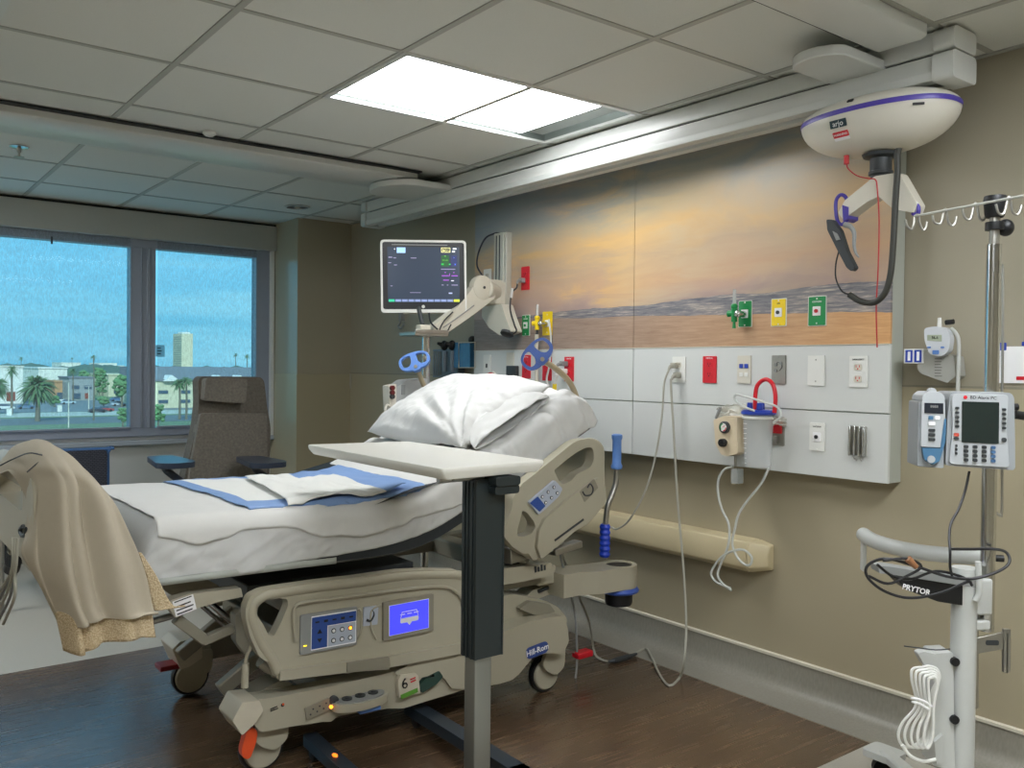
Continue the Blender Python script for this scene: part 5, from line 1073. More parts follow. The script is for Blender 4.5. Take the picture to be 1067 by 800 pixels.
# ================================================================ OVERBED TABLE
m_lam = M('table_laminate', (214, 212, 202), .35, var=.02)
m_coldark = M('column_dark_green_grey', (33, 41, 42), .38, var=.04)
m_alu = M('satin_aluminium', (150, 152, 146), .35, .75, var=.03, stretch=(1, 1, .05))
ot = thing('overbed_table', (1.53, 2.4, 0), 'overbed table with a pale top on a dark column, reaching over the bed', 'table')
tp = rpoly([(1.335, 2.05), (1.728, 2.075), (1.726, 2.89), (1.340, 2.945)], .022, 4)
b = B(); zt2 = 1.06; n_ = len(tp); cx_ = sum(p[0] for p in tp)/n_; cy_ = sum(p[1] for p in tp)/n_
rings = [(1, zt2), (1.004, zt2-.006), (1.0, zt2-.014), (.955, zt2-.034)]
vs = [(cx_+(p[0]-cx_)*(k if k > .99 else k*.96), cy_+(p[1]-cy_)*(k if k > .99 else .98), z) for k, z in rings for p in tp]
fs = [tuple(range(n_)), tuple(reversed(range(3*n_, 4*n_)))]+[(r_*n_+i, r_*n_+(i+1) % n_, (r_+1)*n_+(i+1) % n_, (r_+1)*n_+i) for r_ in range(3) for i in range(n_)]
b.add(vs, fs); b.build('tabletop', m_lam, ot, bevel=.002, angle=50)
b = B(); b.box((1.42, 2.12, zt2-.050), (1.62, 2.60, zt2-.034)); b.build('support_plate', m_alu, ot, bevel=.004)
b = B(); b.cyl((1.38, 2.14, zt2-.044), (1.60, 2.14, zt2-.044), .010); b.build('tilt_rod', m_steel, ot)
b = B(); b.prism(rrect(.090, .028, .010, 1.575, 1.008), 2.06, 2.15, f_xz); b.prism(rrect(.090, .026, .010, 1.575, .982), 2.065, 2.15, f_xz); b.build('height_lever', m_coldark, ot, bevel=.004)
b = B(); b.prism(rpoly([(1.487, 2.10), (1.592, 2.10), (1.592, 2.178), (1.487, 2.178)], .008), .482, 1.012); co = b.build('outer_column', m_coldark, ot, bevel=.002)
for y in (2.118, 2.14, 2.158): b = B(); b.box((1.4835, y-.0035, .482), (1.4875, y+.0035, 1.005)); b.build('column_rib', m_coldark, co)
b = B(); b.box((1.4868, 2.098, .482), (1.492, 2.1005, 1.005)); b.box((1.585, 2.098, .482), (1.590, 2.1005, 1.005)); b.build('column_edge', m_coldark, co)
b = B(); b.prism(rpoly([(1.497, 2.112), (1.558, 2.112), (1.558, 2.168), (1.497, 2.168)], .005), .06, .484); b.build('inner_column', m_alu, ot, bevel=.002)
b = B(); b.box((1.22, 2.10, .055), (1.74, 2.185, .085)); b.build('base_bar', m_coldark, ot, bevel=.006)
b = B(); b.prism(rpoly([(1.235, 2.10), (1.285, 2.10), (1.315, 2.80), (1.265, 2.80)], .01), .045, .082); b.build('base_leg', M('leg_dark_blue_grey', (54, 64, 74), .3, .4), ot, bevel=.008, seg=3)
b = B(); b.prism(rpoly([(1.675, 2.10), (1.735, 2.10), (1.745, 2.84), (1.685, 2.84)], .01), .045, .085); b.build('base_leg', _mats['leg_dark_blue_grey'], ot, bevel=.008, seg=3)
for x, y in ((1.26, 2.14), (1.29, 2.76), (1.705, 2.14), (1.715, 2.79)):
    b = B(); b.lathe([(.014, -.012), (.022, -.01), (.022, .01), (.014, .012)], (x, y, .022), (1, 0, 0), 18); b.cyl((x, y, .022), (x, y, .05), .007); b.build('caster', m_black, ot)
q = at(349, 787, 2, .083); b = B(); b.ell((q.x, q.y, .084), (.008, .014, .004)); b.build('amber_lamp', M('amber_glow', (255, 120, 30), .4, emit=1.6, var=0), ot)  # painted reflection of the bed's amber lamp; the table has no lamp

# ================================================================ PATIENT MONITOR ON ITS WALL ARM
ar = thing('wall_arm_mount', (3.05, 4.07, 1.56), 'cream articulated wall arm on a vertical channel, holding the patient monitor', 'monitor arm')
m_arm = M('arm_cream', (204, 200, 184), .38, var=.02)
b = B(); b.box((3.012, 4.015, 1.555), (3.06, 4.105, 2.115)); b.box((3.02, 3.995, 1.555), (3.06, 4.015, 2.115)); b.build('wall_channel', m_alu if False else M('channel_cream', (196, 196, 184), .35, .2), ar, bevel=.004)
b = B(); b.box((3.008, 4.045, 1.60), (3.012, 4.05, 2.10)); b.box((3.008, 4.075, 1.60), (3.012, 4.08, 2.10)); b.build('channel_groove', m_dark, ar)
A1 = V((2.97, 4.06, 1.765)); A2 = V((2.80, 4.02, 1.775)); A3 = V((2.60, 4.08, 1.59))
b = B(); b.cyl((2.97, 4.06, 1.70), (2.97, 4.06, 1.84), .062, n=28); b.box((2.96, 4.0, 1.70), (3.03, 4.12, 1.83)); b.cyl((2.86, 3.99, 1.78), (2.97, 4.05, 1.77), .058, n=24); b.build('shoulder_housing', m_arm, ar, bevel=.008)
b = B(); b.lathe([(.04, 0), (.066, .008), (.07, .03), (.066, .055), (.04, .06)], (2.84, 3.955, 1.785), (0, 1, 0), 30); e_ = b.build('elbow_disc', m_arm, ar); b = B(); b.cyl((2.84, 3.952, 1.785), (2.84, 3.958, 1.785), .008); b.build('elbow_screw', m_dark, e_)
b = B(); ap = rpoly(XZ([(497, 292), (512, 296), (515, 310), (505, 318), (489, 330), (466, 346), (452, 350), (449, 340), (478, 318)], 3.98), .02); b.prism(ap, 3.965, 4.02, f_xz); b.build('forearm', m_arm, ar, bevel=.010, seg=3)
b = B(); b.tube([at(*p, 1, 3.962) for p in [(494, 318), (478, 330), (462, 341)]], .003, 6, sm=3); b.build('arm_seam', m_grey, ar)
b = B(); b.prism(rpoly([(at(*p, 0, 3.0).y, at(*p, 0, 3.0).z) for p in [(510, 320), (530, 317), (534, 330), (540, 346), (529, 350), (517, 342), (509, 330)]], .015), 2.95, 3.03, f_yz); b.build('lower_housing', m_arm, ar, bevel=.012, seg=3)
b = B(); b.lathe([(.02, 0), (.036, .004), (.038, .02), (.03, .026)], tuple(at(529, 345, 0, 2.96)), (-.4, -.1, -.9), 24); b.build('pivot_ring', m_dark, ar)
b = B(); b.tube([at(*p, 1, 3.95) for p in [(472, 325), (463, 334), (458, 345), (464, 348), (470, 338)]], .004, 6, sm=4); b.tube([at(*p, 1, 3.95) for p in [(447, 326), (449, 336), (456, 343)]], .005, 6, sm=4); b.build('arm_cable', m_dark, ar)
b = B(); b.tube([V((3.03, 4.07, 2.115)), at(516, 243, 0, 3.02), at(506, 248, 0, 3.01), at(499, 262, 0, 3.0), at(497, 276, 0, 3.0), at(502, 286, 0, 3.02), at(507, 291, 0, 3.05)], .005, 8, sm=6); tag(b.build('monitor_cable', M('navy_cable', (46, 48, 62), .45)), 'dark cable arcing from the top of the monitor channel to the white outlet', 'cord')
b = B(); b.tube([TR1 @ V((-.006, -.035, .055)), at(538, 300, 0, 3.0), at(534, 304, 0, 3.0), at(532, 312, 0, 3.0), at(532, 324, 0, 2.99), at(536, 338, 0, 2.98), at(538, 345, 0, 2.98), at(531, 350, 0, 2.97)], .0045, 8, sm=6); b.build('cable', m_dark, lead_c)
tg_ = thing('cord_tag', tuple(at(534, 305, 0, 2.99)), 'white paper tag wrapped on the dark cord beside the monitor arm', 'tag'); b = B(frame(at(533.5, 305, 0, 2.985), '-X', math.radians(-10))); b.box((-.008, -.028, 0), (.010, .026, .003)); b.build('paper', m_wink, tg_)

MC = V((2.526, 4.08, 1.832)); Rm = V((.887, -.462, 0)).normalized(); Um = V((0, 0, 1)); Zm = Rm.cross(Um).normalized()
TM = Matrix(((Rm.x, Um.x, Zm.x, MC.x), (Rm.y, Um.y, Zm.y, MC.y), (Rm.z, Um.z, Zm.z, MC.z), (0, 0, 0, 1))) @ Matrix.Rotation(math.radians(1.3), 4, 'Z')
mo = thing('patient_monitor', tuple(MC), 'white-framed patient monitor with a dark lit screen of vital signs, on the wall arm', 'monitor')
MW, MH = .462, .390
b = B(TM); b.prism(rrect(MW, MH, .022, n=6), -.03, .012, None, [rrect(MW-.022, MH-.030, .014, 0, .003)]); b.build('outer_frame', m_white, mo, bevel=.004, seg=3)
b = B(TM); b.prism(rrect(MW-.02, MH-.026, .014, 0, .002), -.05, .008); b.prism(rrect(MW*.7, MH*.7, .03), -.085, -.05); bz = b.build('bezel', M('monitor_bezel', (36, 38, 42), .3), mo, bevel=.003)
SWd, SHt = MW-.075, MH-.095
b = B(TM); b.prism(rrect(SWd, SHt, .002, 0, .010), .008, .0092); scn = b.build('display', M('monitor_display', (58, 68, 84), .18, emit=.32, var=.05, scale=3), mo, smooth=False)
def pxl(fx, fy, w, h, mat, r=.0008): 
    b = B(TM); b.prism(rrect(w*SWd, h*SHt, r, (fx-.5)*SWd, (.5-fy)*SHt+.010), .0092, .0098); return b.build('readout', mat, scn, smooth=False)
E_ = lambda n, c, e=.8: M('lit_'+n, c, .4, emit=e, var=0)
pxl(.19, .06, .12, .10, E_('pale_blue', (150, 190, 224))); pxl(.10, .04, .012, .02, E_('white', (225, 228, 235)))
pxl(.81, .05, .13, .09, E_('cream', (214, 212, 150))); pxl(.81, .05, .115, .07, m_screen); pxl(.79, .06, .05, .02, E_('cream', (214, 212, 150)))
for x, y, w, h, n, c in ((.935, .025, .05, .025, 'white', None), (.92, .075, .04, .03, 'white', None), (.80, .25, .11, .20, 'deep_green', (16, 82, 34)), (.925, .25, .08, .20, 'deep_blue', (28, 40, 92)), (.80, .235, .08, .008, 'lime', (120, 220, 60)), (.765, .31, .04, .03, 'green', (40, 190, 80)), (.86, .31, .03, .02, 'green', None), (.94, .31, .02, .03, 'sky', (80, 120, 220)), (.925, .19, .012, .02, 'sky', None), (.80, .16, .02, .015, 'lime', None),
        (.84, .40, .20, .016, 'greyviolet', (120, 118, 150)), (.80, .52, .10, .014, 'violet', (150, 70, 190)), (.93, .52, .09, .014, 'violet', None), (.86, .50, .008, .05, 'violet', None), (.80, .46, .02, .012, 'violet', None), (.92, .46, .02, .012, 'violet', None), (.81, .60, .08, .014, 'violet', None), (.90, .61, .04, .012, 'white', None), (.76, .69, .03, .014, 'greyviolet', None), (.83, .69, .02, .014, 'greyviolet', None), (.93, .69, .09, .014, 'greyviolet', None), (.87, .84, .05, .024, 'palegrey', (150, 160, 190)),
        (.36, .20, .08, .014, 'greyviolet', None), (.04, .19, .05, .02, 'greyviolet', None), (.10, .20, .04, .014, 'greyviolet', None), (.03, .29, .04, .012, 'greyviolet', None), (.11, .33, .04, .014, 'greyviolet', None), (.05, .71, .03, .01, 'greyviolet', None), (.38, .83, .15, .010, 'greyviolet', None)):
    pxl(x, y, w, h, _mats['lit_'+n] if c is None else E_(n, c, .8 if n not in ('deep_green', 'deep_blue') else .5))
for k in range(11):
    c = ('teal', (40, 170, 130)) if k == 0 else (('acid', (190, 200, 60)) if k == 10 else ('bar', (112, 128, 168)))
    pxl(.05+.0905*k, .975, .082, .045, E_(*c, .7)); 
    if 0 < k < 10: pxl(.05+.0905*k, .975, .05, .012, E_('palegrey', (150, 160, 190)))
b = B(TM); b.prism(rrect(.30, .004, .001, -.02, MH/2-.026), .008, .009); b.build('top_light_bar', m_grey, bz)
b = B(TM); b.prism(circ(.009, 20, -.005, -MH/2+.032), .008, .010); b.build('round_button', m_white, bz)
b = B(TM); b.box((-.11, -MH/2-.005, -.06), (.16, -MH/2+.03, -.03)); b.build('rear_mount', m_arm, mo, bevel=.005)
# stand with tray and module behind the bed
st = thing('equipment_stand', (2.43, 3.9, 0), 'chrome pole stand behind the pillow with a shelf just under the monitor', 'stand')
b = B(); b.cyl((2.433, 3.90, .06), (2.433, 3.90, 1.52), .021); b.build('pole', m_chrome, st); b = B(); b.cyl((2.433, 3.90, 1.38), (2.433, 3.90, 1.40), .026); b.build('collar', m_steel, st)
b = B(); b.box((2.33, 3.84, 1.502), (2.53, 4.0, 1.522)); b.box((2.33, 3.835, 1.515), (2.53, 3.845, 1.535)); b.build('shelf', m_steel, st, bevel=.003)
for k in range(5):
    a = 2*PI*k/5+.3; e = V((2.433+.26*math.cos(a), 3.95+.20*math.sin(a), .07)); b = B(); b.bar((2.433, 3.90, .09), e, .03, .022); b.build('base_leg', m_grey, st, bevel=.004); b = B(); b.lathe([(.015, -.01), (.03, -.01), (.03, .01), (.015, .01)], (e.x, e.y, .03), (0, 1, 0), 16); b.cyl((e.x, e.y, .03), (e.x, e.y, .07), .007); b.build('caster', m_black, st)
b = B(); b.box((2.40, 3.90, 1.522), (2.46, 3.95, 1.562)); b.build('mount_block', m_offw, st, bevel=.004)
b = B(); b.cyl((2.43, 3.93, 1.562), (2.44, 3.99, 1.655), .012); b.build('mount_post', m_dark, st)
dm = thing('bedside_module', (2.28, 3.87, 1.07), 'light grey bedside module with dark red sockets and looped cords, behind the pillow', 'module')
b = B(); mp_ = rpoly(XZ([(413, 404), (424, 396), (445, 394), (446, 445), (412, 446)], 3.80), .01); b.prism(mp_, 3.80, 3.90, f_xz); b.build('housing', M('module_grey', (172, 174, 172), .4), dm, bevel=.006)
b = B(); b.prism(rpoly(XZ([(405, 402), (413, 400), (413, 426), (406, 428)], 3.80), .005), 3.80, 3.86, f_xz); b.build('socket_block', m_offw, dm, bevel=.004)
for y in (404, 409, 413): q = at(408, y, 1, 3.80); b = B(); b.cyl((q.x, 3.785, q.z), (q.x, 3.80, q.z), .012); b.build('socket', M('dark_red_socket', (96, 24, 26), .4) if y < 413 else m_dark, dm)
b = B(); b.tube([at(*p, 1, 3.78) for p in [(407, 424), (403, 422), (401, 430), (402, 440), (399, 452), (402, 462)]], .006, 8, sm=5); b.tube([at(*p, 1, 3.79) for p in [(409, 426), (404, 430), (405, 436), (402, 450)]], .005, 8, sm=5); b.build('looped_cord', m_offw, dm)
b = B(); b.prism(rrect(.02, .05, .002, at(420, 406, 1, 3.8).x, at(420, 406, 1, 3.8).z), 3.795, 3.80, f_xz); b.build('label_strip', m_grey, dm)
b = B(); b.cyl((2.43, 3.87, 1.2), (2.43, 3.90, 1.2), .03); b.build('pole_clamp', m_dark, dm)
# diagnostic set on the wall
dg = thing('diagnostic_wall_set', (3.15, 4.65, 1.28), 'wall diagnostic set with two black-headed scopes in a blue-grey holder', 'diagnostic set')
DX = 3.10; D_yz = lambda pts, X=DX: [(at(*p, 0, X).y, at(*p, 0, X).z) for p in pts]
b = B(); b.prism(rpoly(D_yz([(451, 364), (477, 363), (477, 392), (451, 393)]), .01), 3.10, 3.152, f_yz); b.build('backboard', M('diag_blue_grey', (112, 128, 142), .4), dg, bevel=.004)
for px in (463.5, 471.5):
    q = at(px, 374, 0, 3.06); b = B(); b.cyl((3.06, q.y, q.z-.08), (3.06, q.y, q.z+.05), .016, .018); h_ = b.build('scope_handle', M('scope_grey_blue', (126, 140, 154), .35), dg)
    b = B(); b.ell((3.055, q.y, q.z+.085), (.024, .026, .032)); b.cyl((3.055, q.y, q.z+.085), (3.01, q.y+.01, q.z+.10), .018, .008); b.build('scope_head', m_black, h_)
for k in range(4): x0 = 452+2.3*k; b = B(); b.tube([at(x0, 366, 0, 3.08), at(x0+.5, 378, 0, 3.06), at(x0, 391, 0, 3.08)], .005, 6, sm=4); b.build('coiled_lead', m_grey, dg)
gb = thing('blue_bin', (3.15, 4.5, 1.34), 'translucent blue wall bin beside the scopes, at the edge of the white panel', 'bin')
b = B(); b.prism(rpoly(D_yz([(478, 357), (495, 356.5), (495, 383), (478, 383)], 3.10), .008), 3.06, 3.152, f_yz); b.build('shell', M('bin_blue', (74, 128, 170), .2, var=.25, scale=18), gb, bevel=.006)
b = B(); b.tube([at(*p, 0, 3.055) for p in [(478, 357), (495, 356.5), (495, 383), (478, 383)]], .004, 6, closed=True); b.build('clear_rim', m_offw, gb)
b = B(); q = at(491, 354, 0, 3.08); b.ell((3.09, q.y, q.z), (.025, .03, .025)); b.build('black_cap', m_black, gb)
hk = thing('wall_hook', (3.15, 5.1, 1.54), 'pale hook on the wall just under the left side of the monitor', 'hook')
b = B(); b.tube([at(*p, 0, 3.13) for p in [(417, 328), (417, 336), (415, 340), (418, 342), (421, 338)]], .008, 8, sm=4); b.box((3.125, at(417, 330, 0, 3.13).y-.015, at(417, 330, 0, 3.13).z-.03), (3.16, at(417, 330, 0, 3.13).y+.015, at(417, 330, 0, 3.13).z+.03)); b.build('hook_body', m_grey, hk)

# ================================================================ RECLINER AND GUEST CHAIR BY THE WINDOW
m_tweed = M('taupe_tweed', (112, 106, 96), .9, var=.45, scale=75, bump=.3, bscale=420)
m_tweed2 = M('taupe_tweed_light', (128, 122, 112), .9, var=.45, scale=75, bump=.3, bscale=420)
rc_ = thing('recliner', (2.0, 5.6, 0), 'high-backed taupe recliner with a headrest cushion, in front of the right window', 'chair')
CY = 5.40
b = B(); bk_ = rpoly(XZ([(203.5, 396), (207, 392), (268, 392.5), (272, 397), (276, 424), (280.5, 445), (281, 500), (279, 560), (190, 560), (192, 500), (203, 445), (205, 420)], CY), .03)
def backf(u, v, w): return (u, w-(1.3-v)*-.0+(.0 if True else 0)-.10*(v-.5), v)
b.prism(bk_, CY+.02, CY+.13, backf); b.build('backrest', m_tweed, rc_, bevel=.03, seg=4)
b = B(); b.prism(rpoly(XZ([(205, 430), (274, 430), (277, 500), (277, 560), (194, 560), (196, 490)], CY), .02), CY-.015, CY+.06, backf); b.build('back_cushion', m_tweed2, rc_, bevel=.02, seg=4)
b = B(); b.prism(rpoly(XZ([(210, 393.5), (253, 394), (252, 420), (209, 417)], CY-.05), .02), CY-.055, CY+.04, backf); b.build('headrest', m_tweed2, rc_, bevel=.025, seg=4)
b = B(); b.box((1.74, 4.78, .36), (2.28, 5.42, .50)); b.build('seat_cushion', m_tweed2, rc_, bevel=.04, seg=4)
b = B(); b.box((1.72, 4.85, .14), (2.30, 5.45, .37)); b.build('base_frame', m_dark, rc_, bevel=.02)
m_armb = M('armrest_blue_black', (52, 62, 78), .3, var=.03)
for sx, pts in ((-1, [(150, 480), (160, 476), (172, 477), (180, 481), (192, 484)]), (1, [(252, 484), (262, 482), (275, 478), (288, 479), (291, 483)])):
    P_ = [at(px, py, 1, 5.1 if sx < 0 else 5.0) for px, py in pts]; z_ = sum(p.z for p in P_)/len(P_)
    x0, x1 = P_[0].x, P_[-1].x
    b = B(); b.prism(rpoly([(x0, 4.86), (x0+.07, 4.80), (x1-.03, 4.82), (x1, 4.90), (x1-.02, 5.26), (x0+.06, 5.28)], .05, 5), z_-.018, z_+.012); a_ = b.build('armrest', m_armb, rc_, bevel=.010, seg=3)
    b = B(); b.tube([(x0+.12, 5.0, z_-.01), ((x0+x1)/2+.02, 5.12, z_-.06), (1.74 if sx < 0 else 2.28, 5.2, .52), (1.74 if sx < 0 else 2.28, 5.2, .3)], .022, 10, sm=5); b.build('armrest_support', m_armb, a_)
for x in (1.78, 2.24):
    for y in (4.92, 5.40): b = B(); b.cyl((x, y, .05), (x, y, .16), .018); b.lathe([(.02, -.014), (.045, -.014), (.045, .014), (.02, .014)], (x, y, .045), (1, 0, 0), 18); b.build('caster', m_black, rc_)
gc = thing('guest_chair', (.95, 5.7, 0), 'low guest chair with a dark mesh back and blue rim, under the left window', 'chair')
m_mesh = bpy.data.materials.new('dark_mesh_weave'); m_mesh.use_nodes = True; nt = m_mesh.node_tree; bs = nt.nodes['Principled BSDF']; bs.inputs['Roughness'].default_value = .7
ck = nt.nodes.new('ShaderNodeTexBrick'); ck.inputs['Scale'].default_value = 24; ck.inputs['Color1'].default_value = srgb(70, 74, 86); ck.inputs['Color2'].default_value = srgb(60, 64, 76); ck.inputs['Mortar'].default_value = srgb(34, 36, 44); ck.inputs['Mortar Size'].default_value = .04; tc = nt.nodes.new('ShaderNodeTexCoord'); mp = nt.nodes.new('ShaderNodeMapping'); mp.inputs['Rotation'].default_value = (PI/2, 0, 0); nt.links.new(tc.outputs['Object'], mp.inputs[0]); nt.links.new(mp.outputs[0], ck.inputs[0]); nt.links.new(ck.outputs[0], bs.inputs['Base Color'])
b = B(); p0, p1 = at(111, 468, 1, 5.9), at(0, 462, 1, 5.9); b.prism(rpoly([(p1.x-.10, .42), (p0.x, .42), (p0.x+.0, p0.z), (p1.x-.10, p0.z)], .03), 5.88, 5.93, f_xz); b.build('backrest', m_mesh, gc, bevel=.012, seg=3)
b = B(); b.tube([(p1.x-.08, 5.90, p0.z+.002), (p0.x-.01, 5.90, p0.z+.002), (p0.x+.006, 5.90, p0.z-.02), (p0.x+.006, 5.90, .46)], .012, 8, sm=3); b.build('back_frame', M('chair_blue_rim', (58, 100, 150), .35), gc)
b = B(); b.box((p1.x-.08, 5.34, .40), (p0.x-.02, 5.88, .48)); b.build('seat', m_mesh, gc, bevel=.03, seg=3)
for x in (p1.x-.06, p0.x-.04):
    for y in (5.38, 5.89): b = B(); b.cyl((x, y, 0), (x, y, .42), .014); b.build('leg', m_steel, gc)

# ================================================================ INFUSION PUMP ON ITS POLE CART
def atd(px, py, d): return CAM+ray((px, py))*d
ct = thing('pump_cart', (2.50, 1.17, 0), 'white column cart carrying a tall chrome pole with hooks, at the right edge', 'cart')
m_cartw = M('cart_white', (196, 198, 194), .35, var=.02)
PX, PYY = 2.56, 1.135
b = B(); b.cyl((PX, PYY, .62), (PX, PYY, 1.70), .0195, n=28); b.build('chrome_pole', m_chrome, ct)
b = B(); b.cyl((PX, PYY, 1.69), (PX, PYY, 1.80), .013, n=20); b.build('upper_pole', m_steel, ct)
q0 = atd(1033, 235, 2.46); b = B(); b.cyl((PX, PYY, q0.z-.014), (PX, PYY, q0.z+.008), .024); kk = b.build('height_collar', m_black, ct); kb = q0+CR*.040; b = B(); b.cyl(q0+CR*.018, kb, .012); b.ell(tuple(kb+V((0, 0, -.006))), (.022, .022, .024)); b.build('clamp_knob', m_black, kk)
b = B(); q = atd(1033, 214, 2.46); b.lathe([(.022, -.035), (.026, -.028), (.030, .012), (.028, .024)], (PX, PYY, q.z-.0), n=20); b.build('rack_head', m_black, ct)
zb_ = 1.812; rl, rr = at(953, 225, 2, zb_), at(1085, 200.5, 2, zb_); rdir = (rr-rl).normalized()
b = B(); b.cyl(rl, rr, .0035, n=8); b.build('rack_wire', M('bright_wire', (205, 206, 198), .4, .3), ct)
for lab in ([(943.6, 229), (945, 235), (949, 239), (952, 236), (954, 225), (957, 224), (958, 232), (961.4, 239.4), (964.5, 237), (965.6, 231)],
            [(971.5, 224), (973, 231), (978, 233.5), (981, 231), (984, 219), (986, 219), (988, 231), (992, 235), (995, 232), (996.5, 225.7)],
            [(1003, 217.5), (1005, 226), (1009, 229), (1012, 226), (1015.5, 212.5), (1018, 214), (1020, 226), (1024, 229.5), (1027, 226), (1028, 222)],
            [(1037.6, 212.6), (1040, 221), (1044, 223.5), (1047, 220), (1050.5, 206), (1052.5, 207), (1055, 220), (1059, 223.5), (1062, 221), (1064.4, 213.8)]):
    cxp = sum(p[0] for p in lab)/len(lab); t_ = (cxp-953)/(1085-953); qd = at(cxp, 226-(cxp-953)*.19, 2, zb_); dd = (qd-CAM).dot(CF)
    b = B(); b.tube([atd(px, py, dd) for px, py in lab], .0036, 8, sm=4); b.build('double_hook', m_steel, ct)
b = B(); b.tube([atd(*p, 2.47) for p in [(1040, 274), (1044, 276), (1045, 284), (1045, 345), (1044, 440), (1044, 530), (1041, 536), (1038, 534)]], .0035, 8, sm=3); b.build('side_wire', m_steel, ct)
b = B(); b.cyl((2.497, 1.168, .07), (2.497, 1.168, .80), .0335, n=28); b.build('column', m_cartw, ct)
hz = .80; hpts = [at(px, py, 2, hz) for px, py in [(900, 557), (912, 564), (936, 571), (965, 576), (1000, 579), (1030, 581)]]
b = B(); b.tube(hpts, .0235, 16, sm=6); b.ell(tuple(hpts[0]), (.0235, .0235, .0235)); b.build('push_handle', m_cartw, ct)
b = B(); b.cyl(hpts[-1], hpts[-1]+(hpts[-1]-hpts[-2]).normalized()*.012, .0245); b.cyl(hpts[-1], hpts[-1]+(hpts[-1]-hpts[-2]).normalized()*.04, .010); b.build('handle_end_ring', m_black, ct)
b = B(); q = hpts[0]; b.bar(q+V((0, 0, -.005)), q+V((.0, 0, -.12)), .035, .012, up=(1, -1, 0)); b.build('handle_bracket', m_cartw, ct, bevel=.003)
b = B(); b.tube([atd(*p, 2.42) for p in [(1019, 585), (1020, 600), (1020, 618), (1016, 626)]], .008, 10, sm=3); b.build('handle_brace', m_cartw, ct)
b = B(); b.bar((2.50, 1.168, .72), (PX, PYY, .72), .05, .10); b.bar((2.50, 1.168, .64), (PX, PYY, .64), .04, .03); b.build('pole_clamp', m_cartw, ct, bevel=.006)
# black tray with lettering under the handle
d0 = 2.47; def_tray = [atd(*p, d0) for p in [(908, 586), (935, 588), (1012, 605), (1016, 612), (1009, 631), (975, 625), (940, 612), (925, 600)]]
Xt = CR.copy(); Xt.z = 0; Xt.normalize(); Yt = V((0, 0, 1)); Zt = Xt.cross(Yt)
def TF(o): return Matrix(((Xt.x, Yt.x, Zt.x, o.x), (Xt.y, Yt.y, Zt.y, o.y), (Xt.z, Yt.z, Zt.z, o.z), (0, 0, 0, 1)))
o0 = atd(965, 605, 2.44); Tt = TF(o0); loc = lambda px, py, d: (lambda q: (q.x, q.y))(Tt.inverted() @ atd(px, py, d))
b = B(Tt); b.prism(rpoly([loc(*p, 2.44) for p in [(926, 596), (1014, 610), (1009, 631), (976, 626), (944, 614)]], .006), -.05, .01); tr_ = b.build('name_tray', m_black, ct, bevel=.006)
b = B(Tt); b.prism(rpoly([loc(*p, 2.44) for p in [(912, 588), (925, 589), (1013, 603), (1014, 611), (926, 597), (914, 596)]], .003), -.04, .016); b.build('tray_lip', m_grey, tr_, bevel=.003)
tl = loc(953, 613.5, 2.44); text('PRYTOR', .021, Tt @ Matrix.Translation((tl[0], tl[1], .0105)) @ Matrix.Rotation(math.radians(-13), 4, 'Z'), m_wink, tr_, bold=.0006)
# steel bracket on the right of the column and stand-off box
b = B(); q = atd(1016, 670, 2.47); b.bar(atd(1016, 637, 2.47), atd(1016, 738, 2.47), .012, .02, up=(1, 0, 0)); b.build('bracket_upright', m_steel, ct, bevel=.002)
Tb = TF(atd(1030, 668, 2.46)); lb = lambda px, py: (lambda q: (q.x, q.y))(Tb.inverted() @ atd(px, py, 2.46))
b = B(Tb); b.prism([lb(*p) for p in [(1017, 664), (1045, 658), (1045, 676), (1017, 681)]], -.004, .004); bb_ = b.build('bracket_arm', m_steel, ct, bevel=.002); b = B(Tb); b.prism(rrect(.036, .014, .005, *lb(1033, 669)), .004, .006); b.build('maker_mark', m_dark, bb_)
b = B(Tb); b.prism([lb(*p) for p in [(1045, 656), (1048, 655), (1048, 701), (1045, 700)]], -.006, .006); b.prism([lb(*p) for p in [(1049.5, 655), (1052, 656), (1052, 699), (1049.5, 701)]], -.006, .006); b.prism([lb(*p) for p in [(1045, 655), (1052, 655), (1052, 659), (1045, 659)]], -.006, .006); b.build('bracket_fork', m_steel, ct, bevel=.001)
# wheeled base
for ang_, L1 in ((205, .42), (95, .36), (325, .34), (265, .30), (150, .38)):
    a = math.radians(ang_); e = V((2.497+L1*math.cos(a), 1.168+L1*math.sin(a), .09)); b = B(); b.bar((2.497, 1.168, .11), e, .05, .035); lg = b.build('base_leg', m_cartw, ct, bevel=.01, seg=3); b = B(); b.lathe([(.018, -.012), (.036, -.012), (.036, .012), (.018, .012)], (e.x, e.y, .036), (math.sin(a), -math.cos(a), 0), 20); b.cyl((e.x, e.y, .036), (e.x, e.y, .08), .009); b.build('caster', m_black, lg)
pts = [(900, 781), (908, 777), (925, 783), (934, 792), (938, 806), (930, 806), (926, 796), (915, 790)]
fq = at(912, 783, 2, .10); e = V((fq.x, fq.y, .10))
b = B(); b.prism(rrect(.095, .11, .02, n=4), .0, .022, lambda u, v, w: (e.x+u+.02, e.y+v-.02, .085+w)); cg = b.build('foot_housing', m_cartw, ct, bevel=.006, seg=3); b = B(); b.lathe([(.015, -.014), (.034, -.014), (.034, .014), (.015, .014)], (e.x-.01, e.y-.06, .034), (.7, .7, 0), 20); b.lathe([(.015, -.014), (.034, -.014), (.034, .014), (.015, .014)], (e.x+.05, e.y+.0, .034), (.7, .7, 0), 20); b.build('caster', m_black, cg)
b = B(); b.bar((2.497, 1.168, .10), (e.x+.02, e.y-.02, .097), .045, .03); b.build('base_leg', m_cartw, ct, bevel=.008)
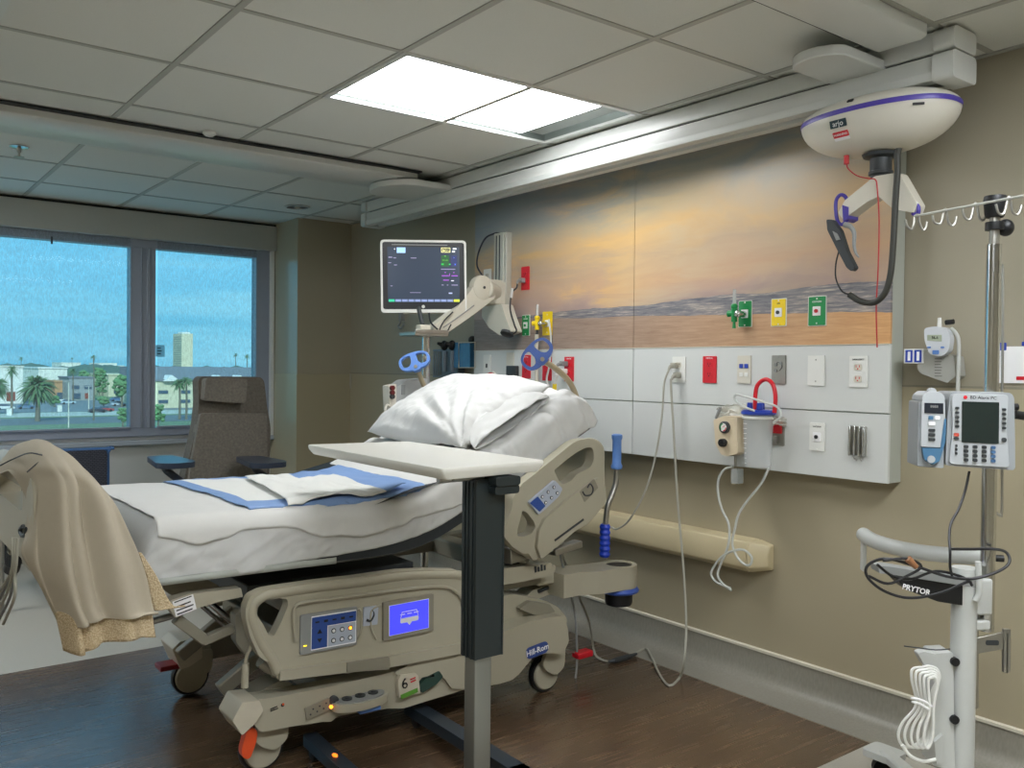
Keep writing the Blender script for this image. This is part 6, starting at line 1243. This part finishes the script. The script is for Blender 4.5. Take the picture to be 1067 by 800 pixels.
# power box and the coiled white cord on it
pb = thing('power_box', tuple(atd(978, 730, 2.46)), 'white power box with a cord hook, mounted on the left of the white cart column', 'power box')
Tp = TF(atd(978, 730, 2.46)); lp = lambda px, py: (lambda q: (q.x, q.y))(Tp.inverted() @ atd(px, py, 2.46))
b = B(Tp); b.prism(rpoly([lp(*p) for p in [(970, 678), (989, 677), (992, 800), (970, 795), (968, 740)]], .006), -.05, .02); b.build('housing', m_cartw, pb, bevel=.008, seg=3)
b = B(Tp); b.prism(rpoly([lp(*p) for p in [(951, 677), (957, 675), (971, 678), (971, 694), (958, 690)]], .006), .0, .03); b.build('cord_hook', m_cartw, pb, bevel=.004)
b = B(Tp); b.prism(rpoly([lp(*p) for p in [(968, 768), (977, 760), (978, 788), (970, 792)]], .005), .02, .035); b.build('lower_latch', m_cartw, pb, bevel=.004)
for yy in (686, 746): q = Tp.inverted() @ atd(990, yy, 2.46); b = B(Tp); b.prism(circ(.012, 16, q.x, q.y), .015, .03); b.build('mount_knob', m_black, pb)
b = B(); b.tube([atd(*p, 2.41) for p in [(942, 673), (958, 675), (975, 677), (990, 676)]], .0018, 6, sm=3); b.build('thin_wire', m_dark, pb)
cw = thing('coiled_cord', tuple(atd(958, 740, 2.40)), 'white power cord coiled in a figure eight and tied, hanging on the power box', 'cord')
for k in range(5):
    d = 2.40-.012*k; sx_ = 1-.17*k; ox = 2.6*k
    pts = [(962, 695), (951, 697), (950, 708), (954, 726), (953, 738), (941, 752), (936, 765), (940, 776), (950, 778), (962, 768), (967, 752), (967, 734), (973, 716), (979, 706), (976, 697), (968, 694)]
    pts = [(960+(x-960)*sx_+ox, 735+(y-735)*(1-.03*k)+1.5*k) for x, y in pts]
    b = B(); b.tube([atd(px, py, d) for px, py in pts], .0040, 8, closed=True, sm=5); b.build('loop', m_white, cw)
b = B(); b.tube([atd(*p, 2.35) for p in [(949, 727), (956, 728), (964, 731), (971, 736)]], .003, 6, sm=3); b.tube([atd(*p, 2.35) for p in [(950, 731), (958, 733), (968, 739)]], .003, 6, sm=3); b.build('twist_tie', m_wink, cw)
b = B(); b.tube([atd(*p, 2.37) for p in [(940, 776), (948, 787), (962, 793), (975, 791)]], .0048, 8, sm=4); b.build('loose_end', m_white, cw)
kc = thing('coiled_cord', tuple(atd(975, 600, 2.36)), 'black cord looped loosely around the white push handle of the cart', 'cord')
b = B(); b.tube([atd(px, py, d) for px, py, d in [(1010, 491, 2.45), (1006, 510, 2.44), (999, 530, 2.42), (991, 545, 2.40), (989, 560, 2.38), (990, 574, 2.36), (990, 590, 2.36), (992, 600, 2.36)]], .0036, 8, sm=6); b.tube([atd(px, py, d) for px, py, d in [(992, 572, 2.40), (1012, 572, 2.42), (1035, 572, 2.42), (1048, 575, 2.40), (1052, 584, 2.38), (1046, 592, 2.37), (1030, 599, 2.36), (1010, 603, 2.36), (985, 600, 2.36), (955, 590, 2.36), (925, 582, 2.37), (908, 586, 2.38), (902, 594, 2.38), (906, 604, 2.38), (920, 615, 2.37), (940, 622, 2.36), (960, 622, 2.36), (985, 616, 2.36), (1008, 606, 2.36), (1013, 610, 2.36)]], .0040, 8, sm=6)
b.tube([atd(px, py, 2.37) for px, py in [(914, 588), (930, 600), (950, 603), (975, 595), (1000, 600), (1012, 607)]], .0038, 8, sm=5); b.tube([atd(px, py, 2.355) for px, py in [(905, 600), (925, 608), (945, 600), (960, 590), (945, 582), (920, 584)]], .0038, 8, sm=5); b.build('loops', m_bcable, kc)
b = B(); b.cyl(atd(946, 582, 2.35), atd(955, 591, 2.35), .010, .007); b.build('connector', M('copper_brown', (150, 104, 70), .4), kc, label='small copper-brown connector')

# pump head unit and side module
pc = thing('infusion_pump', tuple(atd(1022, 450, 2.38)), 'grey infusion pump controller with a black screen and keypad, clamped on the chrome pole', 'infusion pump')
o0 = atd(1022, 449, 2.385); th_ = math.radians(-9); Xp = V((math.cos(th_)*Xt.x-math.sin(th_)*Xt.y, math.sin(th_)*Xt.x+math.cos(th_)*Xt.y, 0)); Zp = Xp.cross(V((0, 0, 1)))
TP = Matrix(((Xp.x, 0, Zp.x, o0.x), (Xp.y, 0, Zp.y, o0.y), (Xp.z, 1, Zp.z, o0.z), (0, 0, 0, 1))) @ Matrix.Rotation(math.radians(-1.2), 4, 'Z')
pp = lambda px, py: (lambda o_: (o_.x, o_.y))((lambda inv: (lambda A_, D_: A_+D_*(-A_.z/D_.z))(inv @ CAM, (inv.to_3x3() @ ray((px, py)))))(TP.inverted()))
m_pump = M('pump_grey', (152, 156, 158), .38, var=.02); m_pumpl = M('pump_face_light', (178, 182, 184), .38, var=.02)
b = B(TP); b.prism(rpoly([pp(*p) for p in [(990, 408), (1053, 409), (1057, 414), (1058, 490), (985, 485), (987, 440)]], .010), -.11, 0); b.build('housing', m_pump, pc, bevel=.006, seg=3)
b = B(TP); b.prism(rpoly([pp(*p) for p in [(991, 410), (1050, 411), (1048, 445), (1051, 487), (988, 483), (992, 446)]], .012), -.002, .006); fc = b.build('face_panel', m_pumpl, pc, bevel=.003)
b = B(TP); b.prism(rpoly([pp(*p) for p in [(1001.5, 418), (1040, 419), (1039.5, 462), (1001, 460.5)]], .002), .006, .0085); b.build('screen', M('pump_screen', (34, 44, 42), .12), pc)
def pbtn(px, py, w, h, mat, par=None): b = B(TP); c = pp(px, py); b.prism(rrect(w, h, min(w, h)*.45, *c), .006, .010); return b.build('key', mat, fc)
for k in range(5): pbtn(996.3, 425+4.7*k, .010, .007, m_dark); pbtn(1045, 426.5+4.8*k, .010, .007, m_dark)
pbtn(995.5, 452.5, .013, .009, M('coral_key', (214, 92, 74), .4)); pbtn(995.5, 456.5, .013, .005, m_dark)
for k in range(3): pbtn(995.5, 464+4*k, .005, .007, m_dark)
for i in range(4):
    for j in range(4): pbtn(1005.5+9.4*i, 465+4.6*j+i*.3, .012, .0085, m_dark if i < 3 else M('key_blue', (70, 104, 140), .4))
pbtn(1045, 458, .012, .012, m_dark)
c = pp(1022, 414.3); text('BD Alaris PC', .0125, TP @ Matrix.Translation((c[0]+.004, c[1], .0065)), m_ink, fc); c = pp(1005, 413.8); b = B(TP); b.prism(circ(.005, 14, *c), .006, .0072); b.build('red_logo', m_red, fc)
b = B(); b.cyl(atd(1058, 432, 2.44), atd(1072, 434, 2.44), .012); b.cyl(atd(1055, 424, 2.46), atd(1060, 424, 2.46), .010); b.build('clamp_knob', m_black, pc)
b = B(); b.box((PX-.035, PYY-.035, 1.16), (PX+.035, PYY+.035, 1.24)); b.build('pole_clamp', m_dark, pc, bevel=.006)
pm = thing('pump_module', tuple(atd(970, 447, 2.38)), 'narrow blue-grey pump module with a small display, attached left of the controller', 'infusion pump')
b = B(TP); b.prism(rpoly([pp(*p) for p in [(958, 418), (984, 417), (984, 488), (956, 486)]], .006), -.10, -.004); b.build('housing', m_pump, pm, bevel=.005)
b = B(TP); b.prism(rpoly([pp(*p) for p in [(961, 412), (966, 408), (979, 408), (984, 413), (984, 418), (960, 418)]], .005), -.09, .004); b.prism(circ(.010, 16, *pp(973, 408)), -.03, -.01); b.build('top_cap', m_pumpl, pm, bevel=.004)
b = B(TP); b.prism(rpoly([pp(*p) for p in [(960, 418), (984, 418), (984, 440), (981, 466), (959, 465)]], .004), -.006, .006); f2 = b.build('face_panel', m_pumpl, pm, bevel=.002)
b = B(TP); b.prism(rpoly([pp(*p) for p in [(962.5, 419.5), (982, 420), (982, 431), (962.5, 430)]], .001), .006, .0078); dsp = b.build('display', m_screen, pm); c = pp(972.5, 423.5); text('8888', .010, TP @ Matrix.Translation((c[0], c[1], .008)), m_grey, dsp)
b = B(TP); b.prism(rpoly([pp(*p) for p in [(960, 466), (979, 467), (983, 436), (985, 436), (984, 460), (978, 480), (970, 484), (962, 478)]], .003), -.004, .009); b.build('blue_door', M('door_blue', (74, 116, 148), .35), pm, bevel=.002)
for i, (x, y) in enumerate([(969, 435), (976, 435), (970, 441)]): c = pp(x, y); b = B(TP); b.prism(rrect(.018 if i == 2 else .012, .010, .002, *c), .006, .0092); b.build('key', [_mats['door_blue'], m_wink, m_wink][i], f2)
for k in range(3): c = pp(970, 448+4.8*k); b = B(TP); b.prism(rrect(.017, .008, .002, *c), .006, .0092); b.build('key', m_dark, f2)
b = B(TP); b.prism(circ(.010, 16, *pp(969, 478)), .009, .013); b.build('door_latch', m_pumpl, pm)
# ================================================================ OUTSIDE THE WINDOW (a few hundred metres of town)
GZ = -13.0
m_grass = M('ground_grass', (104, 128, 96), .9, var=.12, scale=.05)
b = B(); b.box((-900, 40, GZ-1), (1600, 2600, GZ)); struct(b, 'trim_6', m_grass, smooth=False); bpy.data.objects['trim_6'].name = 'floor_outside'
def gat(px, py): return at(px, py, 2, GZ)
def strip(name, y0, y1, mat, label, cat, h=.05, px=(-60, 290)):
    a, c = gat(px[0], y1), gat(px[0], y0); Ya, Yc = gat(100, y1).y, gat(100, y0).y
    b = B(); b.box((-260, Ya, GZ), (420, Yc, GZ+h)); o = b.build(name, mat, smooth=False); tag(o, label, cat); return o
strip('car_park', 417, 428.5, M('asphalt', (112, 124, 128), .8, var=.08, scale=.1), 'grey asphalt car park in front of the shops outside', 'car park')
strip('road', 429, 433, M('pale_concrete_road', (176, 182, 172), .8, var=.05, scale=.1), 'pale road strip running across below the car park', 'road', .08)
strip('road', 434.5, 441, M('dark_road', (96, 108, 112), .8, var=.06, scale=.1), 'dark road nearest the hospital window', 'road', .06)
def building(px0, px1, ytop, ybase, mat, label, depth=40, roof=None, group=None, wins=(), gable=False, awn=None):
    g = gat((px0+px1)/2, ybase); Y = g.y; a, c = at(px0, ytop, 1, Y), at(px1, ytop, 1, Y)
    t = thing('building', ((a.x+c.x)/2, Y, GZ), label, 'building', group)
    b = B(); b.box((a.x, Y, GZ), (c.x, Y+depth, a.z)); b.build('walls', mat, t, smooth=False)
    b = B(); b.box((a.x-.3, Y-.3, a.z), (c.x+.3, Y+depth+.3, a.z+.6)); b.build('roof', roof or m_offw, t, smooth=False)
    for fx, fy, fw, fh, mm in wins:
        W_ = c.x-a.x; H2 = a.z-GZ; x = a.x+W_*fx; z = GZ+H2*fy; b = B(); b.box((x-W_*fw/2, Y-.25, z-H2*fh/2), (x+W_*fw/2, Y+.1, z+H2*fh/2)); b.build('window', mm, t, smooth=False)
    if gable:
        for fx in gable:
            x = a.x+(c.x-a.x)*fx; hw_ = (c.x-a.x)*.045; b = B(); b.prism([(x-hw_, a.z), (x+hw_, a.z), (x, a.z+hw_*.75)], Y-1.5, Y+6, f_xz); b.build('gable', m_white, t, smooth=False)
            
    return t, a, c, Y
m_bw = M('stucco_white', (226, 224, 214), .8, var=.03, scale=.2); m_btan = M('stucco_tan', (190, 150, 112), .8, var=.04, scale=.2); m_bgrey = M('stucco_grey', (150, 156, 156), .8, var=.04, scale=.2)
m_bcream = M('stucco_cream', (206, 200, 170), .8, var=.04, scale=.2); m_roof = M('slate_roof', (118, 124, 130), .8, var=.06, scale=.3); m_gl = M('shop_glass', (70, 92, 110), .3, var=.1)
building(-70, 24, 382, 421, m_bw, 'large white store with a red-brown portal at the left window edge', 60, wins=[(.86, .2, .10, .25, M('brick_red', (140, 70, 56), .8)), (.5, .3, .5, .2, m_gl)])
building(40, 70, 384, 413, m_bw, 'white box-shaped store behind the bushy palm', 50, roof=m_white, wins=[(.5, .15, .6, .2, m_gl)])
building(57, 72, 398, 416, m_btan, 'small tan shop with dark openings', 20, roof=m_btan, wins=[(.35, .25, .4, .3, m_gl), (.8, .25, .2, .3, m_gl)])
building(72, 98, 394, 417, m_bgrey, 'grey two-storey shop row with blue-grey windows', 20, roof=m_roof, wins=[(.25, .6, .3, .16, m_gl), (.75, .6, .3, .16, m_gl), (.3, .2, .3, .25, m_gl), (.7, .2, .14, .25, M('brick_red', (140, 70, 56), .8))])
building(113, 150, 391, 413, m_bcream, 'cream building behind trees at the right end of the left pane', 40, roof=m_bcream, wins=[(.4, .25, .5, .2, m_gl)])
for k, (a0, a1, yt, yb) in enumerate(((100, 130, 381, 388), (64, 84, 378, 388), (104, 122, 378.5, 388))): building(a0, a1, yt, yb+3, m_bw, ['long pale roofed building on the horizon, mid left pane', 'low white building on the horizon left of the lamp post', 'white hip-roofed building on the horizon right of the tall palm'][k], 60, roof=m_white)
t, a, c, Y = building(150, 330, 397, 424, m_bcream, 'long low cream apartment block with a grey roof and white gables', 30, roof=m_roof, wins=[(f, h, .05, .12, m_gl) for f in (.1, .22, .34, .46, .58) for h in (.25, .6)], gable=(.14, .40, .52, .63))
b = B(); b.prism([(Y-.5, a.z), (Y+31, a.z), (Y+31, a.z+4.6), (Y+16, a.z+4.8)], a.x, c.x, lambda u, v, w: (w, u, v)); b.build('pitched_roof', m_roof, t, smooth=False)
tw, a, c, Y = building(189.5, 201, 347.5, 390, M('tower_concrete', (214, 206, 180), .8, var=.04, scale=.02, stretch=(1, 1, .05)), 'tall cream tower block standing alone on the horizon', 44, roof=m_white)
W_ = c.x-a.x
for k in range(14):
    z = GZ+(a.z-GZ)*(.2+.055*k); b = B(); b.box((a.x-.5, Y+3, z), (a.x+.1, Y+41, z+(a.z-GZ)*.018)); b.build('window_band', M('tower_window', (150, 158, 150), .5), tw, smooth=False)
b = B(); b.box((a.x+W_*.2, Y+4, a.z), (a.x+W_*.8, Y+30, a.z+(a.z-GZ)*.045)); b.build('roof_plant', m_white, tw, smooth=False)
# distant belt of trees on the horizon: far beyond counting
m_far = M('far_foliage', (74, 104, 96), .9, var=.25, scale=.03); b = B()
for k in range(240):
    px = -70+k*1.65; Yd = random.uniform(520, 760); q = at(px, 388, 1, Yd); s = random.uniform(7, 10); b.ell((q.x, Yd, GZ+s*.45), (s*1.3, s, s*random.uniform(.75, 1.05)), 8, 5)
tag(b.build('distant_tree_belt', m_far, fix=False), 'dark green belt of distant trees along the whole horizon', 'trees', kind='stuff')
m_palm = M('palm_green', (92, 128, 88), .8, var=.3, scale=.5); m_palm2 = M('bush_green', (96, 138, 92), .85, var=.3, scale=.4); m_trunk = M('palm_trunk', (112, 110, 96), .9, var=.2, scale=1)
def palm(px, ybase, ycrown, rpx, label, n=46, droop=1.0):
    g = gat(px, ybase); Y = g.y; top = at(px, ycrown, 1, Y); R_ = rpx*(top-CAM).dot(CF)/FPX
    t = thing('palm_tree', (g.x, Y, GZ), label, 'palm tree'); b = B(); b.tube([(g.x, Y, GZ), (g.x+.1, Y, (GZ+top.z)/2), (top.x, Y, top.z)], [R_*.10+.14, R_*.07+.08], 8, sm=3); b.build('trunk', m_trunk, t); b = B()
    for k in range(n):
        a = 2.4*k; a = random.uniform(0, 2*PI); el = -.8+2.2*random.random(); L_ = R_*random.uniform(.8, 1.1); d = V((math.cos(a)*math.cos(el), math.sin(a)*math.cos(el), math.sin(el))); s_ = V((-math.sin(a), math.cos(a), 0)); pr = []
        for j in range(6):
            f_ = j/5; p = V((top.x, Y, top.z))+d*(L_*f_)+V((0, 0, -droop*L_*.45*f_*f_)); w_ = R_*.075*math.sin(PI*min(1, .12+f_*.85)); pr += [p+s_*w_+V((0, 0, -w_*.5)), p+V((0, 0, .02)), p-s_*w_+V((0, 0, -w_*.5))]
        b.add(pr, [(3*j+i, 3*j+i+1, 3*j+i+4, 3*j+i+3) for j in range(5) for i in range(2)])
    b.build('fronds', m_palm, t, solid=.04, fix=False); return t
palm(39, 439, 401, 20, 'broad bushy palm in the middle of the left window pane', 190, 1.1)
palm(-4, 432, 400, 15, 'broad palm cut off by the left edge of the picture', 130, 1.1)
palm(97.5, 438, 371.5, 3.6, 'very tall thin palm rising above the horizon in the left pane', 30, 1.0)
palm(12, 432, 385, 8, 'dark bushy palm in front of the white store, left', 60, 1.1)
palm(187, 437, 399, 9, 'fan palm left of the recliner, the left of a pair', 60, 1.1)
palm(194, 437, 396, 8, 'fan palm left of the recliner, the right of a pair', 60, 1.1)
palm(76, 420, 386, 5.5, 'mid-height palm in front of the grey shop row', 40, 1.1)
palm(245.5, 392, 369.5, 3.5, 'small distant palm above the roof of the long block, left one', 26)
palm(257.5, 392, 370.5, 4, 'small distant palm above the roof of the long block, right one', 26)
palm(22, 392, 373, 3, 'small distant palm on the horizon above the white store', 26)
palm(75, 392, 373, 2, 'tiny distant palm on the horizon above the white box store', 20)
def bush(px, ybase, ytop, wpx, label, cat='tree', name='tree'):
    g = gat(px, ybase); Y = g.y; tp_ = at(px, ytop, 1, Y); H2 = tp_.z-GZ; Rw = wpx*(tp_-CAM).dot(CF)/FPX/2
    t = thing(name, (g.x, Y, GZ), label, cat); b = B(); b.cyl((g.x, Y, GZ), (g.x, Y, GZ+H2*.5), Rw*.08+.1, Rw*.05+.05, 8); b.build('trunk', m_trunk, t); b = B()
    for k in range(46):
        a = random.uniform(0, 2*PI); r_ = Rw*random.uniform(.1, .85); z = GZ+H2*random.uniform(.35, .92); s = Rw*random.uniform(.18, .34); k0 = 1-abs((z-GZ)/H2-.6)*.9
        b.ell((g.x+r_*k0*math.cos(a), Y+r_*k0*math.sin(a)*.7, z), (s, s, s*.8), 7, 5)
    b.build('crown', m_palm2, t, fix=False)
bush(107, 421, 386, 14, 'dark leafy tree just right of the tall thin palm'); bush(127, 424, 388, 20, 'leafy tree at the right end of the left window pane')
bush(33, 408, 383, 12, 'leafy tree behind the bushy palm, at the white store'); bush(104, 412, 382, 16, 'dark leafy tree behind the tall thin palm'); bush(88, 413, 384, 14, 'dark leafy tree behind the grey shop row'); bush(128, 446, 424, 14, 'small round bush low at the right corner of the left pane', 'bush', 'bush')
bush(165, 447, 420, 16, 'green bush low at the left of the right window pane', 'bush', 'bush'); bush(57, 424, 412, 12, 'low green shrub beside the car park', 'bush', 'bush'); bush(108, 424, 413, 14, 'low wide hedge by the parked cars', 'bush', 'bush')
def lamp(px, ybase, ytop, label):
    g = gat(px, ybase); q = at(px, ytop, 1, g.y); t = thing('street_lamp', (g.x, g.y, GZ), label, 'street lamp'); b = B(); b.cyl((g.x, g.y, GZ), (q.x, g.y, q.z), .14, .10, 8); b.build('pole', m_offw, t); b = B(); b.box((q.x-.9, g.y-.25, q.z), (q.x+.9, g.y+.25, q.z+.3)); b.build('lamp_head', m_grey, t)
lamp(71.5, 446, 398, 'white lamp post in the middle of the left pane'); lamp(92.5, 430, 403, 'shorter lamp post right of centre in the left pane')
def car(px, ybase, label, mat, L_=4.4, rot=0):
    g = gat(px, ybase); t = thing('parked_car', (g.x, g.y, GZ+.06), label, 'car'); T = Matrix.Translation((g.x, g.y, GZ+.06)) @ Matrix.Rotation(rot, 4, 'Z') @ Matrix.Scale(L_/4.4, 4)
    fc_ = lambda u, v, w: (u, w, v)
    b = B(T); b.prism(rpoly([(-2.2, .3), (2.2, .3), (2.2, .75), (1.3, .95), (-2.1, .95)], .15), -.85, .85, fc_); b.build('body', mat, t, bevel=.08); b = B(T); b.prism(rpoly([(-1.8, .93), (1.1, .93), (.5, 1.45), (-1.3, 1.45)], .12), -.75, .75, fc_); b.build('cabin', m_gl, t, bevel=.06)
    for x in (-1.35, 1.35):
        for y in (-.8, .8): b = B(T); b.lathe([(.2, -.1), (.33, -.1), (.33, .1), (.2, .1)], (x, y, .33), (0, 1, 0), 14); b.build('wheel', m_black, t)
for px, yb, lab, c, L_ in ((5, 427, 'white car at the left edge of the car park', (226, 226, 222), 5.2), (27, 426, 'blue-grey car left of the bushy palm', (92, 122, 150), 5), (71, 421, 'silver-blue car in front of the shop row', (176, 196, 206), 4.8), (101.5, 430, 'dark car right of centre in the car park', (54, 60, 72), 5), (109, 429, 'red car beside the dark one', (176, 78, 76), 5), (124, 423, 'silver car at the right end of the car park', (176, 190, 204), 5), (122, 418, 'blue car in the row behind the silver one', (88, 120, 158), 5), (132, 417, 'dark blue car, rightmost of the rear row', (70, 86, 110), 5), (62, 419, 'white van by the shops', (220, 222, 220), 5)):
    car(px, yb, lab, M('car_paint_%d' % px, c, .3), L_)
# white utility boxes by the road
for px, yb, lab in ((9.5, 433, 'white utility box by the road, left one'), (62, 429, 'white utility box by the car park, right one')):
    g = gat(px, yb); t = thing('utility_box', (g.x, g.y, GZ+.05), lab, 'utility box'); b = B(); b.box((g.x-.6, g.y-.5, GZ+.05), (g.x+.6, g.y+.5, GZ+1.9)); b.build('cabinet', m_white, t, bevel=.05); b = B(); b.box((g.x-.7, g.y-.6, GZ+1.9), (g.x+.7, g.y+.6, GZ+2.05)); b.build('lid', m_offw, t, bevel=.03)
m_trl = bpy.data.materials.new('translucent_paper'); m_trl.use_nodes = True; nt = m_trl.node_tree; t1 = nt.nodes.new('ShaderNodeBsdfTranslucent'); nt.links.new(t1.outputs[0], nt.nodes['Material Output'].inputs[0])
# sticker on the right pane
T = frame(at(167, 365.5, 1, YW-.05), '-Y'); m_stk = M('sticker_paper', (244, 244, 240), .5, emit=.0); sk = thing('window_sticker', tuple(at(167, 365.5, 1, YW-.05)), 'small white sticker with dark marks on the left edge of the right pane', 'sticker')
b = B(T); b.prism(rrect(.062, .085, .008), -.001, .0005); b.build('paper', m_trl, sk, smooth=False)
b = B(T)
for y, w in ((.02, .024), (.0, .03), (-.02, .024)): b.box((-.02, y-.004, .0005), (-.02+w, y+.004, .001))
b.build('printed_mark', m_ink, sk, smooth=False)
